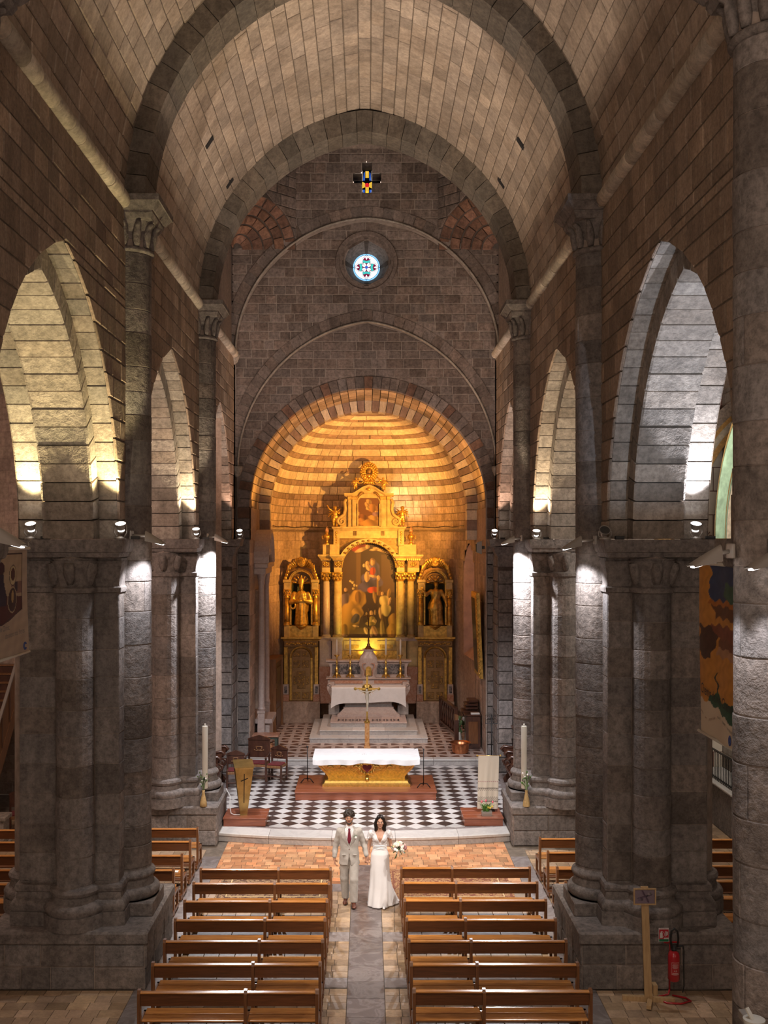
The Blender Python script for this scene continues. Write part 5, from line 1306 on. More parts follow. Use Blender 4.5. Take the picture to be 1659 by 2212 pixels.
# ---- chairs
def make_chair(wd, hs, hb, arms, x, y, rz, lab):
    t = thing('carved_chair' if not arms else 'carved_armchair', (x, y, ZC), lab, 'chair', 'carved celebrant chairs', rz)
    d = .46; W2 = wd/2
    def bx_(nm, mat, *a, bev=.006): mb = MB(); mb.box(*a, bev=bev); return mb.build(nm, mat, t, local=True)
    for sx in (-1, 1):
        bx_('leg', M['walnut'], sx*W2-.025, sx*W2+.025, -d/2-.02, -d/2+.03, 0, hs+(.20 if arms else .03)); bx_('leg', M['walnut'], sx*W2-.025, sx*W2+.025, d/2-.03, d/2+.02, 0, hb-.06)
        bx_('side_stretcher', M['walnut'], sx*W2-.018, sx*W2+.018, -d/2, d/2, .12, .16)
        if arms:
            mb = MB(); mb.tube([(sx*W2, d/2, hs+.27), (sx*W2, 0, hs+.20), (sx*W2*1.03, -d/2+.02, hs+.22), (sx*W2*1.05, -d/2-.07, hs+.19)], [.024, .022, .028, .03], 8); mb.build('armrest', M['walnut'], t, True, True)
    bx_('front_stretcher', M['walnut'], -W2, W2, -d/2-.01, -d/2+.02, .14, .18); bx_('seat_frame', M['oak'], -W2, W2, -d/2-.02, d/2, hs-.07, hs)
    bx_('seat_cushion', M['red_velvet'], -W2+.02, W2-.02, -d/2, d/2-.03, hs, hs+.04, bev=.018)
    b = bx_('back_panel', M['walnut'], -W2+.02, W2-.02, d/2-.03, d/2, hs+.12, hb-.08)
    mb = MB()
    for sx in (-1, 1):
        mb.tube([(sx*W2*(.2+.5*math.sin(a*.5)*math.cos(a)), d/2-.035, (hs+hb)/2+.03+.08*math.sin(a)*(.4+a/8)) for a in np.linspace(0, 5.5, 12)], .010, 5); mb.sphere((sx*W2*.45, d/2-.035, (hs+hb)/2-.03), .022, 6, 5)
    mb.build('carved_scrolls', M['oak'], b, True, True)
    mb = MB(); mb.prism([(-W2-.04, hb-.09), (W2+.04, hb-.09), (W2+.03, hb-.05), (0, hb+.05), (-W2-.03, hb-.05)], lambda u, v, w_: (u, w_, v), d/2-.045, d/2+.015); mb.build('crest_rail', M['walnut'], t, local=True)
    return t
make_chair(.44, .46, .92, False, -2.55, 29.75, -.28, 'small carved wooden chair with red seat, right of the armchair')
make_chair(.58, .48, 1.18, True, -3.10, 29.85, -.12, 'large carved wooden armchair with red velvet seat')
make_chair(.44, .46, .92, False, -3.62, 29.0, .10, 'small carved wooden chair behind the brass lectern')
# ---- side table, pot
t = thing('side_table', (-3.28, 32.95, ZP), 'small table with red marble top behind the chairs', 'table'); M['green_wood'] = plain('dark_green_paint', (.07, .09, .07), .5, 0, .3, 8)
mb = MB(); mb.box(-3.80, -2.74, 32.6, 33.2, 1.02-.14, 1.02-.09, .01); mb.build('table_top', M['red_marble'], t)
mb = MB(); mb.box(-3.76, -2.78, 32.65, 33.15, .81, .88); mb.build('apron', M['green_wood'], t)
for lx in (-3.72, -2.82):
    for ly in (32.69, 33.11): mb = MB(); mb.box(lx-.04, lx+.04, ly-.04, ly+.04, ZP, .81, .006); mb.build('leg', M['green_wood'], t)
t = thing('clay_pot', (-3.09, 32.85, ZP), 'round terracotta pot under the small marble-topped table', 'pot')
mb = MB(); mb.lathe([(.09, 0), (.16, .08), (.175, .16), (.15, .24), (.145, .26), (.165, .27), (.165, .29), (.13, .29), (.13, .2), (.01, .19)], (-3.09, 32.85, ZP), 20); mb.build('bowl', M['clay'], t, True, auto=40)
# ---- copper basin
t = thing('copper_basin', (2.89, 32.72, ZP), 'round polished copper basin on the presbytery floor', 'basin')
mb = MB(); mb.lathe([(.22, 0), (.245, .02), (.265, .14), (.28, .27), (.31, .31), (.335, .325), (.335, .335), (.30, .325), (.265, .28), (.245, .14), (.21, .03), (.01, .025)], (2.89, 32.72, ZP), 28); mb.build('bowl', M['copper'], t, True, auto=40)
for s2 in (-1, 1): mb = MB(); mb.tube([(2.89+s2*(.29+.05*math.sin(a)), 32.72+.07*math.cos(a), ZP+.25) for a in np.linspace(0, PI, 7)], .008, 5); mb.build('handle', M['iron'], t, True)
# ---- wrought iron stand
xs_, ys_ = 3.50, 29.7; t = thing('iron_stand', (xs_, ys_, ZC), 'tall black wrought-iron stand with scrolled frame beside the right stalls', 'stand')
mb = MB(); mb.tube([(xs_, ys_, ZC), (xs_, ys_, 2.07)], .014, 8); mb.build('pole', M['iron'], t, True)
for s2 in (-1, 1): mb = MB(); mb.tube([(xs_, ys_, ZC+.16), (xs_+s2*.16, ys_, ZC+.10), (xs_+s2*.22, ys_, ZC+.015)], .010, 5); mb.tube([(xs_, ys_+s2*.0, ZC+.16), (xs_, ys_+s2*.18, ZC+.02)], .010, 5); mb.build('foot', M['iron'], t, True)
for s2 in (-1, 1):
    mb = MB(); mb.tube([(xs_+s2*(.09*math.sin(a)**1.0)*(1-a/6), ys_, .78+.06*a-.012*a*a) for a in np.linspace(0.01, 3.0, 10)], .007, 5); mb.build('heart_scroll', M['iron'], t, True)
    for q, (r, zz_) in enumerate(((.055, 1.90), (.05, 1.98))): mb = MB(); mb.tube([(xs_+s2*(.085+r*math.cos(a)), ys_, zz_+r*math.sin(a)) for a in np.linspace(0, 4.6, 12)], .006, 5); mb.build('scroll', M['iron'], t, True)
mb = MB(); mb.tube([(xs_-.17, ys_, 1.82), (xs_+.17, ys_, 1.82)], .010, 5); mb.tube([(xs_-.17, ys_, 1.82), (xs_-.17, ys_, 2.05), (xs_+.17, ys_, 2.05), (xs_+.17, ys_, 1.82)], .007, 5); mb.build('frame', M['iron'], t)
# ---- choir stalls along the crossing walls
def stall(x, y, sg, lab):
    t = thing('choir_stall', (x, y, ZC), lab, 'stall', 'carved choir stalls at the %s' % ('left' if sg < 0 else 'right'))
    f = lambda u, v, w_: (x-sg*u, y+w_, ZC+v)
    q = MB(); q.prism([(0, 0), (.10, 0), (.10, 1.28), (0, 1.28)], f, -.36, .36); q.build('back_panel', M['walnut'], t)
    q = MB(); q.prism([(.10, .40), (.50, .40), (.50, .46), (.10, .46)], f, -.32, .32); q.build('seat', M['walnut'], t)
    prof = [(0.06, 0), (.52, 0), (.55, .10), (.44, .25), (.50, .42), (.47, .55), (.36, .62), (.40, .72), (.52, .80), (.58, .90), (.52, .97), (.40, .95), (.28, 1.0), (.20, 1.14), (.22, 1.28), (.06, 1.30)]
    q = MB(); q.prism(prof, f, -.36, -.31); q.build('curved_side', M['walnut'], t)
    q = MB(); q.tube([f(.10, .98, -.335), f(.35, .97, -.335), f(.52, 1.0, -.335), f(.60, .93, -.335), f(.54, .86, -.335)], [.03, .04, .045, .05, .03], 8); q.build('armrest_scroll', M['walnut'], t, True)
    q = MB(); q.tube([f(.36, .42, -.335), f(.52, .50, -.335), f(.55, .60, -.335), f(.44, .66, -.335)], [.03, .04, .045, .03], 8); q.build('side_scroll', M['walnut'], t, True)
    for k in range(3): q = MB(); q.box(x-sg*(-.0), x-sg*(.14+.05*k), y-.37, y+.37, ZC+1.28+.07*k, ZC+1.34+.07*k, .015); q.build('cornice_moulding', M['walnut'], t)
for i in range(5):
    for sg in (-1, 1):
        stall((-4.50 if sg < 0 else 4.36), 26.95+.74*i, sg, 'carved dark walnut choir stall at %s, %s from the camera' % ('left' if sg < 0 else 'right', ordn[i]))
# ---- right of the apse: prayer desk, balustrade
t = thing('wooden_desk', (3.42, 33.5, ZP), 'dark panelled wooden desk stacked with carved mouldings', 'desk')
mb = MB(); mb.box(3.12, 3.58, 33.3, 33.8, ZP, 1.42, .01); mb.build('body', M['walnut'], t)
mb = MB(); mb.box(3.2, 3.5, 33.285, 33.3, .55, 1.25, .004); mb.build('panel', M['bench_side'], t)
mb = MB(); mb.box(3.08, 3.60, 33.25, 33.85, 1.42, 1.47, .012); mb.build('top', M['walnut'], t)
for k in range(5): mb = MB(); mb.box(3.05-.05*(k % 2)+.05*k, 3.58, 33.9, 34.6, 1.3+.11*k, 1.38+.11*k, .03); mb.build('carved_moulding', M['walnut'], t)
mb = MB(); mb.box(3.28, 3.56, 33.32, 33.5, 1.47, 1.51, .004); mb.build('closed_book', M['paper'], None, label='closed book lying on the dark panelled desk', cat='book')
t = thing('wooden_balustrade', (2.85, 36.2, ZP), 'dark wooden balustrade before the right side of the apse', 'balustrade')
pa, pb = Vector((2.62, 37.6, 0)), Vector((2.95, 35.0, 0))
Z = lambda p, z: (p.x, p.y, z)
mb = MB(); mb.bar(Z(pa, 1.38), Z(pb, 1.38), .13, .07); mb.build('handrail', M['walnut'], t)
mb = MB(); mb.bar(Z(pa, .55), Z(pb, .55), .10, .08); mb.build('bottom_rail', M['walnut'], t)
for k in range(7):
    p = pa.lerp(pb, (k+.5)/7); mb = MB(); mb.lathe([(.035, .59), (.05, .66), (.055, .78), (.03, .92), (.028, 1.1), (.042, 1.2), (.035, 1.34)], (p.x, p.y, 0), 8); mb.build('baluster', M['walnut'], t, True)
for p in (pa, pb): mb = MB(); mb.box(p.x-.06, p.x+.06, p.y-.06, p.y+.06, ZP, 1.42, .008); mb.build('post', M['walnut'], t)
t = thing('wooden_post', (2.86, 33.75, ZP), 'short dark wooden post in front of the balustrade', 'post')
mb = MB(); mb.box(2.79, 2.93, 33.7, 33.85, ZP, 1.22, .01); mb.build('shaft', M['walnut'], t); mb = MB(); mb.prism([(-.05, 0), (.05, 0), (.06, .16), (-.07, .18)], lambda u, v, w_: (2.86+u, w_, 1.22+v), 33.72, 33.83); mb.build('cap', M['oak'], t)
t = thing('white_bouquet', (3.0, 34.3, ZP), 'dark foliage bouquet with white blooms by the copper basin', 'flowers')
mb = MB(); mb.lathe([(.05, 0), (.08, .1), (.06, .3), (.07, .36)], (3.0, 34.3, ZP), 10); mb.build('vase', M['white_plastic'], t, True)
for k in range(18): a = rnd.uniform(0, 2*PI); r = rnd.uniform(.03, .16); mb = MB(); z = rnd.uniform(.75, 1.25); mb.sphere((3.0+r*math.cos(a), 34.3+r*math.sin(a), z), rnd.uniform(.03, .06), 6, 4, (1, 1, 1.6), rnd.random()); mb.build('bloom' if k % 4 == 0 else 'leaf_tuft', M['paper'] if k % 4 == 0 else M['leaf_dark'], t)
mb = MB(); mb.tube([(3.0, 34.3, .74), (3.0, 34.3, 1.1)], .02, 5); mb.build('stems', M['leaf_dark'], t)
# ---- tall white candles and dried flowers on the altar piers
for sg, x in ((-1, -3.72), (1, 3.60)):
    sd = 'left' if sg < 0 else 'right'; y = 24.22
    t = thing('tall_candle', (x, y, 1.29), 'tall white cylindrical candle with a small black label before the %s altar pier' % sd, 'candle', 'tall white candles')
    mb = MB(); mb.lathe([(.064, 1.29), (.066, 1.30), (.066, 2.70), (.060, 2.715), (.02, 2.72), (.001, 2.72)], (x, y, 0), 20); mb.build('wax_column', M['white_plastic'], t, True, auto=40)
    mb = MB(); mb.lathe([(.02, 2.72), (.022, 2.75), (.012, 2.77), (.001, 2.775)], (x, y, 0), 8); mb.build('wick_holder', M['white_plastic'], t, True)
    mb = MB(); mb.box(x-.045, x+.045, y-.068, y-.058, 1.46, 1.53); mb.build('black_label', M['black'], t)
    mb = MB(); mb.box(x-.016, x+.016, y-.055, y+.3, 1.32, 1.36); mb.build('wall_bracket', M['white_plastic'], t)
    xv = x+(-.02 if sg < 0 else .04)
    t = thing('flower_vase', (xv, 24.12, .9), 'tapering straw-coloured vase of dried flowers on the %s pier plinth' % sd, 'vase', 'vases of dried flowers')
    mb = MB(); mb.lathe([(.085, .9), (.075, 1.0), (.045, 1.13), (.028, 1.22), (.034, 1.27), (.028, 1.265)], (xv, 24.12, 0), 6 if sg > 0 else 12); mb.build('vase_body', M['straw'], t, sg < 0)
    for k in range(22):
        a = rnd.uniform(0, 2*PI); r = rnd.uniform(.03, .19); h = rnd.uniform(.10, .42); mb = MB(); tip = (xv+r*math.cos(a), 24.12+r*.6*math.sin(a)-.03, 1.27+h); mb.tube([(xv, 24.12, 1.22), (xv+r*.3*math.cos(a), 24.12+r*.2*math.sin(a), 1.27+h*.6), tip], .004, 4)
        mb.sphere(tip, rnd.uniform(.012, .026), 5, 4, tint=rnd.random()); mb.build('flower_stem', M['paper'] if k % 4 == 0 else (M['leaf'] if sg > 0 else M['leaf_dark']), t)
# ================================================================== retable of the apse
DR = 38.5
def RX(x, d=DR): return (x-VPX)*d/FPX
def RZ_(y, d=DR): return CH-(y-VPY)*d/FPX
GS, GL, GD = M['gilt_stone'], M['gilt'], M['gilt_dark']
def rbox(par, nm, mat, x0, x1, y0, y1, d0, d1, bev=.008, d=None):
    """box from pixel extents measured on the front plane d0"""
    q = d or d0; mb = MB(); mb.box(RX(x0, q), RX(x1, q), d0, d1, RZ_(y1, q), RZ_(y0, q), bev, rnd.uniform(.4, .6)); return mb.build(nm, mat, par)
def cornice(par, nm, mat, x0, x1, yt, yb, d0, d1, out=.10):
    mb = MB(); a, b, zt, zb = RX(x0, d0), RX(x1, d0), RZ_(yt, d0), RZ_(yb, d0); h = zt-zb
    R = lambda o, z: [(a-o, d0-o, z), (b+o, d0-o, z), (b+o, d1, z), (a-o, d1, z)]
    mb.loft([R(0, zb), R(out*.25, zb+h*.2), R(out*.3, zb+h*.35), R(out*.7, zb+h*.6), R(out, zb+h*.75), R(out, zt)]); return mb.build(nm, mat, par)
def column(par, x, d, z0, z1, r, mat, cap=None, flutes=12):
    fl = (lambda a, z: 1-.05*(.5+.5*math.cos(flutes*a))) if flutes else None
    mb = MB(); mb.lathe([(r, z0+.12), (r*1.02, z0+(z1-z0)*.3), (r*.88, z1-.32)], (x, d, 0), 36 if flutes else 14, flute=fl); c = mb.build('column_shaft', mat, par, True)
    mb = MB(); mb.lathe([(r*1.35, z0), (r*1.35, z0+.05), (r*1.25, z0+.06), (r*1.3, z0+.085), (r*1.05, z0+.10), (r*1.12, z0+.12), (r, z0+.13)], (x, d, 0), 14); mb.build('column_base', mat, par, True, auto=35)
    mb = MB(); mb.lathe([(r*.95, z1-.32), (r*1.1, z1-.30), (r*.95, z1-.28), (r*1.05, z1-.16), (r*1.35, z1-.05)], (x, d, 0), 14)
    for row, (zz, rr, s_) in enumerate(((.22, 1.12, .032), (.12, 1.3, .036))):
        for k in range(8): a = 2*PI*(k+.5*row)/8; mb.sphere((x+r*rr*math.cos(a), d+r*rr*math.sin(a), z1-zz), s_*r/.11, 6, 4, (1, 1, 1.5))
    for k in range(4): a = PI/4+k*PI/2; mb.sphere((x+r*1.5*math.cos(a), d+r*1.5*math.sin(a), z1-.07), .045*r/.11, 6, 4)
    mb.box(x-r*1.45, x+r*1.45, d-r*1.45, d+r*1.45, z1-.04, z1, .01); mb.build('leaf_capital', cap or mat, par, True, auto=50); return c
def archring(par, nm, mat, xc, zc, r0, r1, d0, d1, a0=0, a1=PI, n=28, ez=1.0):
    mb = MB(); rings = []
    for i in range(n+1):
        a = lerp(a0, a1, i/n); c, s_ = math.cos(a), math.sin(a)*ez; m_ = (r0+r1)/2
        rings.append([(xc+r*c, d, zc+r*s_) for r, d in ((r0, d0+.05), (r0+(r1-r0)*.15, d0), (m_, d0-.03), (r1*.97+r0*.03, d0-.05), (r1, d0), (r1, d1), (r0, d1))])
    mb.loft(rings); return mb.build(nm, mat, par)
rt = thing('altar_retable', (RX(796), DR+.2, .9), 'tall golden baroque altarpiece with fluted columns and an arched centre', 'altarpiece')
XM = RX(796.5)
# lower wall, pedestals, predella
for (a, b) in ((690, 716), (717, 739), (857, 878), (879, 905)):
    outer = a in (690, 879); dd = 38.15 if not outer else 38.3
    rbox(rt, 'pedestal', M['altar_marble'] if a < 800 else M['gilt_stone'], a, b, 1384, 1440, dd, 38.7); cornice(rt, 'pedestal_cap', M['altar_marble'], a-1, b+1, 1377, 1385, dd, 38.7, .03)
    rbox(rt, 'base_block', M['red_marble'], a-1, b+1, 1440, 1520, dd, 38.7)
rbox(rt, 'predella_panel', GS, 738, 858, 1378, 1441, 38.32, 38.7)
for (a, b) in ((742, 779), (815, 853)): rbox(rt, 'predella_tablet', M['linen_gold'] if 'linen_gold' in M else GS, a, b, 1384, 1404, 38.29, 38.35); rbox(rt, 'tablet_inset', GL, a+5, b-4, 1393, 1401, 38.27, 38.3)
rbox(rt, 'predella_step', GL, 738, 858, 1406, 1438, 38.22, 38.4)
rbox(rt, 'back_board', GD, 692, 905, 1200, 1380, 38.62, 38.75)
zb_, zt_ = RZ_(1378), RZ_(1236)
for x, d_, mt in ((705, 38.42, M['altar_marble']), (728.5, 38.30, GS), (865, 38.30, GS), (887, 38.42, GS)): column(rt, RX(x, d_), d_, RZ_(1378, d_), RZ_(1236, d_), .135, mt, GL, 14)
for (a, b, dd) in ((691, 716, 38.28), (717, 741, 38.14), (853, 877, 38.14), (876, 909, 38.28)):
    rbox(rt, 'architrave', GS, a+4, b-3, 1226, 1236, dd, 38.7); f_ = rbox(rt, 'frieze', GD, a+4, b-3, 1212, 1226, dd+.02, 38.7)
    mb = MB(); xm = (RX(a+4, dd)+RX(b-3, dd))/2; zm = RZ_(1219, dd)
    for k in range(9): an = 2*PI*k/8; mb.sphere((xm+.085*math.cos(an)*(k < 8), dd+.01, zm+.06*math.sin(an)*(k < 8)), .034, 6, 4, (1, .6, 1))
    mb.build('carved_rosette', GL, f_, True)
    cornice(rt, 'cornice', GS, a+3, b-2, 1198, 1212, dd, 38.7, .12)
    mb = MB()
    for k in range(7): x = lerp(RX(a+2, dd), RX(b-1, dd), (k+.5)/7); mb.box(x-.02, x+.02, dd-.09, dd, RZ_(1209, dd)-.02, RZ_(1209, dd)+.04)
    mb.build('dentils', GL, rt)
# arch over the picture
zc = RZ_(1226); ro, ri = RX(864)-XM, RX(853)-XM
ez = (RZ_(1163)-zc)/ro
archring(rt, 'arch_moulding', GS, XM, zc, ri, ro, 38.2, 38.65, ez=ez)
mb = MB()
for k in range(44): a = PI*(k+.5)/44; r = ri+.02; mb.sphere((XM+r*math.cos(a), 38.16, zc+r*math.sin(a)*ez), .026, 5, 4)
mb.build('bead_row', GL, rt, True)
for k in range(15): a = PI*(k+1)/16; r = (ri*.45+ro*.55); mb = MB(); mb.sphere((XM+r*math.cos(a), 38.165, zc+r*math.sin(a)*ez), .048, 6, 4, (1.4, .5, .8)); mb.build('arch_leaf', GD, rt, True)
mb = MB()
poly = [(RX(735), RZ_(1205)), (RX(735), RZ_(1163)), (RX(858), RZ_(1163)), (RX(858), RZ_(1205))]
mb.box(RX(722), RX(872), 38.45, 38.7, RZ_(1225), RZ_(1160)); mb.build('spandrel_board', GD, rt)
# pedestals and the attic
for (a, b) in ((697, 712), (712, 733), (861, 899)): rbox(rt, 'attic_pedestal', GS, a, b, 1176, 1198, 38.35 if a != 712 else 38.2, 38.7)
for (a, b) in ((720, 733), (860, 873)):
    p_ = rbox(rt, 'attic_pilaster', GS, a, b, 1143, 1179, 38.3, 38.7); mb = MB()
    for k in range(5): mb.sphere((RX((a+b)/2, 38.3), 38.3, RZ_(1150+5.5*k, 38.3)), .045-.003*k, 6, 4, (1, .5, 1))
    mb.build('fruit_drop', GL, p_, True)
rbox(rt, 'attic_frieze', GS, 722, 872, 1146, 1163, 38.38, 38.7); cornice(rt, 'attic_cornice', GS, 721, 873, 1138, 1147, 38.38, 38.75, .07)
for x in (766, 826):
    for k in range(3): mb = MB(); mb.box(RX(x-2+k*2.6, 38.36), RX(x-.4+k*2.6, 38.36), 38.34, 38.4, RZ_(1157, 38.36), RZ_(1147, 38.36)); mb.build('triglyph', GD, rt)
rbox(rt, 'attic_body', GS, 752, 842, 1075, 1139, 38.42, 38.75)
for (a, b) in ((761, 772), (822, 833), (752, 759), (836, 842)): rbox(rt, 'attic_pilaster', GS, a, b, 1078, 1138, 38.34 if a in (761, 822) else 38.38, 38.6); rbox(rt, 'pilaster_cap', GL, a-1, b+1, 1072, 1079, 38.31, 38.6)
# curved pediment
mb = MB(); ctr = [(744, 1066), (752, 1066), (762, 1066), (772, 1060), (784, 1052), (797, 1048), (810, 1052), (822, 1060), (832, 1066), (842, 1066), (850, 1066)]
top_ = [(RX(x), RZ_(y)) for x, y in ctr]; rings = []
for (u, v) in top_: rings.append([(u, d, v+dz) for d, dz in ((38.3, -.10), (38.22, -.05), (38.2, 0), (38.7, 0), (38.7, -.12))])
mb.loft(rings); mb.build('pediment_cornice', GS, rt)
mb = MB(); mb.prism([(u, v-.08) for u, v in top_]+[(RX(842), RZ_(1076)), (RX(752), RZ_(1076))], lambda u, v, w_: (u, w_, v), 38.36, 38.7); mb.build('pediment_panel', GS, rt)
for sg in (-1, 1): mb = MB(); mb.tube([(XM+sg*(.18+.05*k), 38.34, RZ_(1066)-.02*k+.05*math.sin(k)) for k in range(7)], [.03, .045, .05, .045, .035, .03, .02], 6); mb.build('garland', GD, rt, True)
mb = MB(); mb.sphere((XM, 38.3, RZ_(1057)), .07, 8, 6); mb.build('cherub_head', GL, rt, True)
# volutes
for sg in (-1, 1):
    mb = MB(); x0 = XM+sg*.86; pts = [(x0-sg*.05, 38.45, RZ_(1078)), (x0+sg*.02, 38.45, RZ_(1085)), (x0-sg*.02, 38.45, RZ_(1100)), (x0+sg*.04, 38.45, RZ_(1112)), (x0+sg*.18, 38.45, RZ_(1118))]
    cxv, czv = x0+sg*.12, RZ_(1126)
    for a in np.linspace(.6, 8.5, 22): r = .17*(1-a/10.5); pts.append((cxv+sg*r*math.sin(a), 38.45, czv+r*math.cos(a)))
    mb.tube(pts, [.06]*5+[.055-.0015*i for i in range(22)], 8); mb.build('volute', GS, rt, True)
    mb = MB(); mb.prism([(x0-sg*.1, RZ_(1080)), (x0, RZ_(1100)), (x0+sg*.10, RZ_(1116)), (x0+sg*.22, RZ_(1128)), (x0+sg*.18, RZ_(1138)), (x0-sg*.1, RZ_(1138))], lambda u, v, w_: (u, w_, v), 38.48, 38.62); mb.build('volute_panel', GS, rt)
# sunburst crest
cr_ = (RX(797), RZ_(1020)); mb = MB()
for ring, (rr, n, s_) in enumerate(((.30, 22, .05), (.24, 18, .055), (.17, 13, .06))):
    for k in range(n): a = 2*PI*(k+.5*ring)/n; mb.sphere((cr_[0]+rr*.95*math.cos(a), 38.45-.02*ring, cr_[1]+rr*1.08*math.sin(a)), s_*rnd.uniform(.85, 1.15), 6, 4, (1, .8, 1))
cb = mb.build('cloud_glory', GL, rt, True)
for k in range(26): a = 2*PI*k/26; mb = MB(); mb.bar((cr_[0]+.1*math.cos(a), 38.5, cr_[1]+.1*math.sin(a)), (cr_[0]+.35*math.cos(a), 38.5, cr_[1]+.37*math.sin(a)), .03, .03); mb.build('glory_ray', GL, rt)
mb = MB(); mb.sphere((cr_[0], 38.40, cr_[1]+.04), .10, 10, 8, (.9, .5, 1.1)); mb.build('dark_oval', GD, rt, True)
mb = MB(); mb.lathe([(.02, -.14), (.07, -.12), (.10, -.05), (.05, 0)], (cr_[0], 38.38, cr_[1]-.08), 10); mb.build('golden_cup', M['gold'], rt, True)
for k in range(7): sg = k-3; mb = MB(); mb.tube([(cr_[0]+sg*.045, 38.45, cr_[1]-.30), (cr_[0]+sg*.05+.02*math.sin(k*2), 38.43, cr_[1]-.40), (cr_[0]+sg*.07, 38.45, RZ_(1047))], [.04, .035, .02], 6); mb.build('crest_leaf', GL, rt, True)
for sg in (-1, 1): mb = MB(); mb.tube([(cr_[0]+sg*(.30+.10*math.sin(a)), 38.45, RZ_(1038)+.10*math.cos(a)) for a in np.linspace(0, 5, 10)], .022, 6); mb.build('crest_scroll', GL, rt, True)
# frame of the big picture
pin = RX(857)-XM
for (a, b) in ((733, 738), (856, 861)): rbox(rt, 'picture_frame', GS, a, b, 1206, 1379, 38.3, 38.6)
# ---- pictures: generic figure compositions painted as flat colour
def canvas(par, xl, xr, zt, zb, d, nx, nz, bg, items, archr=None, nm='canvas'):
    """items: list of (kind, params, colour); later ones cover earlier ones"""
    mb = MB(); V = []
    for j in range(nz+1):
        for i in range(nx+1): V.append((lerp(xl, xr, i/nx), lerp(zb, zt, j/nz)))
    V = np.array(V); s = (V[:, 0]-xl)/(xr-xl); t = (V[:, 1]-zb)/(zt-zb); asp = (zt-zb)/(xr-xl)
    col = np.tile(np.array(bg), (len(V), 1)); rs = np.random.RandomState(3)
    wob = .010*np.sin(s*47+t*31)+.010*np.sin(s*23-t*61+1)
    for kind, p, c in items:
        if kind == 'e':
            cx_, cy_, rx, ry, an = p; u = (s-cx_); v = (t-cy_)*asp; ca, sa = math.cos(an), math.sin(an); uu = u*ca+v*sa; vv = -u*sa+v*ca; m = (uu/rx)**2+(vv/(ry*asp))**2; f = np.clip((1.08-m+wob*9)*3.2, 0, 1)
            shade = np.clip(.85-.30*uu/rx-.28*np.sin(uu/rx*4.5+vv*6), .35, 1.3)[:, None]
        else:
            x0, x1, y0, y1 = p; f = np.clip(np.minimum.reduce([s-x0, x1-s, t-y0, y1-t])*60+.5, 0, 1); shade = np.ones((len(s), 1))
        col = col*(1-f[:, None])+np.array(c)*shade*f[:, None]
    col = np.clip(col*.72, 0, 1)
    mb.grid(lambda a, b: (lerp(xl, xr, a), d, lerp(zb, zt, b)), nx, nz); mb.c = [(*q, 1) for q in col.tolist()]
    if archr:
        keep = []
        for f in mb.f:
            cxx = sum(mb.v[i][0] for i in f)/4; czz = sum(mb.v[i][2] for i in f)/4
            if archr(cxx, czz): keep.append(f)
        mb.f = keep
    return mb.build(nm, M['paint'], par)
op = thing('altar_painting', (XM, 38.5, RZ_(1376)), 'large arched dark oil painting of an enthroned blue-robed figure above saints', 'painting')
skin = (.62, .38, .20); ochre = (.48, .27, .06); blue = (.13, .10, .22); red = (.50, .07, .03); dark = (.065, .035, .022); brown = (.15, .08, .035); yel = (.66, .50, .22)
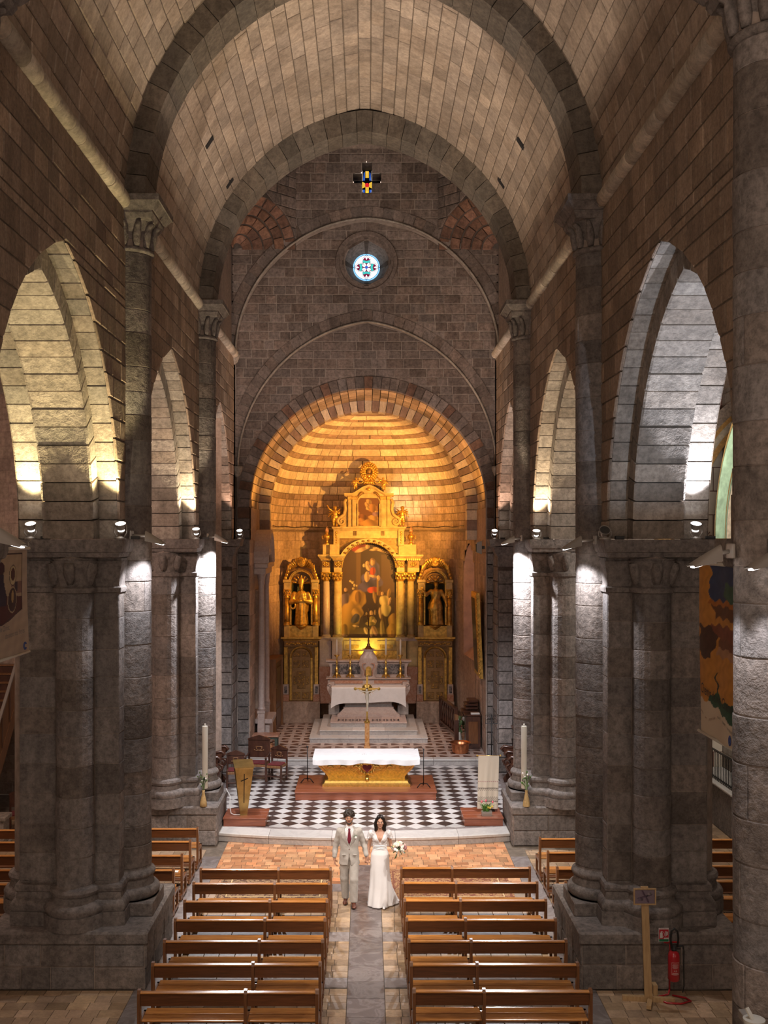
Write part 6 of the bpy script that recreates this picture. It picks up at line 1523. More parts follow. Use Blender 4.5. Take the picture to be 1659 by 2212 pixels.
items = [('r', (.0, .28, .45, .92), (.10, .055, .035)), ('r', (.28, .36, .5, .9), (.17, .095, .045)), ('r', (.72, .95, .48, .88), (.11, .06, .04)), ('r', (.0, 1, 0, .10), (.12, .065, .02)), ('r', (.40, .66, .16, .47), (.045, .022, .016)),
 ('e', (.33, .955, .14, .03, .3), (.34, .05, .04)), ('e', (.38, .935, .13, .022, .35), skin), ('e', (.48, .965, .04, .022, 0), skin), ('e', (.70, .93, .14, .016, -.3), skin), ('e', (.60, .935, .09, .012, .1), skin), ('e', (.86, .895, .08, .014, -.5), skin),
 ('e', (.55, .60, .20, .085, -.2), blue), ('e', (.46, .55, .17, .06, .5), (.09, .07, .16)), ('e', (.60, .72, .10, .11, .1), blue), ('e', (.57, .70, .05, .05, 0), red), ('e', (.57, .505, .10, .035, 0), red), ('e', (.565, .80, .052, .045, 0), (.30, .16, .08)), ('e', (.565, .795, .033, .03, 0), skin), ('e', (.475, .79, .035, .024, 0), skin), ('e', (.49, .745, .045, .035, .4), skin), ('e', (.47, .68, .035, .022, 0), skin), ('e', (.47, .64, .05, .05, 0), skin), ('e', (.42, .765, .03, .02, 0), (.6, .45, .25)), ('e', (.58, .65, .09, .014, -.2), skin), ('e', (.67, .63, .03, .03, 0), skin),
 ('r', (.64, .67, .45, .62), (.30, .17, .05)),
 ('e', (.07, .48, .06, .04, 0), (.08, .04, .02)), ('e', (.095, .505, .03, .022, 0), skin), ('e', (.09, .39, .11, .085, 0), (.19, .13, .17)), ('e', (.30, .40, .15, .11, -.5), ochre), ('e', (.32, .43, .06, .07, 0), (.24, .12, .03)), ('e', (.16, .22, .20, .17, -.4), ochre), ('e', (.30, .26, .11, .06, .5), ochre), ('e', (.27, .20, .07, .06, -.5), (.10, .08, .10)), ('e', (.08, .06, .08, .08, 0), (.36, .19, .04)), ('e', (.27, .12, .06, .012, -.2), skin), ('e', (.07, .02, .06, .014, -.2), skin), ('e', (.22, .585, .025, .014, .5), yel), ('e', (.25, .555, .02, .018, 0), yel), ('e', (.18, .60, .02, .014, 1), yel), ('e', (.29, .55, .016, .012, 0), yel), ('e', (.23, .52, .022, .012, 0), yel),
 ('e', (.60, .43, .030, .07, .15), (.34, .20, .07)), ('e', (.85, .47, .035, .05, -.2), (.34, .20, .07)), ('e', (.71, .47, .04, .03, 0), (.14, .06, .02)), ('e', (.735, .465, .024, .022, 0), skin), ('e', (.77, .39, .09, .06, .2), yel), ('e', (.79, .29, .10, .07, 0), yel), ('e', (.70, .26, .028, .065, .1), skin), ('e', (.86, .38, .025, .05, -.3), skin), ('e', (.76, .14, .05, .12, .1), (.16, .08, .03)), ('e', (.73, .09, .04, .09, 0), (.42, .26, .10)),
 ('e', (.93, .17, .09, .085, 0), (.56, .28, .06)), ('e', (.92, .065, .11, .085, 0), (.56, .28, .06)), ('r', (.955, .985, .20, .42), (.22, .09, .03)), ('r', (.90, .912, .02, .07), (.14, .06, .02)),
 ('e', (.545, .255, .034, .03, 0), skin), ('e', (.46, .25, .016, .02, 0), (.4, .25, .12)), ('e', (.61, .265, .018, .03, 0), (.4, .25, .12)), ('e', (.55, .185, .07, .04, 0), (.40, .28, .10)), ('e', (.60, .17, .045, .025, .5), skin), ('e', (.53, .145, .09, .022, 0), (.34, .22, .07)), ('e', (.45, .07, .035, .045, .4), skin), ('e', (.55, .05, .03, .05, -.1), skin), ('e', (.60, .07, .045, .06, .4), (.45, .22, .14))]
zlo, zhi = RZ_(1376, 38.55), RZ_(1174, 38.55)
inarch = lambda x, z: z < zc or ((x-XM)/ri)**2+((z-zc)/(ri*ez))**2 < 1.02
canvas(op, XM-pin-.02, XM+pin+.02, zhi, zlo, 38.44, 110, 180, dark, items, inarch)
mb = MB(); mb.box(XM-pin-.02, XM+pin+.02, 38.45, 38.48, zlo, zhi-.35); mb.build('stretcher', GD, op)
oq = thing('attic_painting', (XM, 38.4, RZ_(1136)), 'small arched painting of a bearded man on clouds in the attic', 'painting')
it2 = [('e', (.5, .12, .6, .14, 0), (.52, .27, .07)), ('e', (.2, .22, .25, .08, .4), (.45, .22, .06)), ('e', (.75, .26, .3, .08, -.2), (.56, .32, .10)), ('e', (.25, .30, .26, .07, -.4), (.25, .10, .04)), ('e', (.85, .40, .20, .08, .2), (.30, .18, .26)), ('e', (.68, .58, .26, .14, -.3), (.44, .22, .08)), ('e', (.42, .70, .12, .10, .3), (.60, .36, .16)), ('e', (.50, .80, .15, .07, -.3), (.55, .36, .16)), ('e', (.45, .58, .10, .07, .5), (.62, .42, .18)), ('e', (.86, .47, .08, .03, 0), (.6, .36, .16)), ('e', (.03, .40, .05, .07, 0), (.56, .34, .15))]
zq0, zq1 = RZ_(1136, 38.42), RZ_(1070, 38.42); hw_ = RX(819)-XM; zarc = zq1-hw_*.8
canvas(oq, XM-hw_, XM+hw_, zq1, zq0, 38.405, 60, 84, (.20, .08, .035), it2, lambda x, z: z < zarc or ((x-XM)/hw_)**2+((z-zarc)/(hw_*.8))**2 < 1.02)
mb = MB(); mb.box(XM-hw_, XM+hw_, 38.407, 38.42, zq0, zarc); mb.build('stretcher', GD, oq)
archring(rt, 'attic_frame', GS, XM, zarc, hw_, hw_+.07, 38.38, 38.5, ez=.85)
for sg in (-1, 1): mb = MB(); mb.box(XM+sg*hw_, XM+sg*(hw_+.07), 38.34, 38.5, zq0, zarc); mb.build('attic_frame_side', GS, rt)
# ---- urns with flames
for x in (706, 888):
    ux = RX(x, 38.35); uz = RZ_(1176, 38.35); t = thing('flaming_urn', (ux, 38.5, uz), 'gilded flaming urn on the %s shoulder of the altarpiece' % ('left' if x < 800 else 'right'), 'urn', 'flaming urns'); uy = 38.5
    mb = MB(); mb.lathe([(.10, 0), (.10, .03), (.05, .06), (.04, .12), (.06, .16), (.12, .24), (.125, .30), (.09, .35), (.05, .38), (.055, .42), (.08, .45), (.07, .45)], (ux, uy, uz), 14); mb.build('urn_body', GL, t, True, auto=50)
    for k in range(4): mb = MB(); mb.tube([(ux+.03*math.cos(k*1.6), uy+.03*math.sin(k*1.6), uz+.43), (ux+.04*math.cos(k*1.6+.6), uy, uz+.53), (ux+.02*math.cos(k*2), uy, uz+.58+.03*k)], [.035, .03, .005], 6); mb.build('flame', M['red_marble'], t, True)
    for sg in (-1, 1): mb = MB(); mb.tube([(ux+sg*.11, uy, uz+.32), (ux+sg*.18, uy, uz+.30), (ux+sg*.17, uy, uz+.20), (ux+sg*.11, uy, uz+.20)], .012, 5); mb.build('handle', GL, t, True)
# ---- side wings with niche and door
DW = 38.2
def wing(xc, lab):
    Xc = RX(xc, DW); t = thing('retable_wing', (Xc, DW+.2, .95), lab, 'altarpiece', 'side wings of the altarpiece')
    B = lambda nm, mat, a, b, y0, y1, d0, d1, bev=.008: (lambda mb: (mb.box(Xc+a*DW/FPX, Xc+b*DW/FPX, d0, d1, RZ_(y1, DW), RZ_(y0, DW), bev), mb.build(nm, mat, t))[1])(MB())
    P = DW/FPX
    B('stone_bench', M['apse_wall'], -41, 41, 1515, 1560, DW-.12, DW+.4)
    # lower stage with door
    B('lower_body', GD, -36, 36, 1395, 1515, DW+.06, DW+.35)
    for s2 in (-1, 1):
        B('pilaster', GL, s2*33-4, s2*33+4, 1398, 1478, DW-.02, DW+.1); B('pilaster_foot', M['altar_marble'], s2*33-6, s2*33+6, 1478, 1500, DW-.05, DW+.1); B('foot_panel', M['dark_marble'], s2*33-3, s2*33+3, 1482, 1497, DW-.06, DW); B('pilaster_plinth', M['red_marble'], s2*33-7, s2*33+7, 1500, 1515, DW-.06, DW+.1)
    ar_ = archring(t, 'door_arch', GL, Xc, RZ_(1421, DW), 20*P, 25*P, DW+.02, DW+.1); 
    for s2 in (-1, 1): B('door_jamb', GL, s2*22.5-2.5, s2*22.5+2.5, 1421, 1513, DW+.0, DW+.1)
    dr = MB(); zc_ = RZ_(1421, DW); prof = [(-20*P, RZ_(1513, DW)), (20*P, RZ_(1513, DW)), (20*P, zc_)]+[(20*P*math.cos(a), zc_+20*P*math.sin(a)) for a in np.linspace(.2, PI-.2, 9)]+[(-20*P, zc_)]
    dr.prism(prof, lambda u, v, w_: (Xc+u, w_, v), DW+.03, DW+.06); dr = dr.build('arched_door', M['oak_gold'], t)
    def panel(a, b, y0, y1):
        mb = MB(); mb.box(Xc+a*P, Xc+b*P, DW+.018, DW+.035, RZ_(y1, DW), RZ_(y0, DW), .006); q = mb.build('door_panel', GD, t); mb = MB()
        for k in range(int((b-a)*(y1-y0)/14)): mb.sphere((Xc+rnd.uniform(a+1.2, b-1.2)*P, DW+.016, RZ_(rnd.uniform(y0+1.2, y1-1.2), DW)), rnd.uniform(.012, .022), 5, 3, (1, .5, 1))
        mb.build('filigree', GL, q, True)
    for s2 in (-1, 1):
        lo, hi = sorted((s2*2, s2*17)); panel(lo, hi, 1407, 1419); panel(lo, hi, 1427, 1443); panel(lo, hi, 1495, 1510)
    panel(-9, 9, 1450, 1488); panel(-17, -9.5, 1460, 1479); panel(9.5, 17, 1460, 1479)
    f_ = B('frieze', GD, -37, 37, 1384, 1397, DW+.0, DW+.35); mb = MB()
    for k in range(15): mb.sphere((Xc+(-31+k*4.4)*P, DW, RZ_(1390.5+1.5*math.sin(k*2), DW)), .038, 6, 4, (1.3, .5, .8))
    mb.build('foliage_scroll', GL, f_, True)
    mb = MB(); a, b = Xc-38*P, Xc+38*P; zt, zb2 = RZ_(1376, DW), RZ_(1385, DW); mb.loft([[(a-o, DW-o, z), (b+o, DW-o, z), (b+o, DW+.35, z), (a-o, DW+.35, z)] for z, o in ((zb2, 0), (zb2+.05, .03), (zb2+.09, .09), (zt, .09))]); mb.build('cornice', GL, t)
    # upper stage
    B('niche_pedestal', GL, -34, 34, 1352, 1377, DW+.05, DW+.35)
    for s2 in (-1, 1): B('column_pedestal', GS, s2*31-6, s2*31+6, 1350, 1377, DW-.02, DW+.2)
    mb = MB(); mb.lathe([(.02, -.16), (.09, -.12), (.2, -.04), (.24, 0)], (Xc, DW+.02, RZ_(1351, DW)), 14, sy=.6); mb.build('console', GL, t, True)
    zs = RZ_(1262, DW); r = 21*P
    mb = MB(); mb.grid(lambda s, q: (Xc-r*math.cos(PI*s)*1.02, DW+.05+.30*math.sin(PI*s), lerp(RZ_(1350, DW), zs, q)), 12, 1); mb.build('niche_back', M['niche'], t, True)
    mb = MB(); mb.grid(lambda s, q: (Xc-r*math.cos(PI*s)*math.cos(q*PI/2*.98)*(1-.10*abs(math.sin(7*PI*s))), DW+.05+.30*math.sin(PI*s)*math.cos(q*PI/2*.98), zs+r*math.sin(q*PI/2*.98)), 28, 6); mb.build('scallop_shell', GL, t, True)
    for k in range(7): a = PI*(k+.5)/7; mb = MB(); mb.tube([(Xc-r*.25*math.cos(a), DW+.18, zs+.02+r*.25*math.sin(a)), (Xc-r*.9*math.cos(a), DW+.06, zs+r*.9*math.sin(a))], [.012, .03], 6); mb.build('shell_rib', GL, t, True)
    for s2 in (-1, 1):
        column(t, Xc+s2*31*P, DW+.04, RZ_(1351, DW), RZ_(1273, DW), .085, GL, GL, 10); B('impost_block', GS, s2*30-7, s2*30+7, 1258, 1273, DW-.06, DW+.2); B('impost_cap', GS, s2*30-9, s2*30+9, 1252, 1258, DW-.10, DW+.2); B('niche_jamb', GL, s2*23-2, s2*23+2, 1258, 1350, DW+.03, DW+.12); B('side_board', GD, s2*36-4, s2*36+4, 1262, 1352, DW+.1, DW+.35)
    archring(t, 'niche_arch', GL, Xc, RZ_(1257, DW), r, r+6*P, DW-.03, DW+.2)
    mb = MB()
    for k in range(24): a = PI*(k+.5)/24; mb.sphere((Xc+(r+2*P)*math.cos(a), DW-.06, RZ_(1257, DW)+(r+2*P)*math.sin(a)), .02, 5, 4)
    mb.build('bead_row', GS, t, True)
    mb = MB(); mb.prism([(Xc-36*P, RZ_(1257, DW)), (Xc+36*P, RZ_(1257, DW)), (Xc+27*P, RZ_(1228, DW)), (Xc+20*P, RZ_(1208, DW)), (Xc-20*P, RZ_(1208, DW)), (Xc-27*P, RZ_(1228, DW))], lambda u, v, w_: (u, w_, v), DW+.12, DW+.2); mb.build('gable_board', GD, t)
    # carved crest: cartouche with palm fronds
    for s2 in (-1, 1):
        for k in range(6):
            mb = MB(); a = .25+k*.16; pts = [(Xc+s2*(4+k*3.0)*P, DW, RZ_(1222+k*1.2, DW)), (Xc+s2*(10+k*3.4)*P, DW-.05, RZ_(1206+k*3, DW)), (Xc+s2*(14+k*3.2)*P, DW-.02, RZ_(1214+k*6, DW))]; mb.tube(pts, [.04, .055, .02], 7); mb.build('crest_frond', GL, t, True)
        for k in range(5): mb = MB(); mb.sphere((Xc+s2*(26+k*2.6)*P, DW-.02, RZ_(1228+k*7, DW)), .075-.004*k, 7, 5, (1, .7, 1.2)); mb.build('hanging_leaf', GL, t, True)
    mb = MB(); mb.sphere((Xc, DW-.02, RZ_(1214, DW)), .19, 14, 8, (.95, .5, 1)); mb.build('cartouche', GL, t, True)
    for k in range(4): mb = MB(); mb.tube([(Xc+(7-k*1.6)*P*math.cos(a), DW-.11-.01*k, RZ_(1214, DW)+(8-k*1.7)*P*math.sin(a)) for a in np.linspace(0, 2*PI, 17)], .014, 5); mb.build('cartouche_ring', GL, t, True)
M['niche'] = plain('dark_green_niche', (.035, .045, .03), .6, 0, .3, 5); M['oak_gold'] = plain('golden_oak_door', (.36, .22, .09), .5, .15, .3, 8)
wing(650.5, 'left carved side wing of the altarpiece with arched door and bishop niche'); wing(940, 'right carved side wing of the altarpiece with arched door and statue niche')
# ================================================================== high altar
t = thing('high_altar', (RX(796, 37), 37, .86), 'marble high altar with curved consoles and dark panels below the altarpiece', 'altar'); Xh = RX(796, 36.8)
lv = [(0, 3.87, 34.3, .545, 'lowest'), (1, 3.24, 34.8, .70, ''), (2, 2.58, 35.38, .86, '')]
st_ = thing('altar_steps', (Xh, 36.4, ZP), 'three stepped marble slabs leading up to the high altar', 'steps')
zprev = ZP
for k, wd, y0, z1, _ in lv:
    mb = MB(); mb.box(Xh-wd/2+.02, Xh+wd/2-.02, y0+.02, 38.0, zprev, z1-.035); mb.build('riser', M['grey_marble'], st_)
    n_ = 3
    for i in range(n_): mb = MB(); mb.box(Xh-wd/2+wd*i/n_+.002, Xh-wd/2+wd*(i+1)/n_-.002, y0, 38.0, z1-.035, z1, .006, rnd.random()); mb.build('tread', M['step_marble'] if k < 2 else M['altar_marble'], st_)
    zprev = z1
for s2 in (-1, 1):
    for k in range(4): xk = Xh+s2*(.22+.24*k); mb = MB(); mb.add([(xk-.1, 35.6, .863), (xk, 35.85, .863), (xk-.1, 36.1, .863), (xk+.1, 35.6, .863), (xk+.1, 36.1, .863)], [(0, 1, 2), (3, 1, 4)]); mb.build('inlay_lozenge', M['black_marble'], st_)
def sar(w_, y0, z): return [(Xh-w_, y0, z), (Xh+w_, y0, z), (Xh+w_, 37.6, z), (Xh-w_, 37.6, z)]
mb = MB(); mb.loft([sar(1.08, 36.55, .86), sar(1.08, 36.55, .93), sar(1.0, 36.62, .97), sar(.92, 36.70, 1.05), sar(.86, 36.76, 1.12), sar(.88, 36.76, 1.16)]); mb.build('altar_foot', M['altar_marble'], t)
mb = MB(); mb.loft([sar(.84, 36.80, 1.16), sar(.80, 36.82, 1.26), sar(.86, 36.80, 1.42), sar(.98, 36.74, 1.58), sar(1.06, 36.70, 1.74)]); mb.build('altar_body', M['grey_marble'], t)
for s2 in (-1, 1): mb = MB(); mb.prism([(Xh+s2*.06, 1.32), (Xh+s2*.74, 1.32), (Xh+s2*.86, 1.62), (Xh+s2*.06, 1.62)], lambda u, v, w_: (u, w_-(v-1.3)*.22, v), 36.80, 36.84); mb.build('dark_panel', M['dark_marble'], t)
mb = MB(); mb.box(Xh-1.32, Xh+1.32, 36.62, 37.6, 1.74, 1.865, .02); mb.build('mensa', M['altar_marble'], t)
for s2 in (-1, 1):
    mb = MB(); a, b = sorted((Xh+s2*1.02, Xh+s2*1.40)); mb.box(a, b, 36.95, 37.6, .86, 1.2, .015); mb.build('side_plinth', M['grey_marble'], t)
    mb = MB(); pr = [(1.06, 1.2), (1.36, 1.2), (1.28, 1.32), (1.33, 1.5), (1.44, 1.7), (1.46, 1.86), (1.40, 2.0), (1.2, 2.0), (1.2, 1.5), (1.06, 1.32)]; mb.prism([(Xh+s2*u, v) for u, v in pr], lambda u, v, w_: (u, w_, v), 37.0, 37.5); mb.build('scroll_console', M['altar_marble'], t)
    mb = MB(); mb.tube([(Xh+s2*(1.36+.07*math.cos(a)*(1-a/9)), 36.99, 1.88+.07*math.sin(a)*(1-a/9)) for a in np.linspace(0, 7, 14)], .022, 6); mb.build('console_volute', M['altar_marble'], t, True)
mb = MB(); mb.box(Xh-1.44, Xh+1.44, 37.2, 37.8, 1.865, 2.08, .012); mb.build('lower_gradine', M['altar_marble'], t)
for s2 in (-1, 1): a, b = sorted((Xh+s2*.2, Xh+s2*1.36)); mb = MB(); mb.box(a, b, 37.185, 37.2, 1.92, 2.03, .004); mb.build('red_inlay', M['red_marble'], t)
mb = MB(); mb.box(Xh-1.5, Xh+1.5, 37.12, 37.8, 2.08, 2.11, .01); mb.build('lower_shelf', M['altar_marble'], t)
mb = MB(); mb.loft([[(Xh-w_, 37.5, z), (Xh+w_, 37.5, z), (Xh+w_, 37.85, z), (Xh-w_, 37.85, z)] for w_, z in ((1.40, 2.11), (1.36, 2.2), (1.36, 2.45), (1.42, 2.58), (1.47, 2.64))]); mb.build('upper_gradine', M['altar_marble'], t)
for s2 in (-1, 1): a, b = sorted((Xh+s2*.30, Xh+s2*1.28)); mb = MB(); mb.box(a, b, 37.47, 37.5, 2.22, 2.56, .006); mb.build('dark_panel', M['dark_marble'], t)
mb = MB(); mb.box(Xh-1.53, Xh+1.53, 37.42, 37.9, 2.64, 2.71, .015); mb.build('upper_shelf', M['altar_marble'], t)
tb = thing('tabernacle', (Xh, 37.3, 2.11), 'curved pink marble tabernacle with small golden door on the high altar', 'tabernacle')
mb = MB(); prof = [(.26, 2.11), (.26, 2.16), (.21, 2.22), (.22, 2.34), (.30, 2.48), (.34, 2.60), (.30, 2.70), (.32, 2.74), (.28, 2.84), (.20, 2.95), (.16, 3.04), (.21, 3.08), (.21, 3.11)]
mb.loft([[(Xh-w_, 37.40-w_*.35, z), (Xh-w_*.6, 37.34-w_*.45, z), (Xh+w_*.6, 37.34-w_*.45, z), (Xh+w_, 37.40-w_*.35, z), (Xh+w_, 37.7, z), (Xh-w_, 37.7, z)] for w_, z in prof]); mb.build('marble_body', M['altar_marble'], tb, True, auto=40)
mb = MB(); mb.prism([(Xh-.10, 2.2), (Xh+.10, 2.2), (Xh+.10, 2.42)]+[(Xh+.10*math.cos(a), 2.42+.10*math.sin(a)) for a in np.linspace(.3, PI-.3, 7)]+[(Xh-.10, 2.42)], lambda u, v, w_: (u, w_, v), 37.16, 37.24); mb.build('golden_door', GL, tb)
for s2 in (-1, 1):
    mb = MB(); mb.tube([(Xh+s2*.14, 37.17, 2.2), (Xh+s2*.15, 37.15, 2.38), (Xh+s2*.22, 37.12, 2.52), (Xh+s2*.2, 37.12, 2.62), (Xh+s2*.1, 37.12, 2.64)], .018, 6); mb.build('marble_scroll', M['red_marble'], tb, True)
# cloth
t = thing('high_altar_cloth', (Xh, 36.9, 1.866), 'pale linen cloth hanging over the front of the high altar', 'altar cloth'); mb = MB()
def hc(s, q):
    x = Xh-1.27+2.54*s; e = abs(2*s-1)**6; drop = .52+.03*math.sin(5*s)+.22*e; a = q*1.15
    if a < .58: return (x+(s-.5)*.05*a, 37.19-a, 1.872)
    k = (a-.58)/.57*drop; return (x+(s-.5)*.10*k, 36.605-.012*math.sin(s*37)*k-.01, 1.872-k)
mb.grid(hc, 60, 26); mb.build('linen', M['linen'], t, True)
mb = MB(); mb.box(Xh-1.26, Xh+1.26, 36.62, 37.19, 1.866, 1.871); mb.build('table_layer', M['altar_marble'], t)
# candlesticks and crucifix
for k, x in enumerate((727.5, 756.5, 833.5, 865)):
    xx = RX(x, 37.3); yy = 37.28; t = thing('altar_candlestick', (xx, yy, 2.11), 'ornate brass candlestick with tall candle on the high altar, %s from the left' % ordn[k], 'candlestick', 'candlesticks of the high altar')
    for q in range(3): a = -PI/2+q*2*PI/3; mb = MB(); mb.tube([(xx+.04*math.cos(a), yy+.04*math.sin(a), 2.22), (xx+.10*math.cos(a), yy+.10*math.sin(a), 2.18), (xx+.15*math.cos(a), yy+.15*math.sin(a), 2.13), (xx+.17*math.cos(a), yy+.17*math.sin(a), 2.125)], [.04, .035, .025, .012], 6); mb.build('foot', M['gold'], t, True)
    mb = MB(); mb.lathe([(.02, .04), (.075, .06), (.085, .12), (.05, .18), (.045, .22), (.065, .26), (.06, .32), (.03, .37), (.025, .46), (.045, .50), (.042, .55), (.022, .60), (.022, .70), (.05, .74), (.095, .79), (.10, .81), (.03, .80)], (xx, yy, 2.11), 12); mb.build('stem', M['gold'], t, True, auto=60)
    mb = MB(); mb.lathe([(.035, 0), (.033, .58 if k in (1, 2) else .54), (.004, .6 if k in (1, 2) else .56)], (xx, yy, 2.91), 10); mb.build('candle', M['wax'], t, True)
t = thing('altar_crucifix', (Xh, 37.4, 3.11), 'dark bronze crucifix standing on the tabernacle', 'crucifix'); M['bronze'] = plain('dark_bronze', (.20, .11, .04), .4, .8, .3, 12)
mb = MB(); mb.lathe([(.15, 0), (.14, .03), (.10, .06), (.08, .10), (.05, .13), (.055, .17), (.025, .22), (.04, .30), (.02, .36), (.035, .46), (.018, .52), (.018, .66), (.03, .70), (.012, .74)], (Xh, 37.4, 3.11), 12); mb.build('stem', M['bronze'], t, True, auto=60)
mb = MB(); mb.bar((Xh, 37.4, 3.84), (Xh, 37.4, 4.55), .03, .03); mb.bar((Xh-.18, 37.4, 4.30), (Xh+.18, 37.4, 4.30), .03, .03); mb.build('cross', M['bronze'], t)
s = SDF((-.2, -.06, -.3), (.2, .06, .16), .008); s.cap((0, 0, -.26), (0, 0, -.05), .018, .026); s.cap((0, 0, -.05), (0, 0, .07), .028, .032); s.ell((0, -.01, .12), (.022, .024, .028)); s.cap((0, 0, .07), (-.16, 0, .12), .014, .010); s.cap((0, 0, .07), (.16, 0, .12), .014, .010); s.build('corpus', M['bronze'], t, (Xh, 37.37, 4.19))
# ---- processional cross in front of the steps
xq = RX(793, 32.0); yq = 32.35; t = thing('processional_cross', (xq, yq, ZP), 'gilded processional crucifix with rays on an orange marbled post', 'crucifix'); M['orange_marble'] = marble('orange_marbled_post', (.58, .23, .06), (.8, .5, .25), 6, .4, .6)
zt5 = RZ_(1561, yq)
mb = MB(); mb.box(xq-.10, xq+.10, yq-.10, yq+.10, ZP, ZP+.30, .01); mb.build('post_foot', M['orange_marble'], t)
mb = MB(); mb.box(xq-.072, xq+.072, yq-.072, yq+.072, ZP+.30, zt5, .008); mb.build('post', M['orange_marble'], t)
mb = MB(); mb.box(xq-.09, xq+.09, yq-.09, yq+.09, zt5, zt5+.04, .008); mb.lathe([(.07, .04), (.05, .07), (.055, .10), (.03, .12)], (xq, yq, zt5), 10); mb.build('post_cap', M['gold'], t)
zx = RZ_(1488, yq); ztop = RZ_(1461, yq)
mb = MB(); mb.bar((xq, yq, zt5+.05), (xq, yq, zx-.55), .05, .05); mb.build('staff', M['gold'], t)
mb = MB(); mb.bar((xq, yq, zx-.60), (xq, yq, ztop), .062, .04); mb.bar((xq-.35, yq, zx), (xq+.35, yq, zx), .04, .062)
for p in ((xq-.36, zx), (xq+.36, zx), (xq, ztop+.02)): mb.sphere((p[0], yq, p[1]), .05, 8, 6, (1, .6, 1))
mb.build('cross', M['gold'], t)
for k in range(28):
    a = 2*PI*k/28+.05
    if min(abs(math.sin(a)), abs(math.cos(a))) < .16: continue
    L = .27 if k % 2 else .2; mb = MB(); mb.add([(xq+.06*math.cos(a-.2), yq-.004, zx+.06*math.sin(a-.2)), (xq+.06*math.cos(a+.2), yq-.004, zx+.06*math.sin(a+.2)), (xq+L*math.cos(a), yq, zx+L*math.sin(a)), (xq+.06*math.cos(a), yq+.02, zx+.06*math.sin(a))], [(0, 1, 2), (1, 3, 2), (3, 0, 2), (0, 3, 1)]); mb.build('ray', M['gold'], t)
mb = MB(); mb.lathe([(.001, -.03), (.15, -.02), (.16, 0), (.001, .01)], (0, 0, 0), 20); mb.xf(Matrix.Translation((xq, yq-.01, zx)) @ Matrix.Rotation(PI/2, 4, 'X') @ Matrix.Rotation(PI/4, 4, 'Z')); mb.build('glory_plate', M['gold'], t, True)
s = SDF((-.34, -.09, -.62), (.34, .09, .12), .010); s.chain([(.0, 0, -.58), (.01, -.03, -.36), (0, 0, -.16)], [.026, .034, .05]); s.cap((0, 0, -.16), (0, -.01, -.02), .05, .055); s.cap((0, 0, -.2), (0, 0, -.13), .055, .055); s.ell((-.01, -.03, .06), (.036, .042, .048)); s.chain([(0, 0, .0), (-.16, 0, .02), (-.31, 0, .09)], [.024, .02, .014]); s.chain([(0, 0, .0), (.16, 0, .02), (.31, 0, .09)], [.024, .02, .014])
M['ivory'] = plain('ivory', (.72, .62, .48), .45); s.build('corpus', M['ivory'], t, (xq, yq-.05, zx-.09))
# ================================================================== statues
def putto(x, y, z, H, pose, lab, mat, wings=True):
    """chubby standing child figure, H tall; pose: list of (hand L), (hand R) offsets in units of H"""
    t = thing('putto', (x, y, z), lab, 'statue', 'gilded putti of the altarpiece')
    s = SDF((-.55, -.3, -.02), (.55, .3, 1.08), .016); hl, hr, lean = pose
    s.chain([(-.07, -.02, .03), (-.08, -.03, .24), (-.06, 0, .46)], [.045, .06, .085], .04); s.chain([(.08, .02, .03), (.09, -.02, .24), (.06, 0, .46)], [.045, .06, .085], .04)
    s.ell((-.07, -.05, .02), (.04, .07, .03)); s.ell((.08, -.01, .02), (.04, .07, .03))
    s.ell((0, 0, .50), (.135, .11, .10), .05); s.ell((lean*.5, -.01, .62), (.125, .10, .15), .05); s.ell((lean, 0, .73), (.12, .085, .07), .04)
    s.ell((lean*1.2, -.01, .90), (.085, .09, .105), .03); s.cap((lean, 0, .76), (lean*1.2, 0, .84), .05, .05, .02)
    for k in range(9): a = 2*PI*k/9; s.ell((lean*1.2+.06*math.cos(a), .015+.06*math.sin(a), .955), (.04, .04, .035), .015)
    s.ell((lean*1.2, -.095, .89), (.015, .02, .018), .01)
    for sg, h in ((-1, hl), (1, hr)):
        sh = (lean+sg*.12, 0, .74); el = (lean+sg*(.12+abs(h[0])*.45), h[1]*.5-.03, .74+(h[2]-.74)*.45); s.chain([sh, el, (lean+h[0]*sg, h[1], h[2])], [.05, .045, .032], .03); s.ell((lean+h[0]*sg, h[1], h[2]), (.036, .03, .04), .015)
    s.build('body', mat, t, (x, y, z), sc=H)
    d = SDF((-.25, -.2, .3), (.25, .2, .65), .016); d.stack([(.40, 0, 0, .15, .13), (.50, 0, 0, .155, .13), (.56, 0, 0, .14, .12)], fold=lambda a, Z: .06*np.sin(5*a+12*Z)); d.cap((-.14, -.04, .54), (-.2, .02, .36), .04, .03, .02); d.build('sash', mat, t, (x, y, z), sc=H)
    if wings:
        for sg in (-1, 1):
            w_ = SDF((-.5, -.05, .4), (.5, .3, .95), .018)
            for k in range(4): w_.cap((sg*.05, .09, .70), (sg*(.26+.03*k), .18, .86-.13*k), .03, .025, .02)
            w_.build('wing', mat, t, (x, y, z), sc=H)
dp = 38.5
putto(RX(724), dp, RZ_(1137), .74, ((.38, -.05, 1.02), (.20, -.12, .62), 0), 'gilded putto raising its arm on the left of the attic', M['gilt'])
putto(RX(868), dp, RZ_(1137), .74, ((.18, -.14, .66), (.26, -.10, .68), .02), 'gilded putto with folded arms on the right of the attic', M['gilt'])
putto(RX(768), 38.4, RZ_(1059), .46, ((.16, -.05, .5), (.34, -.02, .86), .05), 'small cherub left of the golden glory on the pediment', M['gilt'])
putto(RX(829), 38.4, RZ_(1059), .46, ((.36, -.02, .84), (.15, -.05, .5), -.03), 'small cherub right of the golden glory on the pediment', M['gilt'])
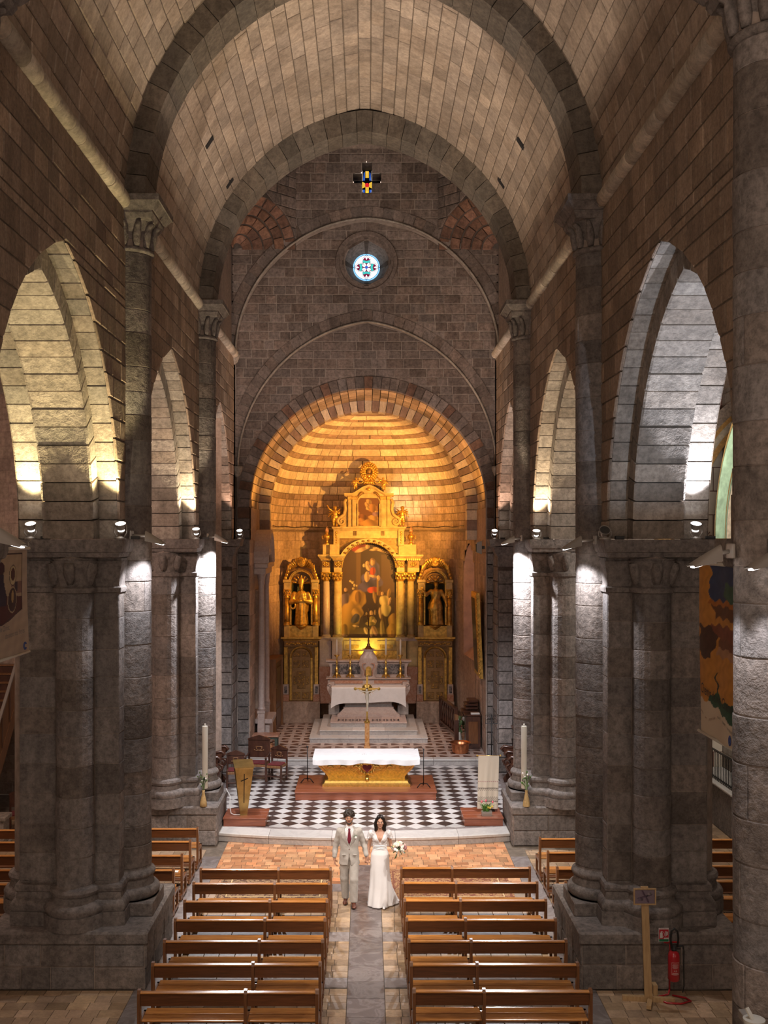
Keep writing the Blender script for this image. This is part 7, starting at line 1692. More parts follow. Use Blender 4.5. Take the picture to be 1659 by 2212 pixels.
# bishop
def foldf(n, amp, tw=3.0): return lambda a, Z: amp*np.sin(n*a+tw*Z)+amp*.6*np.sin((n+4)*a-2*tw*Z+1)
bx, by, bz = RX(650.5, DW), DW+.12, RZ_(1350, DW)
t = thing('bishop_statue', (bx, by, bz), 'gilded bishop statue with mitre in the left niche', 'statue'); H = 1.72
s = SDF((-.45, -.32, -.02), (.45, .32, 1.2), .014)
s.stack([(.0, 0, 0, .155, .13), (.25, 0, 0, .135, .12), (.5, 0, 0, .13, .11), (.62, 0, 0, .12, .10)], fold=foldf(7, .06))
s.stack([(.30, .03, .05, .15, .08), (.45, .01, .03, .165, .10), (.60, 0, .01, .155, .11), (.70, 0, 0, .135, .10), (.77, 0, 0, .08, .07)], .02, foldf(6, .05, 5))
s.cap((-.16, 0, .70), (-.22, -.06, .52), .06, .06, .03); s.cap((-.22, -.06, .52), (-.07, -.16, .54), .05, .035, .03); s.cap((.16, 0, .70), (.22, -.04, .52), .06, .06, .03); s.cap((.22, -.04, .52), (.06, -.16, .57), .05, .035, .03)
s.ell((-.02, -.17, .55), (.05, .03, .035)); s.cap((0, -.01, .76), (0, -.02, .83), .04, .04, .02); s.ell((0, -.03, .865), (.052, .06, .07), .015); s.ell((0, -.075, .82), (.03, .03, .045), .015); s.ell((0, -.09, .87), (.012, .018, .016), .008)
s.stack([(.91, 0, -.02, .058, .055), (.97, 0, -.02, .072, .05), (1.03, 0, -.02, .06, .035), (1.09, 0, -.02, .015, .015)], .01)
s.build('figure', M['gilt'], t, (bx, by, bz), sc=H*.93)
mb = MB(); mb.tube([(bx-.33, by-.12, bz), (bx-.36, by-.14, bz+1.3)], .016, 6); mb.tube([(bx-.36+.10*math.sin(a)*(1-a/9), by-.14, bz+1.40-.10*math.cos(a)*(1-a/9)) for a in np.linspace(0, 6, 14)], .018, 6); mb.build('crozier', M['gilt'], t, True) if 0 else None
mb = MB(); mb.tube([(bx-.30+.09*math.cos(a), by-.16, bz+.72+.13*math.sin(a)) for a in np.linspace(-2.6, 2.2, 12)], .035, 6); mb.build('sleeve_fold', M['gilt'], t, True)
mb = MB(); mb.lathe([(.22, 0), (.24, .03), (.20, .05)], (bx, by, bz-.05), 12, sy=.7); mb.build('socle', M['gilt'], t)
wx_, wy_, wz_ = RX(941, DW), DW+.12, RZ_(1350, DW)
t = thing('saint_statue', (wx_, wy_, wz_), 'gilded standing saint statue with raised hand in the right niche', 'statue')
s = SDF((-.5, -.32, -.02), (.5, .32, 1.1), .014)
s.stack([(.0, .02, 0, .17, .13), (.2, .01, 0, .15, .12), (.4, 0, 0, .155, .12), (.52, 0, 0, .13, .10)], fold=foldf(8, .055)); s.stack([(.36, -.01, 0, .17, .13), (.48, 0, 0, .145, .115), (.60, .01, 0, .105, .09), (.70, .01, 0, .13, .095), (.77, .01, 0, .12, .08), (.81, .01, 0, .05, .05)], .03, foldf(5, .035, 9))
s.chain([(-.10, 0, .77), (-.22, -.05, .68), (-.30, -.10, .80)], [.05, .045, .03], .03); s.ell((-.31, -.11, .83), (.03, .025, .045)); s.chain([(.13, 0, .76), (.22, -.02, .60), (.25, -.08, .46)], [.05, .045, .03], .03); s.ell((.25, -.09, .43), (.03, .03, .04))
s.cap((0.01, 0, .80), (.01, -.01, .86), .035, .035, .02); s.ell((.015, -.02, .905), (.05, .058, .068), .015); s.ell((.015, .02, .93), (.06, .06, .06), .02); s.ell((.015, -.078, .90), (.010, .016, .014), .008)
s.build('figure', M['gilt'], t, (wx_, wy_, wz_), sc=H*.93)
mb = MB(); mb.lathe([(.06, 0), (.10, .04), (.09, .08), (.05, .10)], (wx_+.01, wy_-.02, wz_+1.575), 10); mb.build('crown', M['gilt'], t, True)
mb = MB(); mb.lathe([(.22, 0), (.24, .03), (.20, .05)], (wx_, wy_, wz_-.05), 12, sy=.7); mb.build('socle', M['gilt'], t)
# ================================================================== bride and groom
M['skin_m'] = plain('tanned_skin', (.46, .235, .15), .5, 0, .10, 20); M['skin_f'] = plain('warm_skin', (.50, .27, .18), .48, 0, .10, 20)
M['hair_m'] = plain('dark_brown_hair', (.028, .016, .010), .55, 0, .5, 30); M['hair_f'] = plain('black_hair', (.014, .010, .009), .35, 0, .4, 30)
M['suit'] = plain('beige_suit_cloth', (.46, .43, .395), .8, 0, .10, 60, .05, sheen=.15); M['suit_dark'] = plain('beige_lapel', (.42, .39, .355), .8, 0, .1, 60)
M['shirt'] = plain('white_shirt', (.80, .80, .82), .7); M['tie'] = plain('burgundy_tie', (.17, .012, .03), .55); M['shoe'] = plain('brown_leather', (.12, .035, .02), .25, 0, coat=.5)
M['satin'] = plain('white_satin', (.84, .83, .84), .38, 0, .03, 4, sheen=.2); M['lace'] = plain('white_lace', (.80, .77, .78), .8, 0, .22, 60, .3)
M['eye'] = plain('dark_eye', (.02, .012, .01), .2); M['eye_white'] = plain('eye_white', (.7, .68, .65), .3); M['lip'] = plain('lip', (.40, .11, .10), .5)
def head(s, c, w=.072, d=.092, h=.118, beard=False, k=.015):
    """face looks along -y, centre of head c"""
    x, y, z = c
    s.ell((x, y+.008, z+.012), (w, d, h*.92), k); s.ell((x, y-.022, z-.055), (w*.74, d*.66, h*.60), .03)       # cranium, jaw
    s.cap((x-.028, y-.078, z+.020), (x+.028, y-.078, z+.020), .014, .014, .014)                                 # brow
    s.ell((x-.040, y-.055, z-.022), (.026, .028, .022), .016); s.ell((x+.040, y-.055, z-.022), (.026, .028, .022), .016)   # cheeks
    s.chain([(x, y-.086, z+.010), (x, y-.102, z-.022)], [.009, .014], .010); s.ell((x-.013, y-.088, z-.026), (.010, .011, .009), .006); s.ell((x+.013, y-.088, z-.026), (.010, .011, .009), .006)  # nose
    s.ell((x-.029, y-.088, z+.001), (.013, .009, .009), .008, True); s.ell((x+.029, y-.088, z+.001), (.013, .009, .009), .008, True)   # sockets
    s.cap((x-.018, y-.078, z-.056), (x+.018, y-.078, z-.056), .009, .009, .010)                                  # mouth
    s.ell((x, y-.066, z-.093), (.024, .022, .018), .016)                                                         # chin
    for sg in (-1, 1): s.ell((x+sg*w*1.02, y+.012, z-.010), (.010, .020, .030), .006)
def face_parts(t, c, smile=.003, scale=1.0):
    x, y, z = c
    for sg in (-1, 1):
        mb = MB(); mb.sphere((x+sg*.029, y-.078, z+.001), .0105, 10, 6, (1.15, .8, .75)); e = mb.build('eye', M['eye_white'], t, True)
        mb = MB(); mb.sphere((x+sg*.029, y-.0855, z+.001), .0058, 8, 6); mb.build('iris', M['eye'], e, True)
        mb = MB(); mb.tube([(x+sg*.014, y-.088, z+.021), (x+sg*.03, y-.088, z+.026), (x+sg*.046, y-.078, z+.019)], [.003, .0045, .002], 5); mb.build('eyebrow', M['hair_m'], t, True)
    mb = MB(); mb.tube([(x-.024, y-.080, z-.054+smile*2), (x-.010, y-.090, z-.057), (x, y-.091, z-.0575), (x+.010, y-.090, z-.057), (x+.024, y-.080, z-.054+smile*2)], [.002, .0055, .006, .0055, .002], 6); mb.build('lips', M['lip'], t, True)
def hand(s, wrist, dirv, palm_n, L=.175, curl=.5, spread=.1, k=.006, thumb_side=1):
    """five-fingered hand; dirv = along the hand, palm_n = palm normal, curl 0 straight .. 1 closed"""
    d = Vector(dirv).normalized(); n = Vector(palm_n); n = (n-d*n.dot(d)).normalized(); sd = d.cross(n).normalized()*thumb_side; w0 = Vector(wrist)
    pal = w0+d*L*.28
    s.cap(w0, w0+d*L*.15, .024, .026, .01)
    for q in (-1.2, -.4, .4, 1.2): s.cap(w0+d*L*.08+sd*q*.010, w0+d*L*.46+sd*q*.0185, .013, .0115, .008)
    for i, (q, ln) in enumerate(((1.2, .46), (.4, .52), (-.4, .48), (-1.2, .37))):
        p = w0+d*L*.46+sd*q*.0185; a = 0; dd = (d+sd*q*spread).normalized(); r = .0092 if i < 3 else .0080
        for j, fr_ in enumerate((.45, .32, .25)):
            a += curl*(.9 if j == 0 else 1.15); v = dd*math.cos(a)+n*math.sin(a); p2 = p+v*ln*L*fr_; s.cap(p, p2, r, r*.92, k); p = p2; r *= .92
    p = w0+d*L*.12+sd*.020; v = (d*.62+sd*.75+n*.25).normalized(); p2 = p+v*L*.26; s.cap(p, p2, .0125, .0105, k)
    v2 = (d*.85+sd*.15+n*(.35+.4*curl)).normalized(); s.cap(p2, p2+v2*L*.22, .0105, .0085, k)
# ---------------- groom: faces -y (towards the camera), mid-stride
GX, GY = -.34, 20.26
g = thing('person', (GX, GY, 0), 'man in light beige suit and burgundy tie walking hand in hand with the bride', 'person')
hipz = .93
# feet: his right foot (viewer's left) behind, left foot (viewer's right) forward
FR, FL = (-.075, .10, .085), (.085, -.13, .085)
KR, KL = (-.095, .03, .50), (.085, -.12, .51)
HC = (-.005, -.025, 1.665)
bd = SDF((-.42, -.36, 0), (.42, .30, 1.82), .0075)
bd.ell((0, 0, .96), (.155, .105, .12), .05); bd.ell((0, .0, 1.14), (.125, .080, .16), .05); bd.ell((0, .01, 1.30), (.135, .078, .13), .04); bd.cap((-.16, .01, 1.41), (.16, .01, 1.41), .040, .040, .04)
for hx, K, F in ((-.085, KR, FR), (.085, KL, FL)): bd.chain([(hx, 0, .90), K, F], [.085, .055, .042], .03); bd.ell((F[0], F[1]-.05, .045), (.028, .08, .022), .01)
bd.cap((0, .01, 1.45), (0, -.012, 1.58), .058, .056, .03); head(bd, HC)
RS, RE, RW = (-.182, .005, 1.405), (-.262, .045, 1.13), (-.285, -.03, .89)      # arms: shoulder, elbow, wrist
LS, LE, LW = (.182, .005, 1.405), (.282, .03, 1.14), (.325, -.075, .925)
bd.chain([RS, RE, RW], [.052, .040, .027], .03); bd.chain([LS, LE, LW], [.052, .040, .027], .03)
hand(bd, RW, (.05, -.15, -1), (.9, -.2, 0), .185, .42, .06, thumb_side=-1)
hand(bd, LW, (.10, -.10, -1), (-.6, .8, 0), .180, .85, .04, thumb_side=1)
bd.build('body', M['skin_m'], g, (GX, GY, 0)); face_parts(g, (GX+HC[0], GY+HC[1], HC[2]))
# trousers
tr = SDF((-.30, -.32, .05), (.30, .28, 1.06), .008)
tr.ell((0, 0, .96), (.170, .122, .11), .04)
for hx, K, F in ((-.088, KR, FR), (.088, KL, FL)): tr.chain([(hx, 0, .90), K, (F[0], F[1]+.012, .105)], [.103, .084, .074], .02)
tr.warp(lambda X, Y, Z: .0016*np.sin(40*Z+60*X)*np.clip(1.1-Z, 0, 1)+.0016*np.sin(24*Z-42*X+30*Y)); tr.cut(lambda X, Y, Z: .085-Z+0*X+0*Y)
tr.build('trousers', M['suit'], g, (GX, GY, 0))
# jacket
jk = SDF((-.46, -.26, .74), (.48, .26, 1.56), .008)
jk.stack([(.78, 0, -.005, .198, .142), (.90, 0, -.005, .190, .140), (1.02, 0, 0, .178, .135), (1.12, 0, 0, .172, .130), (1.22, 0, 0, .180, .134), (1.34, 0, 0, .195, .135), (1.42, 0, .005, .190, .115), (1.47, 0, .015, .12, .085), (1.50, 0, .02, .075, .07)], .02)
jk.chain([(-.165, .005, 1.415), RS, RE, (RW[0], RW[1], RW[2]+.045)], [.060, .064, .057, .046], .025); jk.chain([(.165, .005, 1.415), LS, LE, (LW[0], LW[1], LW[2]+.045)], [.060, .064, .057, .046], .025)
jk.warp(lambda X, Y, Z: .0025*np.sin(34*Z+16*X)+.002*np.sin(60*Z-20*Y)*(np.abs(X) > .2))
jk.cut(lambda X, Y, Z: np.minimum(np.minimum(.78+.0*X-Z, 9), 9)*1.0+0*X+0*Y)
# front opening: V above the button, quarters falling away below it
jk.cut(lambda X, Y, Z: np.where((Y < -.02) & (Z > 1.14), np.minimum((Z-1.14)*.285-np.abs(X), .05), -1.0))
jk.cut(lambda X, Y, Z: np.where((Y < -.02) & (Z < 1.04), np.minimum(((1.04-Z)*.30)**1.15*.62-np.abs(X), .05), -1.0))
jk.build('jacket', M['suit'], g, (GX, GY, 0))
# waistcoat, shirt, tie
wc_ = SDF((-.2, -.2, .95), (.2, .1, 1.5), .008); wc_.stack([(.99, 0, 0, .150, .118), (1.12, 0, 0, .150, .118), (1.25, 0, 0, .158, .122), (1.36, 0, 0, .165, .120)], .01); wc_.cut(lambda X, Y, Z: np.where((Y < 0) & (Z > 1.20), np.minimum((Z-1.20)*.42-np.abs(X), .05), -1.0)); wc_.build('waistcoat', M['suit_dark'], g, (GX, GY, 0))
for k in range(3): mb = MB(); mb.sphere((GX, GY-.124, 1.17-.055*k), .008, 8, 4, (1, .5, 1)); mb.build('button', M['shoe'], g, True)
sh_ = SDF((-.16, -.2, 1.05), (.16, .16, 1.58), .007); sh_.stack([(1.08, 0, 0, .138, .108), (1.30, 0, 0, .148, .113), (1.42, 0, 0, .13, .098), (1.475, 0, .01, .072, .068), (1.525, 0, .004, .066, .066)], .01); sh_.cut(lambda X, Y, Z: Z-1.53+.25*np.minimum(Y+.0, 0)*-1.0+0*X)
sh_.build('shirt', M['shirt'], g, (GX, GY, 0))
for sg in (-1, 1): mb = MB(); mb.add([(GX+sg*.008, GY-.092, 1.475), (GX+sg*.058, GY-.062, 1.53), (GX+sg*.055, GY-.085, 1.455), (GX+sg*.02, GY-.112, 1.435)], [(0, 1, 2, 3)]); mb.build('collar_point', M['shirt'], g)
mb = MB(); mb.loft([[(GX-w_, GY+y_, z_), (GX, GY+y_-.012, z_), (GX+w_, GY+y_, z_), (GX, GY+y_+.008, z_)] for w_, y_, z_ in ((.020, -.098, 1.478), (.024, -.108, 1.455), (.015, -.114, 1.44), (.030, -.124, 1.34), (.036, -.128, 1.26), (.030, -.126, 1.225), (.004, -.124, 1.19))]); mb.build('tie', M['tie'], g)
for sg in (-1, 1):   # lapels following the V
    mb = MB(); pts = [(.012, 1.145, -.140), (.045, 1.22, -.141), (.075, 1.30, -.137), (.098, 1.38, -.118), (.088, 1.45, -.082)]; P1 = [(GX+sg*(u), GY+y_, z_) for u, z_, y_ in pts]; P2 = [(GX+sg*(u+wd), GY+y_+.012, z_+dz) for (u, z_, y_), wd, dz in zip(pts, (.006, .035, .055, .062, .02), (0, 0, 0, .01, .02))]
    mb.add([(a, b-.006, c) for a, b, c in P1]+[(a, b-.006, c) for a, b, c in P2], [(i, i+1, 6+i, 5+i) for i in range(4)]); mb.build('lapel', M['suit_dark'], g)
    mb = MB(); mb.box(GX+sg*.07, GX+sg*.145, GY-.145+.0, GY-.118, .975, .995, .004); mb.build('pocket_flap', M['suit_dark'], g)
mb = MB(); mb.sphere((GX, GY-.142, 1.095), .010, 8, 4, (1, .5, 1)); mb.build('button', M['shoe'], g, True)
bt = MB(); bt.sphere((GX+.125, GY-.150, 1.315), .026, 8, 6, (1, .7, 1.1)); bt = bt.build('boutonniere', M['paper'], g, True)
for k in range(6): a = PI*.3+k*.35; mb = MB(); mb.tube([(GX+.122, GY-.148, 1.31), (GX+.122+.05*math.cos(a), GY-.150, 1.32+.055*math.sin(a))], [.006, .002], 5); mb.build('leaf_sprig', M['leaf_dark'], bt)
# shoes
for F, nm in ((FR, 0), (FL, 1)):
    s = SDF((F[0]-.07, F[1]-.24, -.01), (F[0]+.07, F[1]+.1, .14), .006); s.cap((F[0], F[1]+.03, .05), (F[0]+(F[0])*.15, F[1]-.15, .032), .044, .036, .02); s.ell((F[0]+F[0]*.12, F[1]-.13, .036), (.043, .075, .032), .02); s.ell((F[0], F[1]+.02, .085), (.042, .055, .05), .02); s.cut(lambda X, Y, Z: .004-Z+0*X+0*Y); s.build('shoe', M['shoe'], g, (GX, GY, 0))
    mb = MB(); mb.prism([(F[0]+.043*math.cos(a)*(1 if math.sin(a) > 0 else .95), F[1]-.06+.135*math.sin(a)) for a in np.linspace(0, 2*PI, 18, endpoint=False)], lambda u, v, w_: (GX+u, GY+v, w_), 0, .012); mb.build('sole', M['rubber'], g)
# curly hair, beard
hr_ = SDF((-.14, -.16, 1.55), (.14, .14, 1.86), .007); rs = np.random.RandomState(5)
hr_.ell((HC[0], HC[1]+.022, HC[2]+.055), (.084, .094, .080), .02)
for k in range(170):
    a = rs.uniform(0, 2*PI); el = rs.uniform(-.3, PI/2); c = (HC[0]+.094*math.cos(a)*math.cos(el), HC[1]+.02+.098*math.sin(a)*math.cos(el), HC[2]+.045+.100*math.sin(el))
    hr_.ell(c, (.021, .021, .020), .004)
hr_.cut(lambda X, Y, Z: np.where(Y < HC[1]-.02, (1-np.sqrt(((X-HC[0])/.062)**2+((Z-HC[2]+.045)/.098)**2))*.06, -1.0)); hr_.build('curly_hair', M['hair_m'], g, (GX, GY, 0), smooth_iter=0)
be = SDF((-.1, -.14, 1.5), (.1, .06, 1.68), .005); x, y, z = HC
be.chain([(x-.066, y-.01, z-.02), (x-.058, y-.035, z-.06), (x-.03, y-.07, z-.093), (x, y-.082, z-.098), (x+.03, y-.07, z-.093), (x+.058, y-.035, z-.06), (x+.066, y-.01, z-.02)], [.007, .010, .014, .016, .014, .010, .007], .008); be.chain([(x-.026, y-.084, z-.052), (x, y-.097, z-.041), (x+.026, y-.084, z-.052)], [.004, .005, .004], .004); be.build('beard', M['hair_m'], g, (GX, GY, 0))
# ---------------- bride
BX, BY = .245, 20.22
b_ = thing('person', (BX, BY, 0), 'woman in white V-neck wedding dress carrying a bouquet', 'person')
HB = (.005, -.03, 1.600)
bd = SDF((-.38, -.36, 0), (.42, .24, 1.76), .0075)
bd.ell((0, 0, .98), (.150, .105, .12), .05); bd.ell((0, 0, 1.13), (.105, .080, .14), .05); bd.ell((0, -.005, 1.28), (.132, .088, .12), .05); bd.ell((-.058, -.075, 1.285), (.052, .045, .05), .03); bd.ell((.058, -.075, 1.285), (.052, .045, .05), .03); bd.cap((-.135, .01, 1.375), (.135, .01, 1.375), .040, .040, .05)
for hx, K, F in ((-.08, (-.08, .0, .52), (-.07, .10, .10)), (.08, (.085, -.05, .53), (.075, -.10, .10))): bd.chain([(hx, 0, .92), K, F], [.085, .052, .036], .03); bd.ell((F[0], F[1]-.05, .05), (.028, .07, .025), .01)
bd.cap((0, .01, 1.40), (0, -.015, 1.53), .046, .044, .03); head(bd, HB, .066, .086, .112)
RS2, RE2, RW2 = (-.160, .01, 1.365), (-.205, .05, 1.12), (-.232, -.045, .925)
LS2, LE2, LW2 = (.160, .01, 1.365), (.215, .045, 1.13), (.262, -.125, 1.075)
bd.chain([RS2, RE2, RW2], [.042, .033, .023], .025); bd.chain([LS2, LE2, LW2], [.042, .033, .023], .025)
hand(bd, RW2, (-.12, -.12, -1), (.6, -.8, 0), .165, .85, .03, thumb_side=-1)
hand(bd, LW2, (.85, -.55, .05), (-.25, -.3, .9), .165, .95, .03, thumb_side=1)
bd.build('body', M['skin_f'], b_, (BX, BY, 0)); face_parts(b_, (BX+HB[0], BY+HB[1], HB[2]), .006)
fx_ = lambda a, Z: np.clip(.95-Z, 0, 1)*(.050*np.sin(7*a+1.4+1.5*Z)+.035*np.sin(11*a-2*Z))
dr = SDF((-.48, -.42, -.01), (.56, .62, 1.2), .010)
dr.stack([(.015, -.01, -.02, .235, .235), (.10, -.01, -.02, .222, .22), (.35, 0, -.02, .205, .18), (.60, 0, -.015, .192, .155), (.82, 0, -.01, .182, .138), (.98, 0, -.005, .172, .125), (1.08, 0, 0, .132, .102), (1.14, 0, 0, .118, .095)], .02, fx_)
dr.stack([(.012, .14, .16, .25, .26), (.06, .13, .15, .22, .24), (.3, .09, .08, .16, .16), (.55, .05, .04, .12, .10)], .08, lambda a, Z: np.clip(.6-Z, 0, 1)*(.07*np.sin(9*a)+.04*np.sin(15*a+1)))
dr.warp(lambda X, Y, Z: .004*np.sin(17*X+8*Z)*np.clip(1.0-Z, 0, 1)); dr.cut(lambda X, Y, Z: .012-Z+0*X+0*Y); dr.build('skirt', M['satin'], b_, (BX, BY, 0))
bo = SDF((-.26, -.2, 1.02), (.26, .16, 1.46), .007)
bo.stack([(1.06, 0, 0, .132, .104), (1.13, 0, 0, .122, .096), (1.20, 0, -.005, .130, .102), (1.30, 0, -.008, .146, .106), (1.37, 0, .005, .135, .082), (1.41, 0, .01, .12, .06)], .01); bo.ell((-.058, -.08, 1.28), (.062, .054, .06), .03); bo.ell((.058, -.08, 1.28), (.062, .054, .06), .03)
for sg in (-1, 1): bo.chain([(sg*.105, .01, 1.385), (sg*.165, .01, 1.375), (sg*.195, .02, 1.31)], [.042, .056, .052], .02)
bo.warp(lambda X, Y, Z: .0022*np.sin(90*X)*np.sin(95*Z)); bo.cut(lambda X, Y, Z: np.where((Y < .03) & (Z > 1.20), np.minimum((Z-1.20)*.44-np.abs(X), .05), -1.0)); bo.cut(lambda X, Y, Z: np.where((Y >= .03) & (Z > 1.25), np.minimum((Z-1.25)*.5-np.abs(X), .05), -1.0)); bo.build('lace_bodice', M['lace'], b_, (BX, BY, 0))
for k in range(4): mb = MB(); mb.tube([(BX+(.128+.002*k)*math.cos(a), BY+(.100)*math.sin(a), 1.155-.028*k+.004*math.sin(3*a+k)) for a in np.linspace(PI, 2*PI, 17)], .009, 6); mb.build('waist_pleat', M['satin'], b_, True)
for sg in (-1, 1):
    for k in range(6): a = -.9+k*.36; mb = MB(); x = BX+sg*.20; mb.sphere((x+sg*.026*math.cos(a), BY+.02+.05*math.sin(a), 1.285+.008*math.sin(k*2)), .022, 7, 5, (.6, 1, 1.2)); mb.build('sleeve_scallop', M['lace'], b_, True)
mb = MB(); mb.sphere((BX+.075, BY-.262, .026), .038, 8, 5, (.8, 1.4, .5)); mb.build('shoe', M['satin'], b_, True)
hf = SDF((-.16, -.14, 1.28), (.18, .2, 1.76), .007); x, y, z = HB
hf.ell((x, y+.028, z+.035), (.079, .092, .100), .02)
for sg in (-1, 1):
    hf.chain([(x+sg*.03, y-.055, z+.095), (x+sg*.066, y-.03, z+.055), (x+sg*.080, y+.00, z-.01), (x+sg*.084, y+.015, z-.09), (x+sg*.10, y+.0, z-.17)], [.022, .026, .026, .026, .014], .02)
    hf.chain([(x+sg*.06, y+.05, z+.02), (x+sg*.085, y+.04, z-.06), (x+sg*.075, y+.04, z-.14), (x+sg*.105, y+.02, z-.21)], [.04, .036, .032, .012], .02)
hf.ell((x, y+.06, z-.08), (.075, .05, .12), .03); hf.cut(lambda X, Y, Z: np.where(Y < y-.02, .052-np.sqrt((X-x)**2+((Z-z+.015)*.66)**2), -1.0)); hf.warp(lambda X, Y, Z: .0015*np.sin(160*X+30*Z))
hf.build('wavy_hair', M['hair_f'], b_, (BX, BY, 0))
for sg in (-1, 1): mb = MB(); mb.sphere((BX+x+sg*.068, BY+y-.01, z-.045), .006, 6, 4, (1, 1, 2)); mb.build('earring', M['gold'], b_, True)
# bouquet held in her left hand
qx, qy, qz = BX+.365, BY-.20, 1.12
q = thing('bridal_bouquet', (qx, qy, .95), 'round bridal bouquet of white and blush flowers in her hand', 'bouquet'); rs = random.Random(4)
M['blush'] = plain('blush_petal', (.70, .50, .46), .6); M['cream_petal'] = plain('cream_petal', (.82, .78, .68), .6); M['yellow_petal'] = plain('pale_yellow_petal', (.80, .72, .38), .6); M['dusky'] = plain('dusky_petal', (.38, .17, .17), .6)
mb = MB()
for k in range(9): a = 2*PI*k/9; mb.tube([(qx-.075+.012*math.cos(a), qy+.03+.012*math.sin(a), .94+.01*math.sin(k)), (qx-.03, qy+.01, 1.08), (qx+.03*math.cos(a), qy+.03*math.sin(a), 1.15)], .006, 5)
mb.build('stems', M['leaf_dark'], q)
for k in range(46):
    a = rs.uniform(0, 2*PI); el = rs.uniform(-.5, 1.4); r = .105; c = (qx+r*math.cos(a)*math.cos(el), qy-.02+r*math.sin(a)*math.cos(el), qz+.03+.095*math.sin(el)); R = rs.uniform(.024, .042); mt = M[rs.choice(['paper', 'paper', 'cream_petal', 'cream_petal', 'blush', 'yellow_petal', 'dusky'])]; mb = MB()
    for p in range(6): b2 = 2*PI*p/6; mb.sphere((c[0]+R*.5*math.cos(b2), c[1]+R*.35*math.sin(b2), c[2]+R*.5*math.sin(b2)), R*.62, 6, 4)
    mb.build('blossom', mt, q, True)
for k in range(14): a = rs.uniform(0, 2*PI); mb = MB(); mb.tube([(qx, qy, qz), (qx+.15*math.cos(a), qy-.03, qz+.03+.13*math.sin(a)*.9)], [.012, .006], 5); mb.sphere((qx+.15*math.cos(a), qy-.03, qz+.03+.13*math.sin(a)*.9), .012, 5, 4); mb.build('leaf_sprig', M['leaf_dark'] if k % 2 else M['paper'], q)
# ================================================================== lamps
def uplight(x, y, z, tilt, lab, on=True, cool=False, grp='floodlights on the arcade ledges', yaw=0.0, base=ZI, side=0):
    t = thing('floodlight', (x, y, base), lab, 'lamp', grp)
    d = Vector((side, -math.sin(tilt), math.cos(tilt))).normalized(); c = Vector((x, y, z)); q = d.to_track_quat('Z', 'Y').to_matrix().to_4x4(); q.translation = c
    mb = MB(); mb.lathe([(.001, -.16), (.035, -.16), (.045, -.12), (.085, -.03), (.09, 0), (.082, 0), (.07, -.03)], (0, 0, 0), 16); mb.xf(q); mb.build('housing', M['lamp_grey'], t, True, auto=40)
    mb = MB(); mb.lathe([(.001, -.012), (.05, -.010), (.078, -.008)], (0, 0, 0), 16, caps=False); mb.xf(q); mb.build('lens', (M['lamp_cool'] if cool else M['lamp_on']) if on else M['lamp_dark'], t, True)
    mb = MB(); mb.lathe([(.046, -.13), (.052, -.125), (.052, -.10), (.046, -.095)], (0, 0, 0), 14); mb.xf(q); mb.build('glowing_collar', M['lamp_dim'] if on else M['lamp_grey'], t, True)
    for s2 in (-1, 1): mb = MB(); mb.tube([(x+s2*.095, y, z-.02), (x+s2*.10, y+.01, (z+base)/2-.02), (x+s2*.05, y+.01, base+.03)], .010, 5); mb.build('yoke_arm', M['lamp_grey'], t, True)
    mb = MB(); mb.lathe([(.09, 0), (.09, .02), (.04, .035), (.03, .05)], (x, y, base), 14); mb.build('foot', M['lamp_grey'], t, True, auto=40)
    mb = MB(); mb.box(x+.16, x+.30, y-.02, y+.06, base, base+.05, .006); mb.build('ballast_box', M['black'], t)
uplight(-3.86, 16.52, 7.25, .42, 'lit floodlight on the nearest left pier ledge, nave side', grp='floodlights on the near left ledge')
uplight(-5.27, 16.52, 7.25, .42, 'lit floodlight on the nearest left pier ledge, aisle side', grp='floodlights on the near left ledge')
uplight(-3.90, 24.05, 7.24, .42, 'lit floodlight on the ledge of the left altar pier')
uplight(-3.70, 30.6, 7.26, .5, 'small lit floodlight beside the left choir pier')
uplight(3.70, 30.6, 7.26, .5, 'small lit floodlight beside the right choir pier')
uplight(3.86, 24.05, 7.20, .42, 'lit floodlight on the ledge of the right altar pier')
uplight(5.15, 16.52, 7.25, .42, 'bluish lit floodlight on the aisle side of the near right pier', cool=True)
uplight(3.72, 16.5, 7.15, .9, 'switched-off grey floodlight on the near right pier ledge', on=False)
def hood(x, y, z, sg, lab, cool=False, s=1.0, wall=None):
    """shell-shaped downlight: open edge below"""
    t = thing('downlight', (x, y, z), lab, 'lamp', 'hooded downlights on the piers')
    mb = MB(); f = lambda u, v: (x+sg*(-.16+.30*u)*s, y+.13*s*math.cos(PI*v)*(1-.5*u), z+(.02+.14*(u**.8))*s*math.sin(PI*v)-.10*s*(1-u)*.6)
    mb.grid(f, 8, 12); mb.grid(lambda u, v: (f(u, v)[0]+sg*.006, f(u, v)[1]*1.0+.0, f(u, v)[2]-.008), 8, 12); mb.build('hood', M['lamp_grey'], t, True)
    mb = MB(); mb.bar((x-sg*.14*s, y, z-.07*s), (x+sg*.10*s, y, z-.005*s), .12*s, .012); mb.build('lens', M['lamp_dim'], t)
    wx_ = wall if wall is not None else x+sg*.35
    mb = MB(); mb.tube([(x+sg*.13*s, y, z+.07*s), (wx_, y+.04, z+.09*s)], .02*s, 8); mb.build('arm', M['lamp_grey'], t, True)
    mb = MB(); mb.box(min(wx_, wx_+sg*.03), max(wx_, wx_+sg*.03), y-.06, y+.14, z+.02, z+.16, .008); mb.build('wall_plate', M['lamp_grey'], t)
hood(-3.42, 16.98, 6.98, -1, 'hooded downlight on the nearest left pier', wall=-3.78)
hood(3.30, 16.98, 6.90, 1, 'hooded downlight on the near right pier', wall=3.66)
hood(-3.40, 24.55, 6.98, -1, 'hooded downlight glaring on the left altar pier', wall=-3.7)
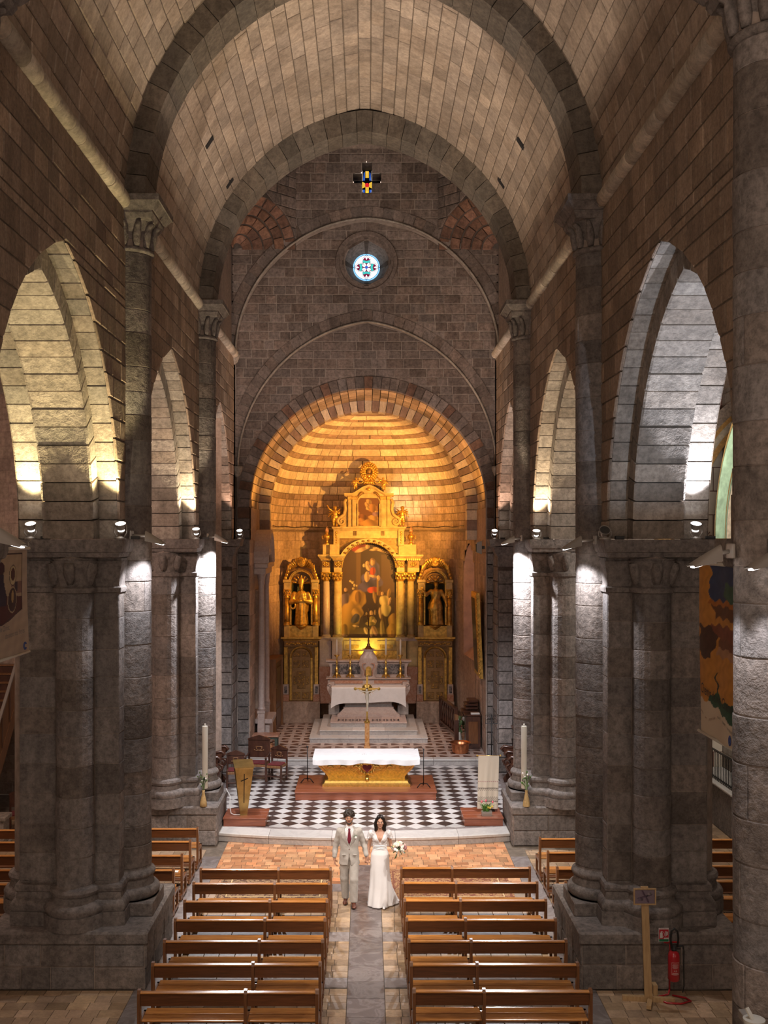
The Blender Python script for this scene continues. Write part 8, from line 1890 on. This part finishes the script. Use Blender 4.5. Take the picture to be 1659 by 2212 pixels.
hood(3.28, 24.55, 6.94, 1, 'hooded downlight glaring on the right altar pier', wall=3.58)
hood(3.22, 10.02, 6.80, 1, 'hooded downlight on the far flank of the foreground pier', s=.95, wall=3.45)
hood(3.60, 9.55, 6.79, 1, 'hooded downlight on the near flank of the foreground pier', s=.95, wall=3.9)
hood(-3.38, 9.95, 6.99, -1, 'hooded downlight at the left edge of the picture', s=.95, wall=-3.62)
pier('stone_pier', 'left', WL, -1, -3.62, 9.3, 10.8, 10.05, 'foreground stone pier just beyond the left edge of the picture')
for k, (sx, y) in enumerate(VF):
    W_ = WL if sx < 0 else WR; t = thing('vault_floodlight', (W_+sx*.27, y, ZI), 'visored floodlight hidden on the far ledge of the %s %s pier' % ('left' if sx < 0 else 'right', 'second' if y > 15 else 'foreground'), 'lamp', 'visored vault floodlights')
    mb = MB(); mb.box(W_+sx*.055, W_+sx*.07, y-.25, y+.25, ZI, 7.475); mb.build('visor', M['lamp_dark'], t)  # plate added to cut the beam off straight along the vault
    mb = MB(); mb.box(W_+sx*.07, W_+sx*.42, y-.12, y+.12, ZI, 7.2, .01); mb.build('housing', M['lamp_grey'], t); mb = MB(); mb.box(W_+sx*.17, W_+sx*.37, y-.1, y+.1, 7.2, 7.21); mb.build('lens', M['lamp_dim'], t)
# ================================================================== banners
def text_mesh(body, size, f, mat, par, nm='lettering', bold=0.0, sx=1.0):
    """flat lettering; f(u,v)->xyz maps letter space (metres) on to the cloth"""
    V, F = TXT[body]; mb = MB(); mb.v = [f(x*sx, y) for x, y in V]; mb.f = list(F); mb.t = [.5]*len(V)
    return mb.build(nm, mat, par)
M['ink'] = plain('dark_ink', (.03, .03, .035), .8); M['ink_brown'] = plain('brown_ink', (.22, .09, .05), .8); M['ink_grey'] = plain('grey_ink', (.16, .16, .17), .8); M['ink_blue'] = plain('blue_ink', (.05, .08, .25), .8)
def banner(nm, x, ya, yb, zt, zb, lab, paintfn, sg):
    """cloth in the plane X=x between y=ya (near) and y=yb (far)"""
    t = thing('hanging_banner', (x, (ya+yb)/2, zb), lab, 'banner'); nu, nv = 70, 150
    W = lambda u, v: (x+.02*math.sin(u*5+v*3)*(v)-.015*math.sin(u*9), lerp(ya, yb, u), lerp(zt, zb, v))
    mb = MB(); mb.grid(W, nu, nv); mb.c = [paintfn(i/nu, j/nv) for j in range(nv+1) for i in range(nu+1)]; mb.build('printed_cloth', M['print'], t, True)
    for z in (zt+.012, zb-.012):
        mb = MB(); mb.tube([(x, ya-.05, z), (x, yb+.06, z)], .017, 8); mb.build('rod', M['white_plastic'], t, True)
    mb = MB(); mb.tube([(x, yb+.03, zt+.02), (x, yb+.02, zt+.08), (x+.02, yb+.05, zt+.11), (x, yb+.07, zt+.08)], .005, 5); mb.build('hook', M['lamp_grey'], t, True)
    mb = MB(); mb.tube([(x, ya-.03, zt+.05), (x, 10.75, zt+.08)], .012, 6); mb.build('wall_bracket', M['lamp_grey'], t, True)
    return t, W
def paint_right(u, v):    # u 0 near (right edge) .. 1 far (left edge)
    s = 1-u; s, v = s+.035*math.sin(v*43+s*11)+.02*math.sin(v*90), v+.010*math.sin(s*27); n = .5+.5*math.sin(s*31+v*47)*math.sin(s*17-v*29); base = lerp(.85, 1.1, n); c = (.52, .22, .035)
    lim = .905-.10*(1-s)**1.3-.0
    if v > .80+.10*s-.03*math.sin(s*3): return (.60, .50, .38, 1)
    if s > .28+.05*math.sin(v*20) and v < .20: c = (.03, .05, .12)
    if .10 < v < .24 and s > .7: c = (.05, .11, .07)
    if .2 < v < .30 and s > .35+.6*(v-.2): c = (.13, .05, .02)
    if .34 < v < .42 and s > .30: c = (.20, .06, .03)
    if .36 < v < .55 and .02 < s < .45-.9*abs(v-.42): c = (.07, .03, .02)
    if .42 < v < .52 and s > .5: c = (.17, .06, .03) if v < .47 else (.40, .20, .10)
    if .62 < v < .76 and abs(s-.48) < .018: c = (.03, .03, .02)
    if v > .745+.02*math.sin(s*11)+.04*abs(s-.6) and s > .26: c = (.025, .085, .05)
    if s > .26 and v > .2 and v < .23: c = (.40, .13, .02)
    return (*(min(1, q*base) for q in c), 1)
tR, WR_ = banner('r', 3.98, 11.35, 12.62, 6.70, 4.72, 'tall orange and blue printed banner hanging beside the foreground pier', paint_right, 1)
onR = lambda y0, z0, sl: (lambda u, v: (3.955+.0, y0-u, z0+v+sl*u))
text_mesh('Chemin de vie, Chemin de', .165, onR(12.50, 5.20, -.10), M['ink'], tR, sx=.70)
for k, (tx, mt) in enumerate((('temps', 'ink'), ('vivre', 'ink_brown'), ('partager la bible', 'ink_brown'), ('nourrir', 'ink'), ('chanter', 'ink'), ('se rassembler', 'ink_grey'))):
    y0 = [12.50, 12.36, 12.22, 11.92, 11.76, 11.60][k]; z0 = [4.98, 4.91, 4.90, 4.985, 4.955, 4.91][k]; sl = [-.45, -.1, .25, -.12, -.2, -.2][k]
    text_mesh(tx, .048, onR(y0, z0, sl), M[mt], tR, 'small_lettering', sx=.72)
mb = MB(); mb.tube([(3.95, 11.50+.03*math.cos(a), 4.80+.05*math.sin(a)) for a in np.linspace(0, 2*PI, 10)], .006, 5); mb.tube([(3.95, 11.48, 4.78), (3.95, 11.50, 4.86)], .008, 5); mb.build('printed_emblem', M['ink_blue'], tR)
def paint_left(u, v):     # u 0 near (left) .. 1 far (right)
    n = .5+.5*math.sin(u*23+v*41)*math.sin(u*13-v*19); pale = (.44, .335, .26); c = pale
    inside = .14 < u < .90 and .03 < v < .70-.22*abs(u-.35)*(1 if u > .35 else 1.4)
    if inside:
        c = (.42, .31, .21)
        if v > .40+.06*u: c = (.085, .022, .025)
        if .30 < v < .42 and u > .55: c = (.22, .12, .10)
        if ((u-.33)/.07)**2+((v-.17)/.06)**2 < 1: c = (.06, .02, .03)
        if .22 < v < .52 and abs(u-.33-.02*math.sin(v*18)) < .07+.15*max(0, v-.33): c = (.035, .022, .045)
        if .18 < v < .33 and abs(u-.20) < .03: c = (.07, .02, .03)
        r = ((u-.60)/.10)**2+((v-.24)/.09)**2
        if r < 1.25: c = (.06, .03, .03)
        if r < 1.0: c = (.50, .40, .24)
        if ((u-.60)/.07)**2+((v-.23)/.06)**2 < 1: c = (.08, .02, .02)
        if .30 < v < .40 and abs(u-.72) < .05: c = (.04, .02, .04)
        r = ((u-.60)/.13)**2+((v-.47)/.12)**2
        if r < 1: c = (.05, .02, .025)
        if .88 < r < 1.08: c = (.42, .32, .20)
        if ((u-.60)/.035)**2+((v-.44)/.06)**2 < 1: c = (.42, .28, .12)
        if u < .165 or u > .875 or v < .045 or v > .685-.22*abs(u-.35)*(1 if u > .35 else 1.4): c = (.05, .02, .025)
    return (*(min(1, q*lerp(.9, 1.06, n)) for q in c), 1)
tL, WL_ = banner('l', -4.02, 11.15, 12.50, 6.88, 5.68, 'pale printed banner with dark red figures at the left edge', paint_left, -1)
onL = lambda y0, z0, sl: (lambda u, v: (-3.985, y0+u, z0+v+sl*u))
text_mesh('vie le Christ,', .085, onL(11.34, 5.985, .02), M['ink_grey'], tL); text_mesh('donnent nos freres.', .085, onL(11.62, 5.90, .03), M['ink_grey'], tL)
for y0, mt in ((11.36, 'ink_brown'), (12.30, 'ink_blue')): mb = MB(); mb.tube([(-3.985, y0+.04*math.cos(a), 5.76+.04*math.sin(a)) for a in np.linspace(.6, 5.6, 9)], .009, 5); mb.build('printed_emblem', M[mt], tL)
# ================================================================== easel and fire extinguisher
ex, ey = 4.20, 15.98; t = thing('picture_easel', (ex, ey, 0), 'wooden post stand with a small framed picture by the right pier', 'easel')
mb = MB(); mb.loft([[(ex+.06-.06*k-.055, ey, z), (ex+.06-.06*k+.055, ey, z), (ex+.06-.06*k+.055, ey+.03, z), (ex+.06-.06*k-.055, ey+.03, z)] for k, z in ((0, .06), (1, 1.74))]); mb.build('post', M['pale_wood'], t)
mb = MB(); mb.bar((ex-.32, ey+.07, .035), (ex+.45, ey-.03, .035), .07, .07); mb.build('foot_plank', M['pale_wood'], t); mb = MB(); mb.bar((ex+.16, ey+.22, .05), (ex-.02, ey-.32, .05), .07, .05); mb.build('foot_plank', M['pale_wood'], t); mb = MB(); mb.box(ex+.15, ex+.22, ey+.06, ey+.20, 0, .22, .005); mb.build('foot_block', M['pale_wood'], t)
mb = MB()
for a in ((ex-.17, ex+.17, 1.47, 1.49), (ex-.17, ex+.17, 1.70, 1.72), (ex-.17, ex-.15, 1.49, 1.70), (ex+.15, ex+.17, 1.49, 1.70)): mb.box(a[0], a[1], ey-.025, ey, a[2], a[3])
mb.build('picture_frame', M['pale_wood'], t)
pc = [('r', (0, 1, 0, 1), (.27, .20, .25)), ('e', (.5, .5, .42, .06, .25), (.10, .06, .10)), ('e', (.45, .7, .05, .3, .5), (.12, .07, .12)), ('e', (.62, .3, .05, .3, .45), (.12, .07, .12)), ('e', (.3, .3, .14, .16, .3), (.18, .13, .18)), ('e', (.75, .7, .12, .1, .3), (.33, .27, .28))]
canvas(t, ex-.15, ex+.15, 1.70, 1.49, ey-.012, 30, 22, (.25, .19, .23), pc, nm='picture_sheet')
fx, fy_ = 4.655, 16.02; t = thing('fire_extinguisher', (fx, fy_, 0), 'red fire extinguisher on a red tubular stand beside the right pier', 'extinguisher')
mb = MB(); mb.tube([(fx-.02, fy_+.16, .10), (fx-.04, fy_+.15, .03), (fx-.20, fy_+.10, .016), (fx-.24, fy_+.02, .016), (fx-.14, fy_-.12, .016), (fx+.06, fy_-.15, .016), (fx+.24, fy_-.06, .016), (fx+.20, fy_+.05, .016), (fx+.02, fy_+.15, .016)], .015, 8); mb.tube([(fx-.02, fy_+.16, .09), (fx-.02, fy_+.14, .8), (fx-.12, fy_+.12, .84), (fx+.12, fy_+.12, .84)], .014, 8); mb.build('tubular_stand', M['red'], t, True)
mb = MB(); mb.lathe([(.001, .30), (.07, .305), (.088, .33), (.088, .68), (.075, .73), (.04, .755), (.03, .76)], (fx, fy_, 0), 20); mb.build('cylinder', M['red'], t, True, auto=50)
mb = MB(); mb.grid(lambda s, q: (fx+.0895*math.sin((s-.5)*1.6), fy_-.0895*math.cos((s-.5)*1.6), lerp(.42, .60, q)), 12, 1); lbm = mb.build('instruction_label', M['red'], t)
M['label_pink'] = plain('faded_label_white', (.55, .38, .36), .6)
lab_ = lambda u0: (lambda u, v: (fx+.0905*math.sin((u+u0)/.09), fy_-.0905*math.cos((u+u0)/.09), v))
mb = MB()
for k, (z, wd) in enumerate(((.60, .058), (.575, .04), (.56, .045), (.545, .04), (.53, .045), (.515, .035), (.42, .058), (.432, .05), (.444, .045))): mb.grid(lambda s, q: lab_(0)(lerp(-wd, wd, s), z+.007*q), 8, 1)
for s2 in (-1, 1): mb.grid(lambda s, q: lab_(0)(s2*.058+.004*s, lerp(.42, .607, q)), 1, 1)
mb.build('label_lines', M['label_pink'], lbm)
text_mesh('AB', .042, lambda u, v: lab_(-.026)(u, .465+v), M['label_pink'], t)
mb = MB(); mb.lathe([(.035, .755), (.04, .78), (.03, .80), (.02, .83)], (fx, fy_, 0), 10); mb.bar((fx+.0, fy_, .82), (fx+.14, fy_, .83), .03, .02); mb.bar((fx, fy_, .79), (fx+.10, fy_, .785), .025, .02); mb.build('valve', M['black'], t)
mb = MB(); mb.tube([(fx-.04, fy_-.02, .80), (fx-.06, fy_-.04, .95), (fx-.05, fy_-.05, 1.07), (fx-.01, fy_-.05, 1.11), (fx+.04, fy_-.05, 1.07), (fx+.06, fy_-.03, .95), (fx+.05, fy_-.01, .82)], .016, 8); mb.build('hose', M['rubber'], t, True)
mb = MB(); mb.tube([(fx+.14, fy_, .83), (fx+.16, fy_+.02, .75), (fx+.165, fy_+.05, .5), (fx+.17, fy_+.05, .2), (fx+.15, fy_+.05, .10)], .010, 6); mb.build('discharge_hose', M['rubber'], t, True)
M['sign_red'] = plain('sign_red', (.45, .015, .03), .5); M['sign_green'] = plain('sign_green', (.01, .16, .07), .5); M['sign_white'] = plain('sign_white', (.62, .58, .57), .5)
sx, sz = fx-.125, .96; sg_ = thing('extinguisher_sign', (sx, fy_+.1, .85), 'small red and green fire extinguisher sign', 'sign'); sy = fy_+.10
Bq = lambda nm, mt, a, b, c, d, e=0: (lambda mb: (mb.box(sx+a, sx+b, sy-.004-e, sy-e, sz+c, sz+d), mb.build(nm, M[mt], sg_)))(MB())
Bq('plate', 'sign_white', -.078, .078, -.105, .105); Bq('red_field', 'sign_red', -.072, .072, -.062, .082, .0045); Bq('green_field', 'sign_green', -.072, .072, -.099, -.064, .0045); Bq('extinguisher_pictogram', 'sign_white', -.060, -.020, -.045, .035, .009); Bq('pictogram_neck', 'sign_white', -.048, -.032, .035, .055, .009); Bq('white_note', 'sign_white', .0, .07, -.062, -.04, .009)
for k in range(3): Bq('flame_pictogram', 'sign_white', .02+.015*k, .03+.015*k, -.02+.01*k, .06-.005*k, .009)
mb = MB(); mb.tube([(sx-.04+.05*math.sin(a), sy-.012, sz+.01+.045*math.cos(a)) for a in np.linspace(0, PI, 8)], .003, 4); mb.build('pictogram_hose', M['sign_white'], sg_)
text_mesh('EXTINCTEUR', .018, lambda u, v: (sx-.066+u, sy-.006, sz+.087+v), M['sign_red'], sg_, sx=1.0)
mb = MB(); mb.tube([(sx+.04, sy+.01, .84), (sx+.04, sy+.01, .98)], .008, 6); mb.build('sign_bracket', M['red'], sg_)
# beige drum on the foreground pier
dx, dy_, dz = 3.41, 9.3, 2.50; t = thing('beige_drum', (dx, dy_, dz), 'small beige drum-shaped box with a flap lever at the lower right corner', 'box')
mb = MB(); mb.lathe([(.001, 0), (.088, 0), (.088, .24), (.095, .25), (.095, .275), (.001, .29)], (dx, dy_, dz), 20); mb.build('drum', M['white_plastic'], t, True, auto=40)
mb = MB(); mb.bar((dx-.02, dy_-.03, dz+.28), (dx-.055, dy_+.03, dz+.36), .04, .015); mb.build('lever', M['white_plastic'], t)
mb = MB(); mb.box(dx+.02, dx+.10, dy_+.06, dy_+.46, dz+.08, dz+.16, .006); mb.build('wall_bracket', M['lamp_grey'], t)
# ================================================================== left choir wall: side altar, door; right: framed picture, loudspeaker
t = thing('side_altar', (-3.4, 34.6, ZP), 'stone side altar canopy with round pediment on the left choir wall', 'side altar'); y0, y1 = 33.35, 35.0; xw_ = -3.56
for yy in (y0, y1):
    mb = MB(); mb.lathe([(.15, ZP), (.15, 1.5), (.17, 1.52), (.17, 1.6)], (-3.34, yy, 0), 4, PI/4, PI/4+2*PI); mb.build('pedestal', M['altar_marble'], t)
    mb = MB(); mb.lathe([(.11, 1.6), (.13, 1.65), (.10, 1.72), (.105, 3.2), (.088, 5.55), (.11, 5.6), (.10, 5.65), (.14, 5.9)], (-3.34, yy, 0), 14); mb.build('column', M['altar_marble'], t, True, auto=40)
mb = MB(); mb.box(-3.56, -3.18, y0-.2, y1+.2, 5.9, 6.1, .02); mb.box(-3.56, -3.10, y0-.26, y1+.26, 6.1, 6.25, .03); mb.build('entablature', M['altar_marble'], t)
ym_ = (y0+y1)/2; rr_ = (y1-y0)/2+.24
mb = MB(); rings = [[(x_, ym_-r_*math.cos(PI*i/18), 6.25+r_*math.sin(PI*i/18)) for i in range(19)] for x_, r_ in ((-3.56, rr_), (-3.08, rr_), (-3.08, rr_-.10), (-3.14, rr_-.14), (-3.14, rr_-.26), (-3.22, rr_-.28))]; mb.loft(rings, closed=False); mb.build('round_pediment', M['altar_marble'], t)
mb = MB(); mb.prism([(ym_-(rr_-.28)*math.cos(PI*i/14), 6.25+(rr_-.28)*math.sin(PI*i/14)) for i in range(15)], lambda u, v, w_: (w_, u, v), -3.5, -3.25); mb.build('tympanum', M['apse_wall'], t)
mb = MB(); mb.sphere((-3.24, ym_, 6.6), .14, 8, 6); mb.build('carved_head', M['altar_marble'], t, True)
mb = MB(); mb.box(-3.57, -3.45, y0+.2, y1-.2, 1.6, 5.4, .02); mb.build('niche_panel', M['apse_wall'], t)
mb = MB(); mb.box(-3.56, -3.0, y0+.1, y1-.1, 1.15, 1.3, .02); mb.box(-3.5, -3.1, y0+.2, y1-.2, ZP, 1.15, .02); mb.build('altar_table', M['altar_marble'], t)
dr_ = thing('door_1', (-3.25, 37.0, ZP), kind='structure'); A_, B_ = Vector((-3.27, 36.25, 0)), Vector((-3.16, 37.65, 0))
q = lambda u, z, o=0: tuple(A_.lerp(B_, u)+Vector((o, 0, z)))
mb = MB(); mb.loft([[q(0, ZP, 0), q(1, ZP, 0), q(1, 2.75, 0), q(0, 2.75, 0)], [q(0, ZP, .1), q(1, ZP, .1), q(1, 2.75, .1), q(0, 2.75, .1)]]); mb.build('door_leaf', M['walnut'], dr_)
for u0, u1, z0, z1 in ((0, 1, 2.75, 2.88), (-.06, 0, ZP, 2.88), (1, 1.06, ZP, 2.88)): mb = MB(); mb.loft([[q(u0, z0, -.32), q(u1, z0, -.32), q(u1, z1, -.32), q(u0, z1, -.32)], [q(u0, z0, .15), q(u1, z0, .15), q(u1, z1, .15), q(u0, z1, .15)]]); mb.build('door_frame', M['oak'], dr_)
for k in range(3): z0 = .55+.72*k; mb = MB(); mb.loft([[q(.15, z0, .1), q(.85, z0, .1), q(.85, z0+.58, .1), q(.15, z0+.58, .1)], [q(.18, z0+.03, .125), q(.82, z0+.03, .125), q(.82, z0+.55, .125), q(.18, z0+.55, .125)]]); mb.build('door_panel', M['walnut'], dr_)
t = thing('framed_picture', (3.5, 33.2, 2.7), 'gilt-framed picture hanging edge-on on the right choir wall', 'picture')
F = lambda y_, z, o: (3.58-o-(z-2.7)*.045, y_, z)
mb = MB(); mb.loft([[F(32.5, 2.7, .0), F(33.9, 2.7, .0), F(33.9, 5.35, .0), F(32.5, 5.35, .0)], [F(32.5, 2.7, .10), F(33.9, 2.7, .10), F(33.9, 5.35, .10), F(32.5, 5.35, .10)], [F(32.62, 2.82, .14), F(33.78, 2.82, .14), F(33.78, 5.23, .14), F(32.62, 5.23, .14)]]); mb.build('frame', M['gilt'], t)
mb = MB(); mb.add([F(32.66, 2.88, .145), F(33.74, 2.88, .145), F(33.74, 5.17, .145), F(32.66, 5.17, .145)], [(0, 1, 2, 3)]); mb.build('canvas', M['glass_dark'], t)
mb = MB()
for k in range(22): z = 2.75+2.55*k/21; mb.sphere(F(32.5, z, .10), .03, 6, 4); mb.sphere(F(33.9, z, .10), .03, 6, 4)
mb.build('bead_moulding', M['gold'], t, True)
t = thing('wall_speaker', (3.44, 32.35, 6.55), 'small grey loudspeaker under the right choir arch', 'speaker'); mb = MB(); mb.prism([(0, 0), (.16, .05), (.16, .34), (0, .40)], lambda u, v, w_: (3.50-u, w_, 6.55+v), 32.2, 32.45); mb.build('cabinet', M['lamp_grey'], t); mb = MB(); mb.box(3.32, 3.335, 32.22, 32.43, 6.62, 6.86, .003); mb.build('grille', M['lamp_dark'], t); mb = MB(); mb.box(3.49, 3.60, 32.28, 32.38, 6.7, 6.8); mb.build('wall_mount', M['lamp_dark'], t)
mb = MB(); mb.tube([(XA+.98*(x-XA)*1.0, y-.0, ZD0-.0+.05+.02*math.sin(k*1.3)) for k, (x, y) in enumerate([plan(PI*i/30, .965) for i in range(31)])], .012, 5); mb.build('electric_cable', M['black'], None, True, label='dark electric cable running along the apse cornice', cat='cable')
# ================================================================== left aisle: stair, chair, pedestal ; right aisle: railing
t = thing('wooden_staircase', (-9.6, 26.2, 0), 'steep brown wooden staircase in the left aisle', 'staircase'); n = 18
for k in range(n):
    y_ = 24.6+.19*k; z_ = .205*(k+1); mb = MB(); mb.box(-10.3, -9.06, y_-.03, y_+.22, z_-.03, z_, .005); mb.build('tread', M['oak'], t); mb = MB(); mb.box(-10.3, -9.06, y_, y_+.02, z_-.205, z_-.03); mb.build('riser', M['walnut'], t)
mb = MB(); mb.prism([(24.5, 0), (24.75, 0), (28.1, 3.45), (28.1, 3.85), (24.5, .3)], lambda u, v, w_: (w_, u, v), -9.05, -9.0); mb.build('stringer', M['oak'], t)
mb = MB(); mb.prism([(24.6, .3), (28.1, 3.8), (28.1, 4.75), (24.6, 1.25)], lambda u, v, w_: (w_, u, v), -9.04, -9.01); mb.build('side_panel', M['oak'], t)
mb = MB(); mb.bar((-9.02, 24.6, 1.28), (-9.02, 28.1, 4.78), .07, .05); mb.build('handrail', M['lamp_grey'], t); mb = MB(); mb.box(-9.08, -8.96, 24.45, 24.6, 0, 1.5, .01); mb.build('newel_post', M['walnut'], t)
for k in range(6): y_ = 24.9+.55*k; mb = MB(); mb.box(-9.0, -8.985, y_, y_+.04, .45+(y_-24.6), 1.2+(y_-24.6)); mb.build('panel_batten', M['walnut'], t)
make_chair(.42, .45, .95, False, -8.3, 25.2, .3, 'dark wooden chair beside the staircase in the left aisle').location.z = 0
t = thing('stone_pedestal', (-8.55, 24.2, 0), 'pale square stone pedestal in the left aisle', 'pedestal'); mb = MB(); mb.box(-8.95, -8.2, 23.9, 24.4, 0, .08, .01); mb.box(-8.9, -8.25, 23.95, 24.35, .08, .6, .01); mb.box(-8.95, -8.2, 23.9, 24.4, .6, .7, .015); mb.build('block', M['arch'], t); mb = MB(); mb.box(-8.75, -8.4, 23.935, 23.95, .2, .5, .004); mb.build('inset_panel', M['slate2'], t)
t = thing('iron_railing', (8.62, 26.1, 1.06), 'black wrought-iron railing of the raised chapel in the right aisle', 'railing')
mb = MB(); mb.bar((8.62, 24.9, 1.78), (8.62, 27.3, 1.78), .05, .03); mb.build('top_rail', M['iron'], t); mb = MB(); mb.bar((8.62, 24.9, 1.12), (8.62, 27.3, 1.12), .04, .025); mb.build('bottom_rail', M['iron'], t)
for k in range(21): y_ = 24.95+.115*k; mb = MB(); mb.tube([(8.62, y_, 1.06), (8.62, y_, 1.78)], .009, 5); mb.build('baluster', M['iron'], t)
t = thing('raised_chapel_floor', (8.95, 26, 0), 'raised stone platform of the chapel below the railing', 'platform'); mb = MB(); mb.box(8.5, 9.29, 24.6, 27.58, 0, 1.0, .02); mb.build('platform_block', M['pier'], t); mb = MB(); mb.box(8.46, 9.29, 24.55, 27.58, 1.0, 1.06, .015); mb.build('platform_slab', M['step_marble'], t)
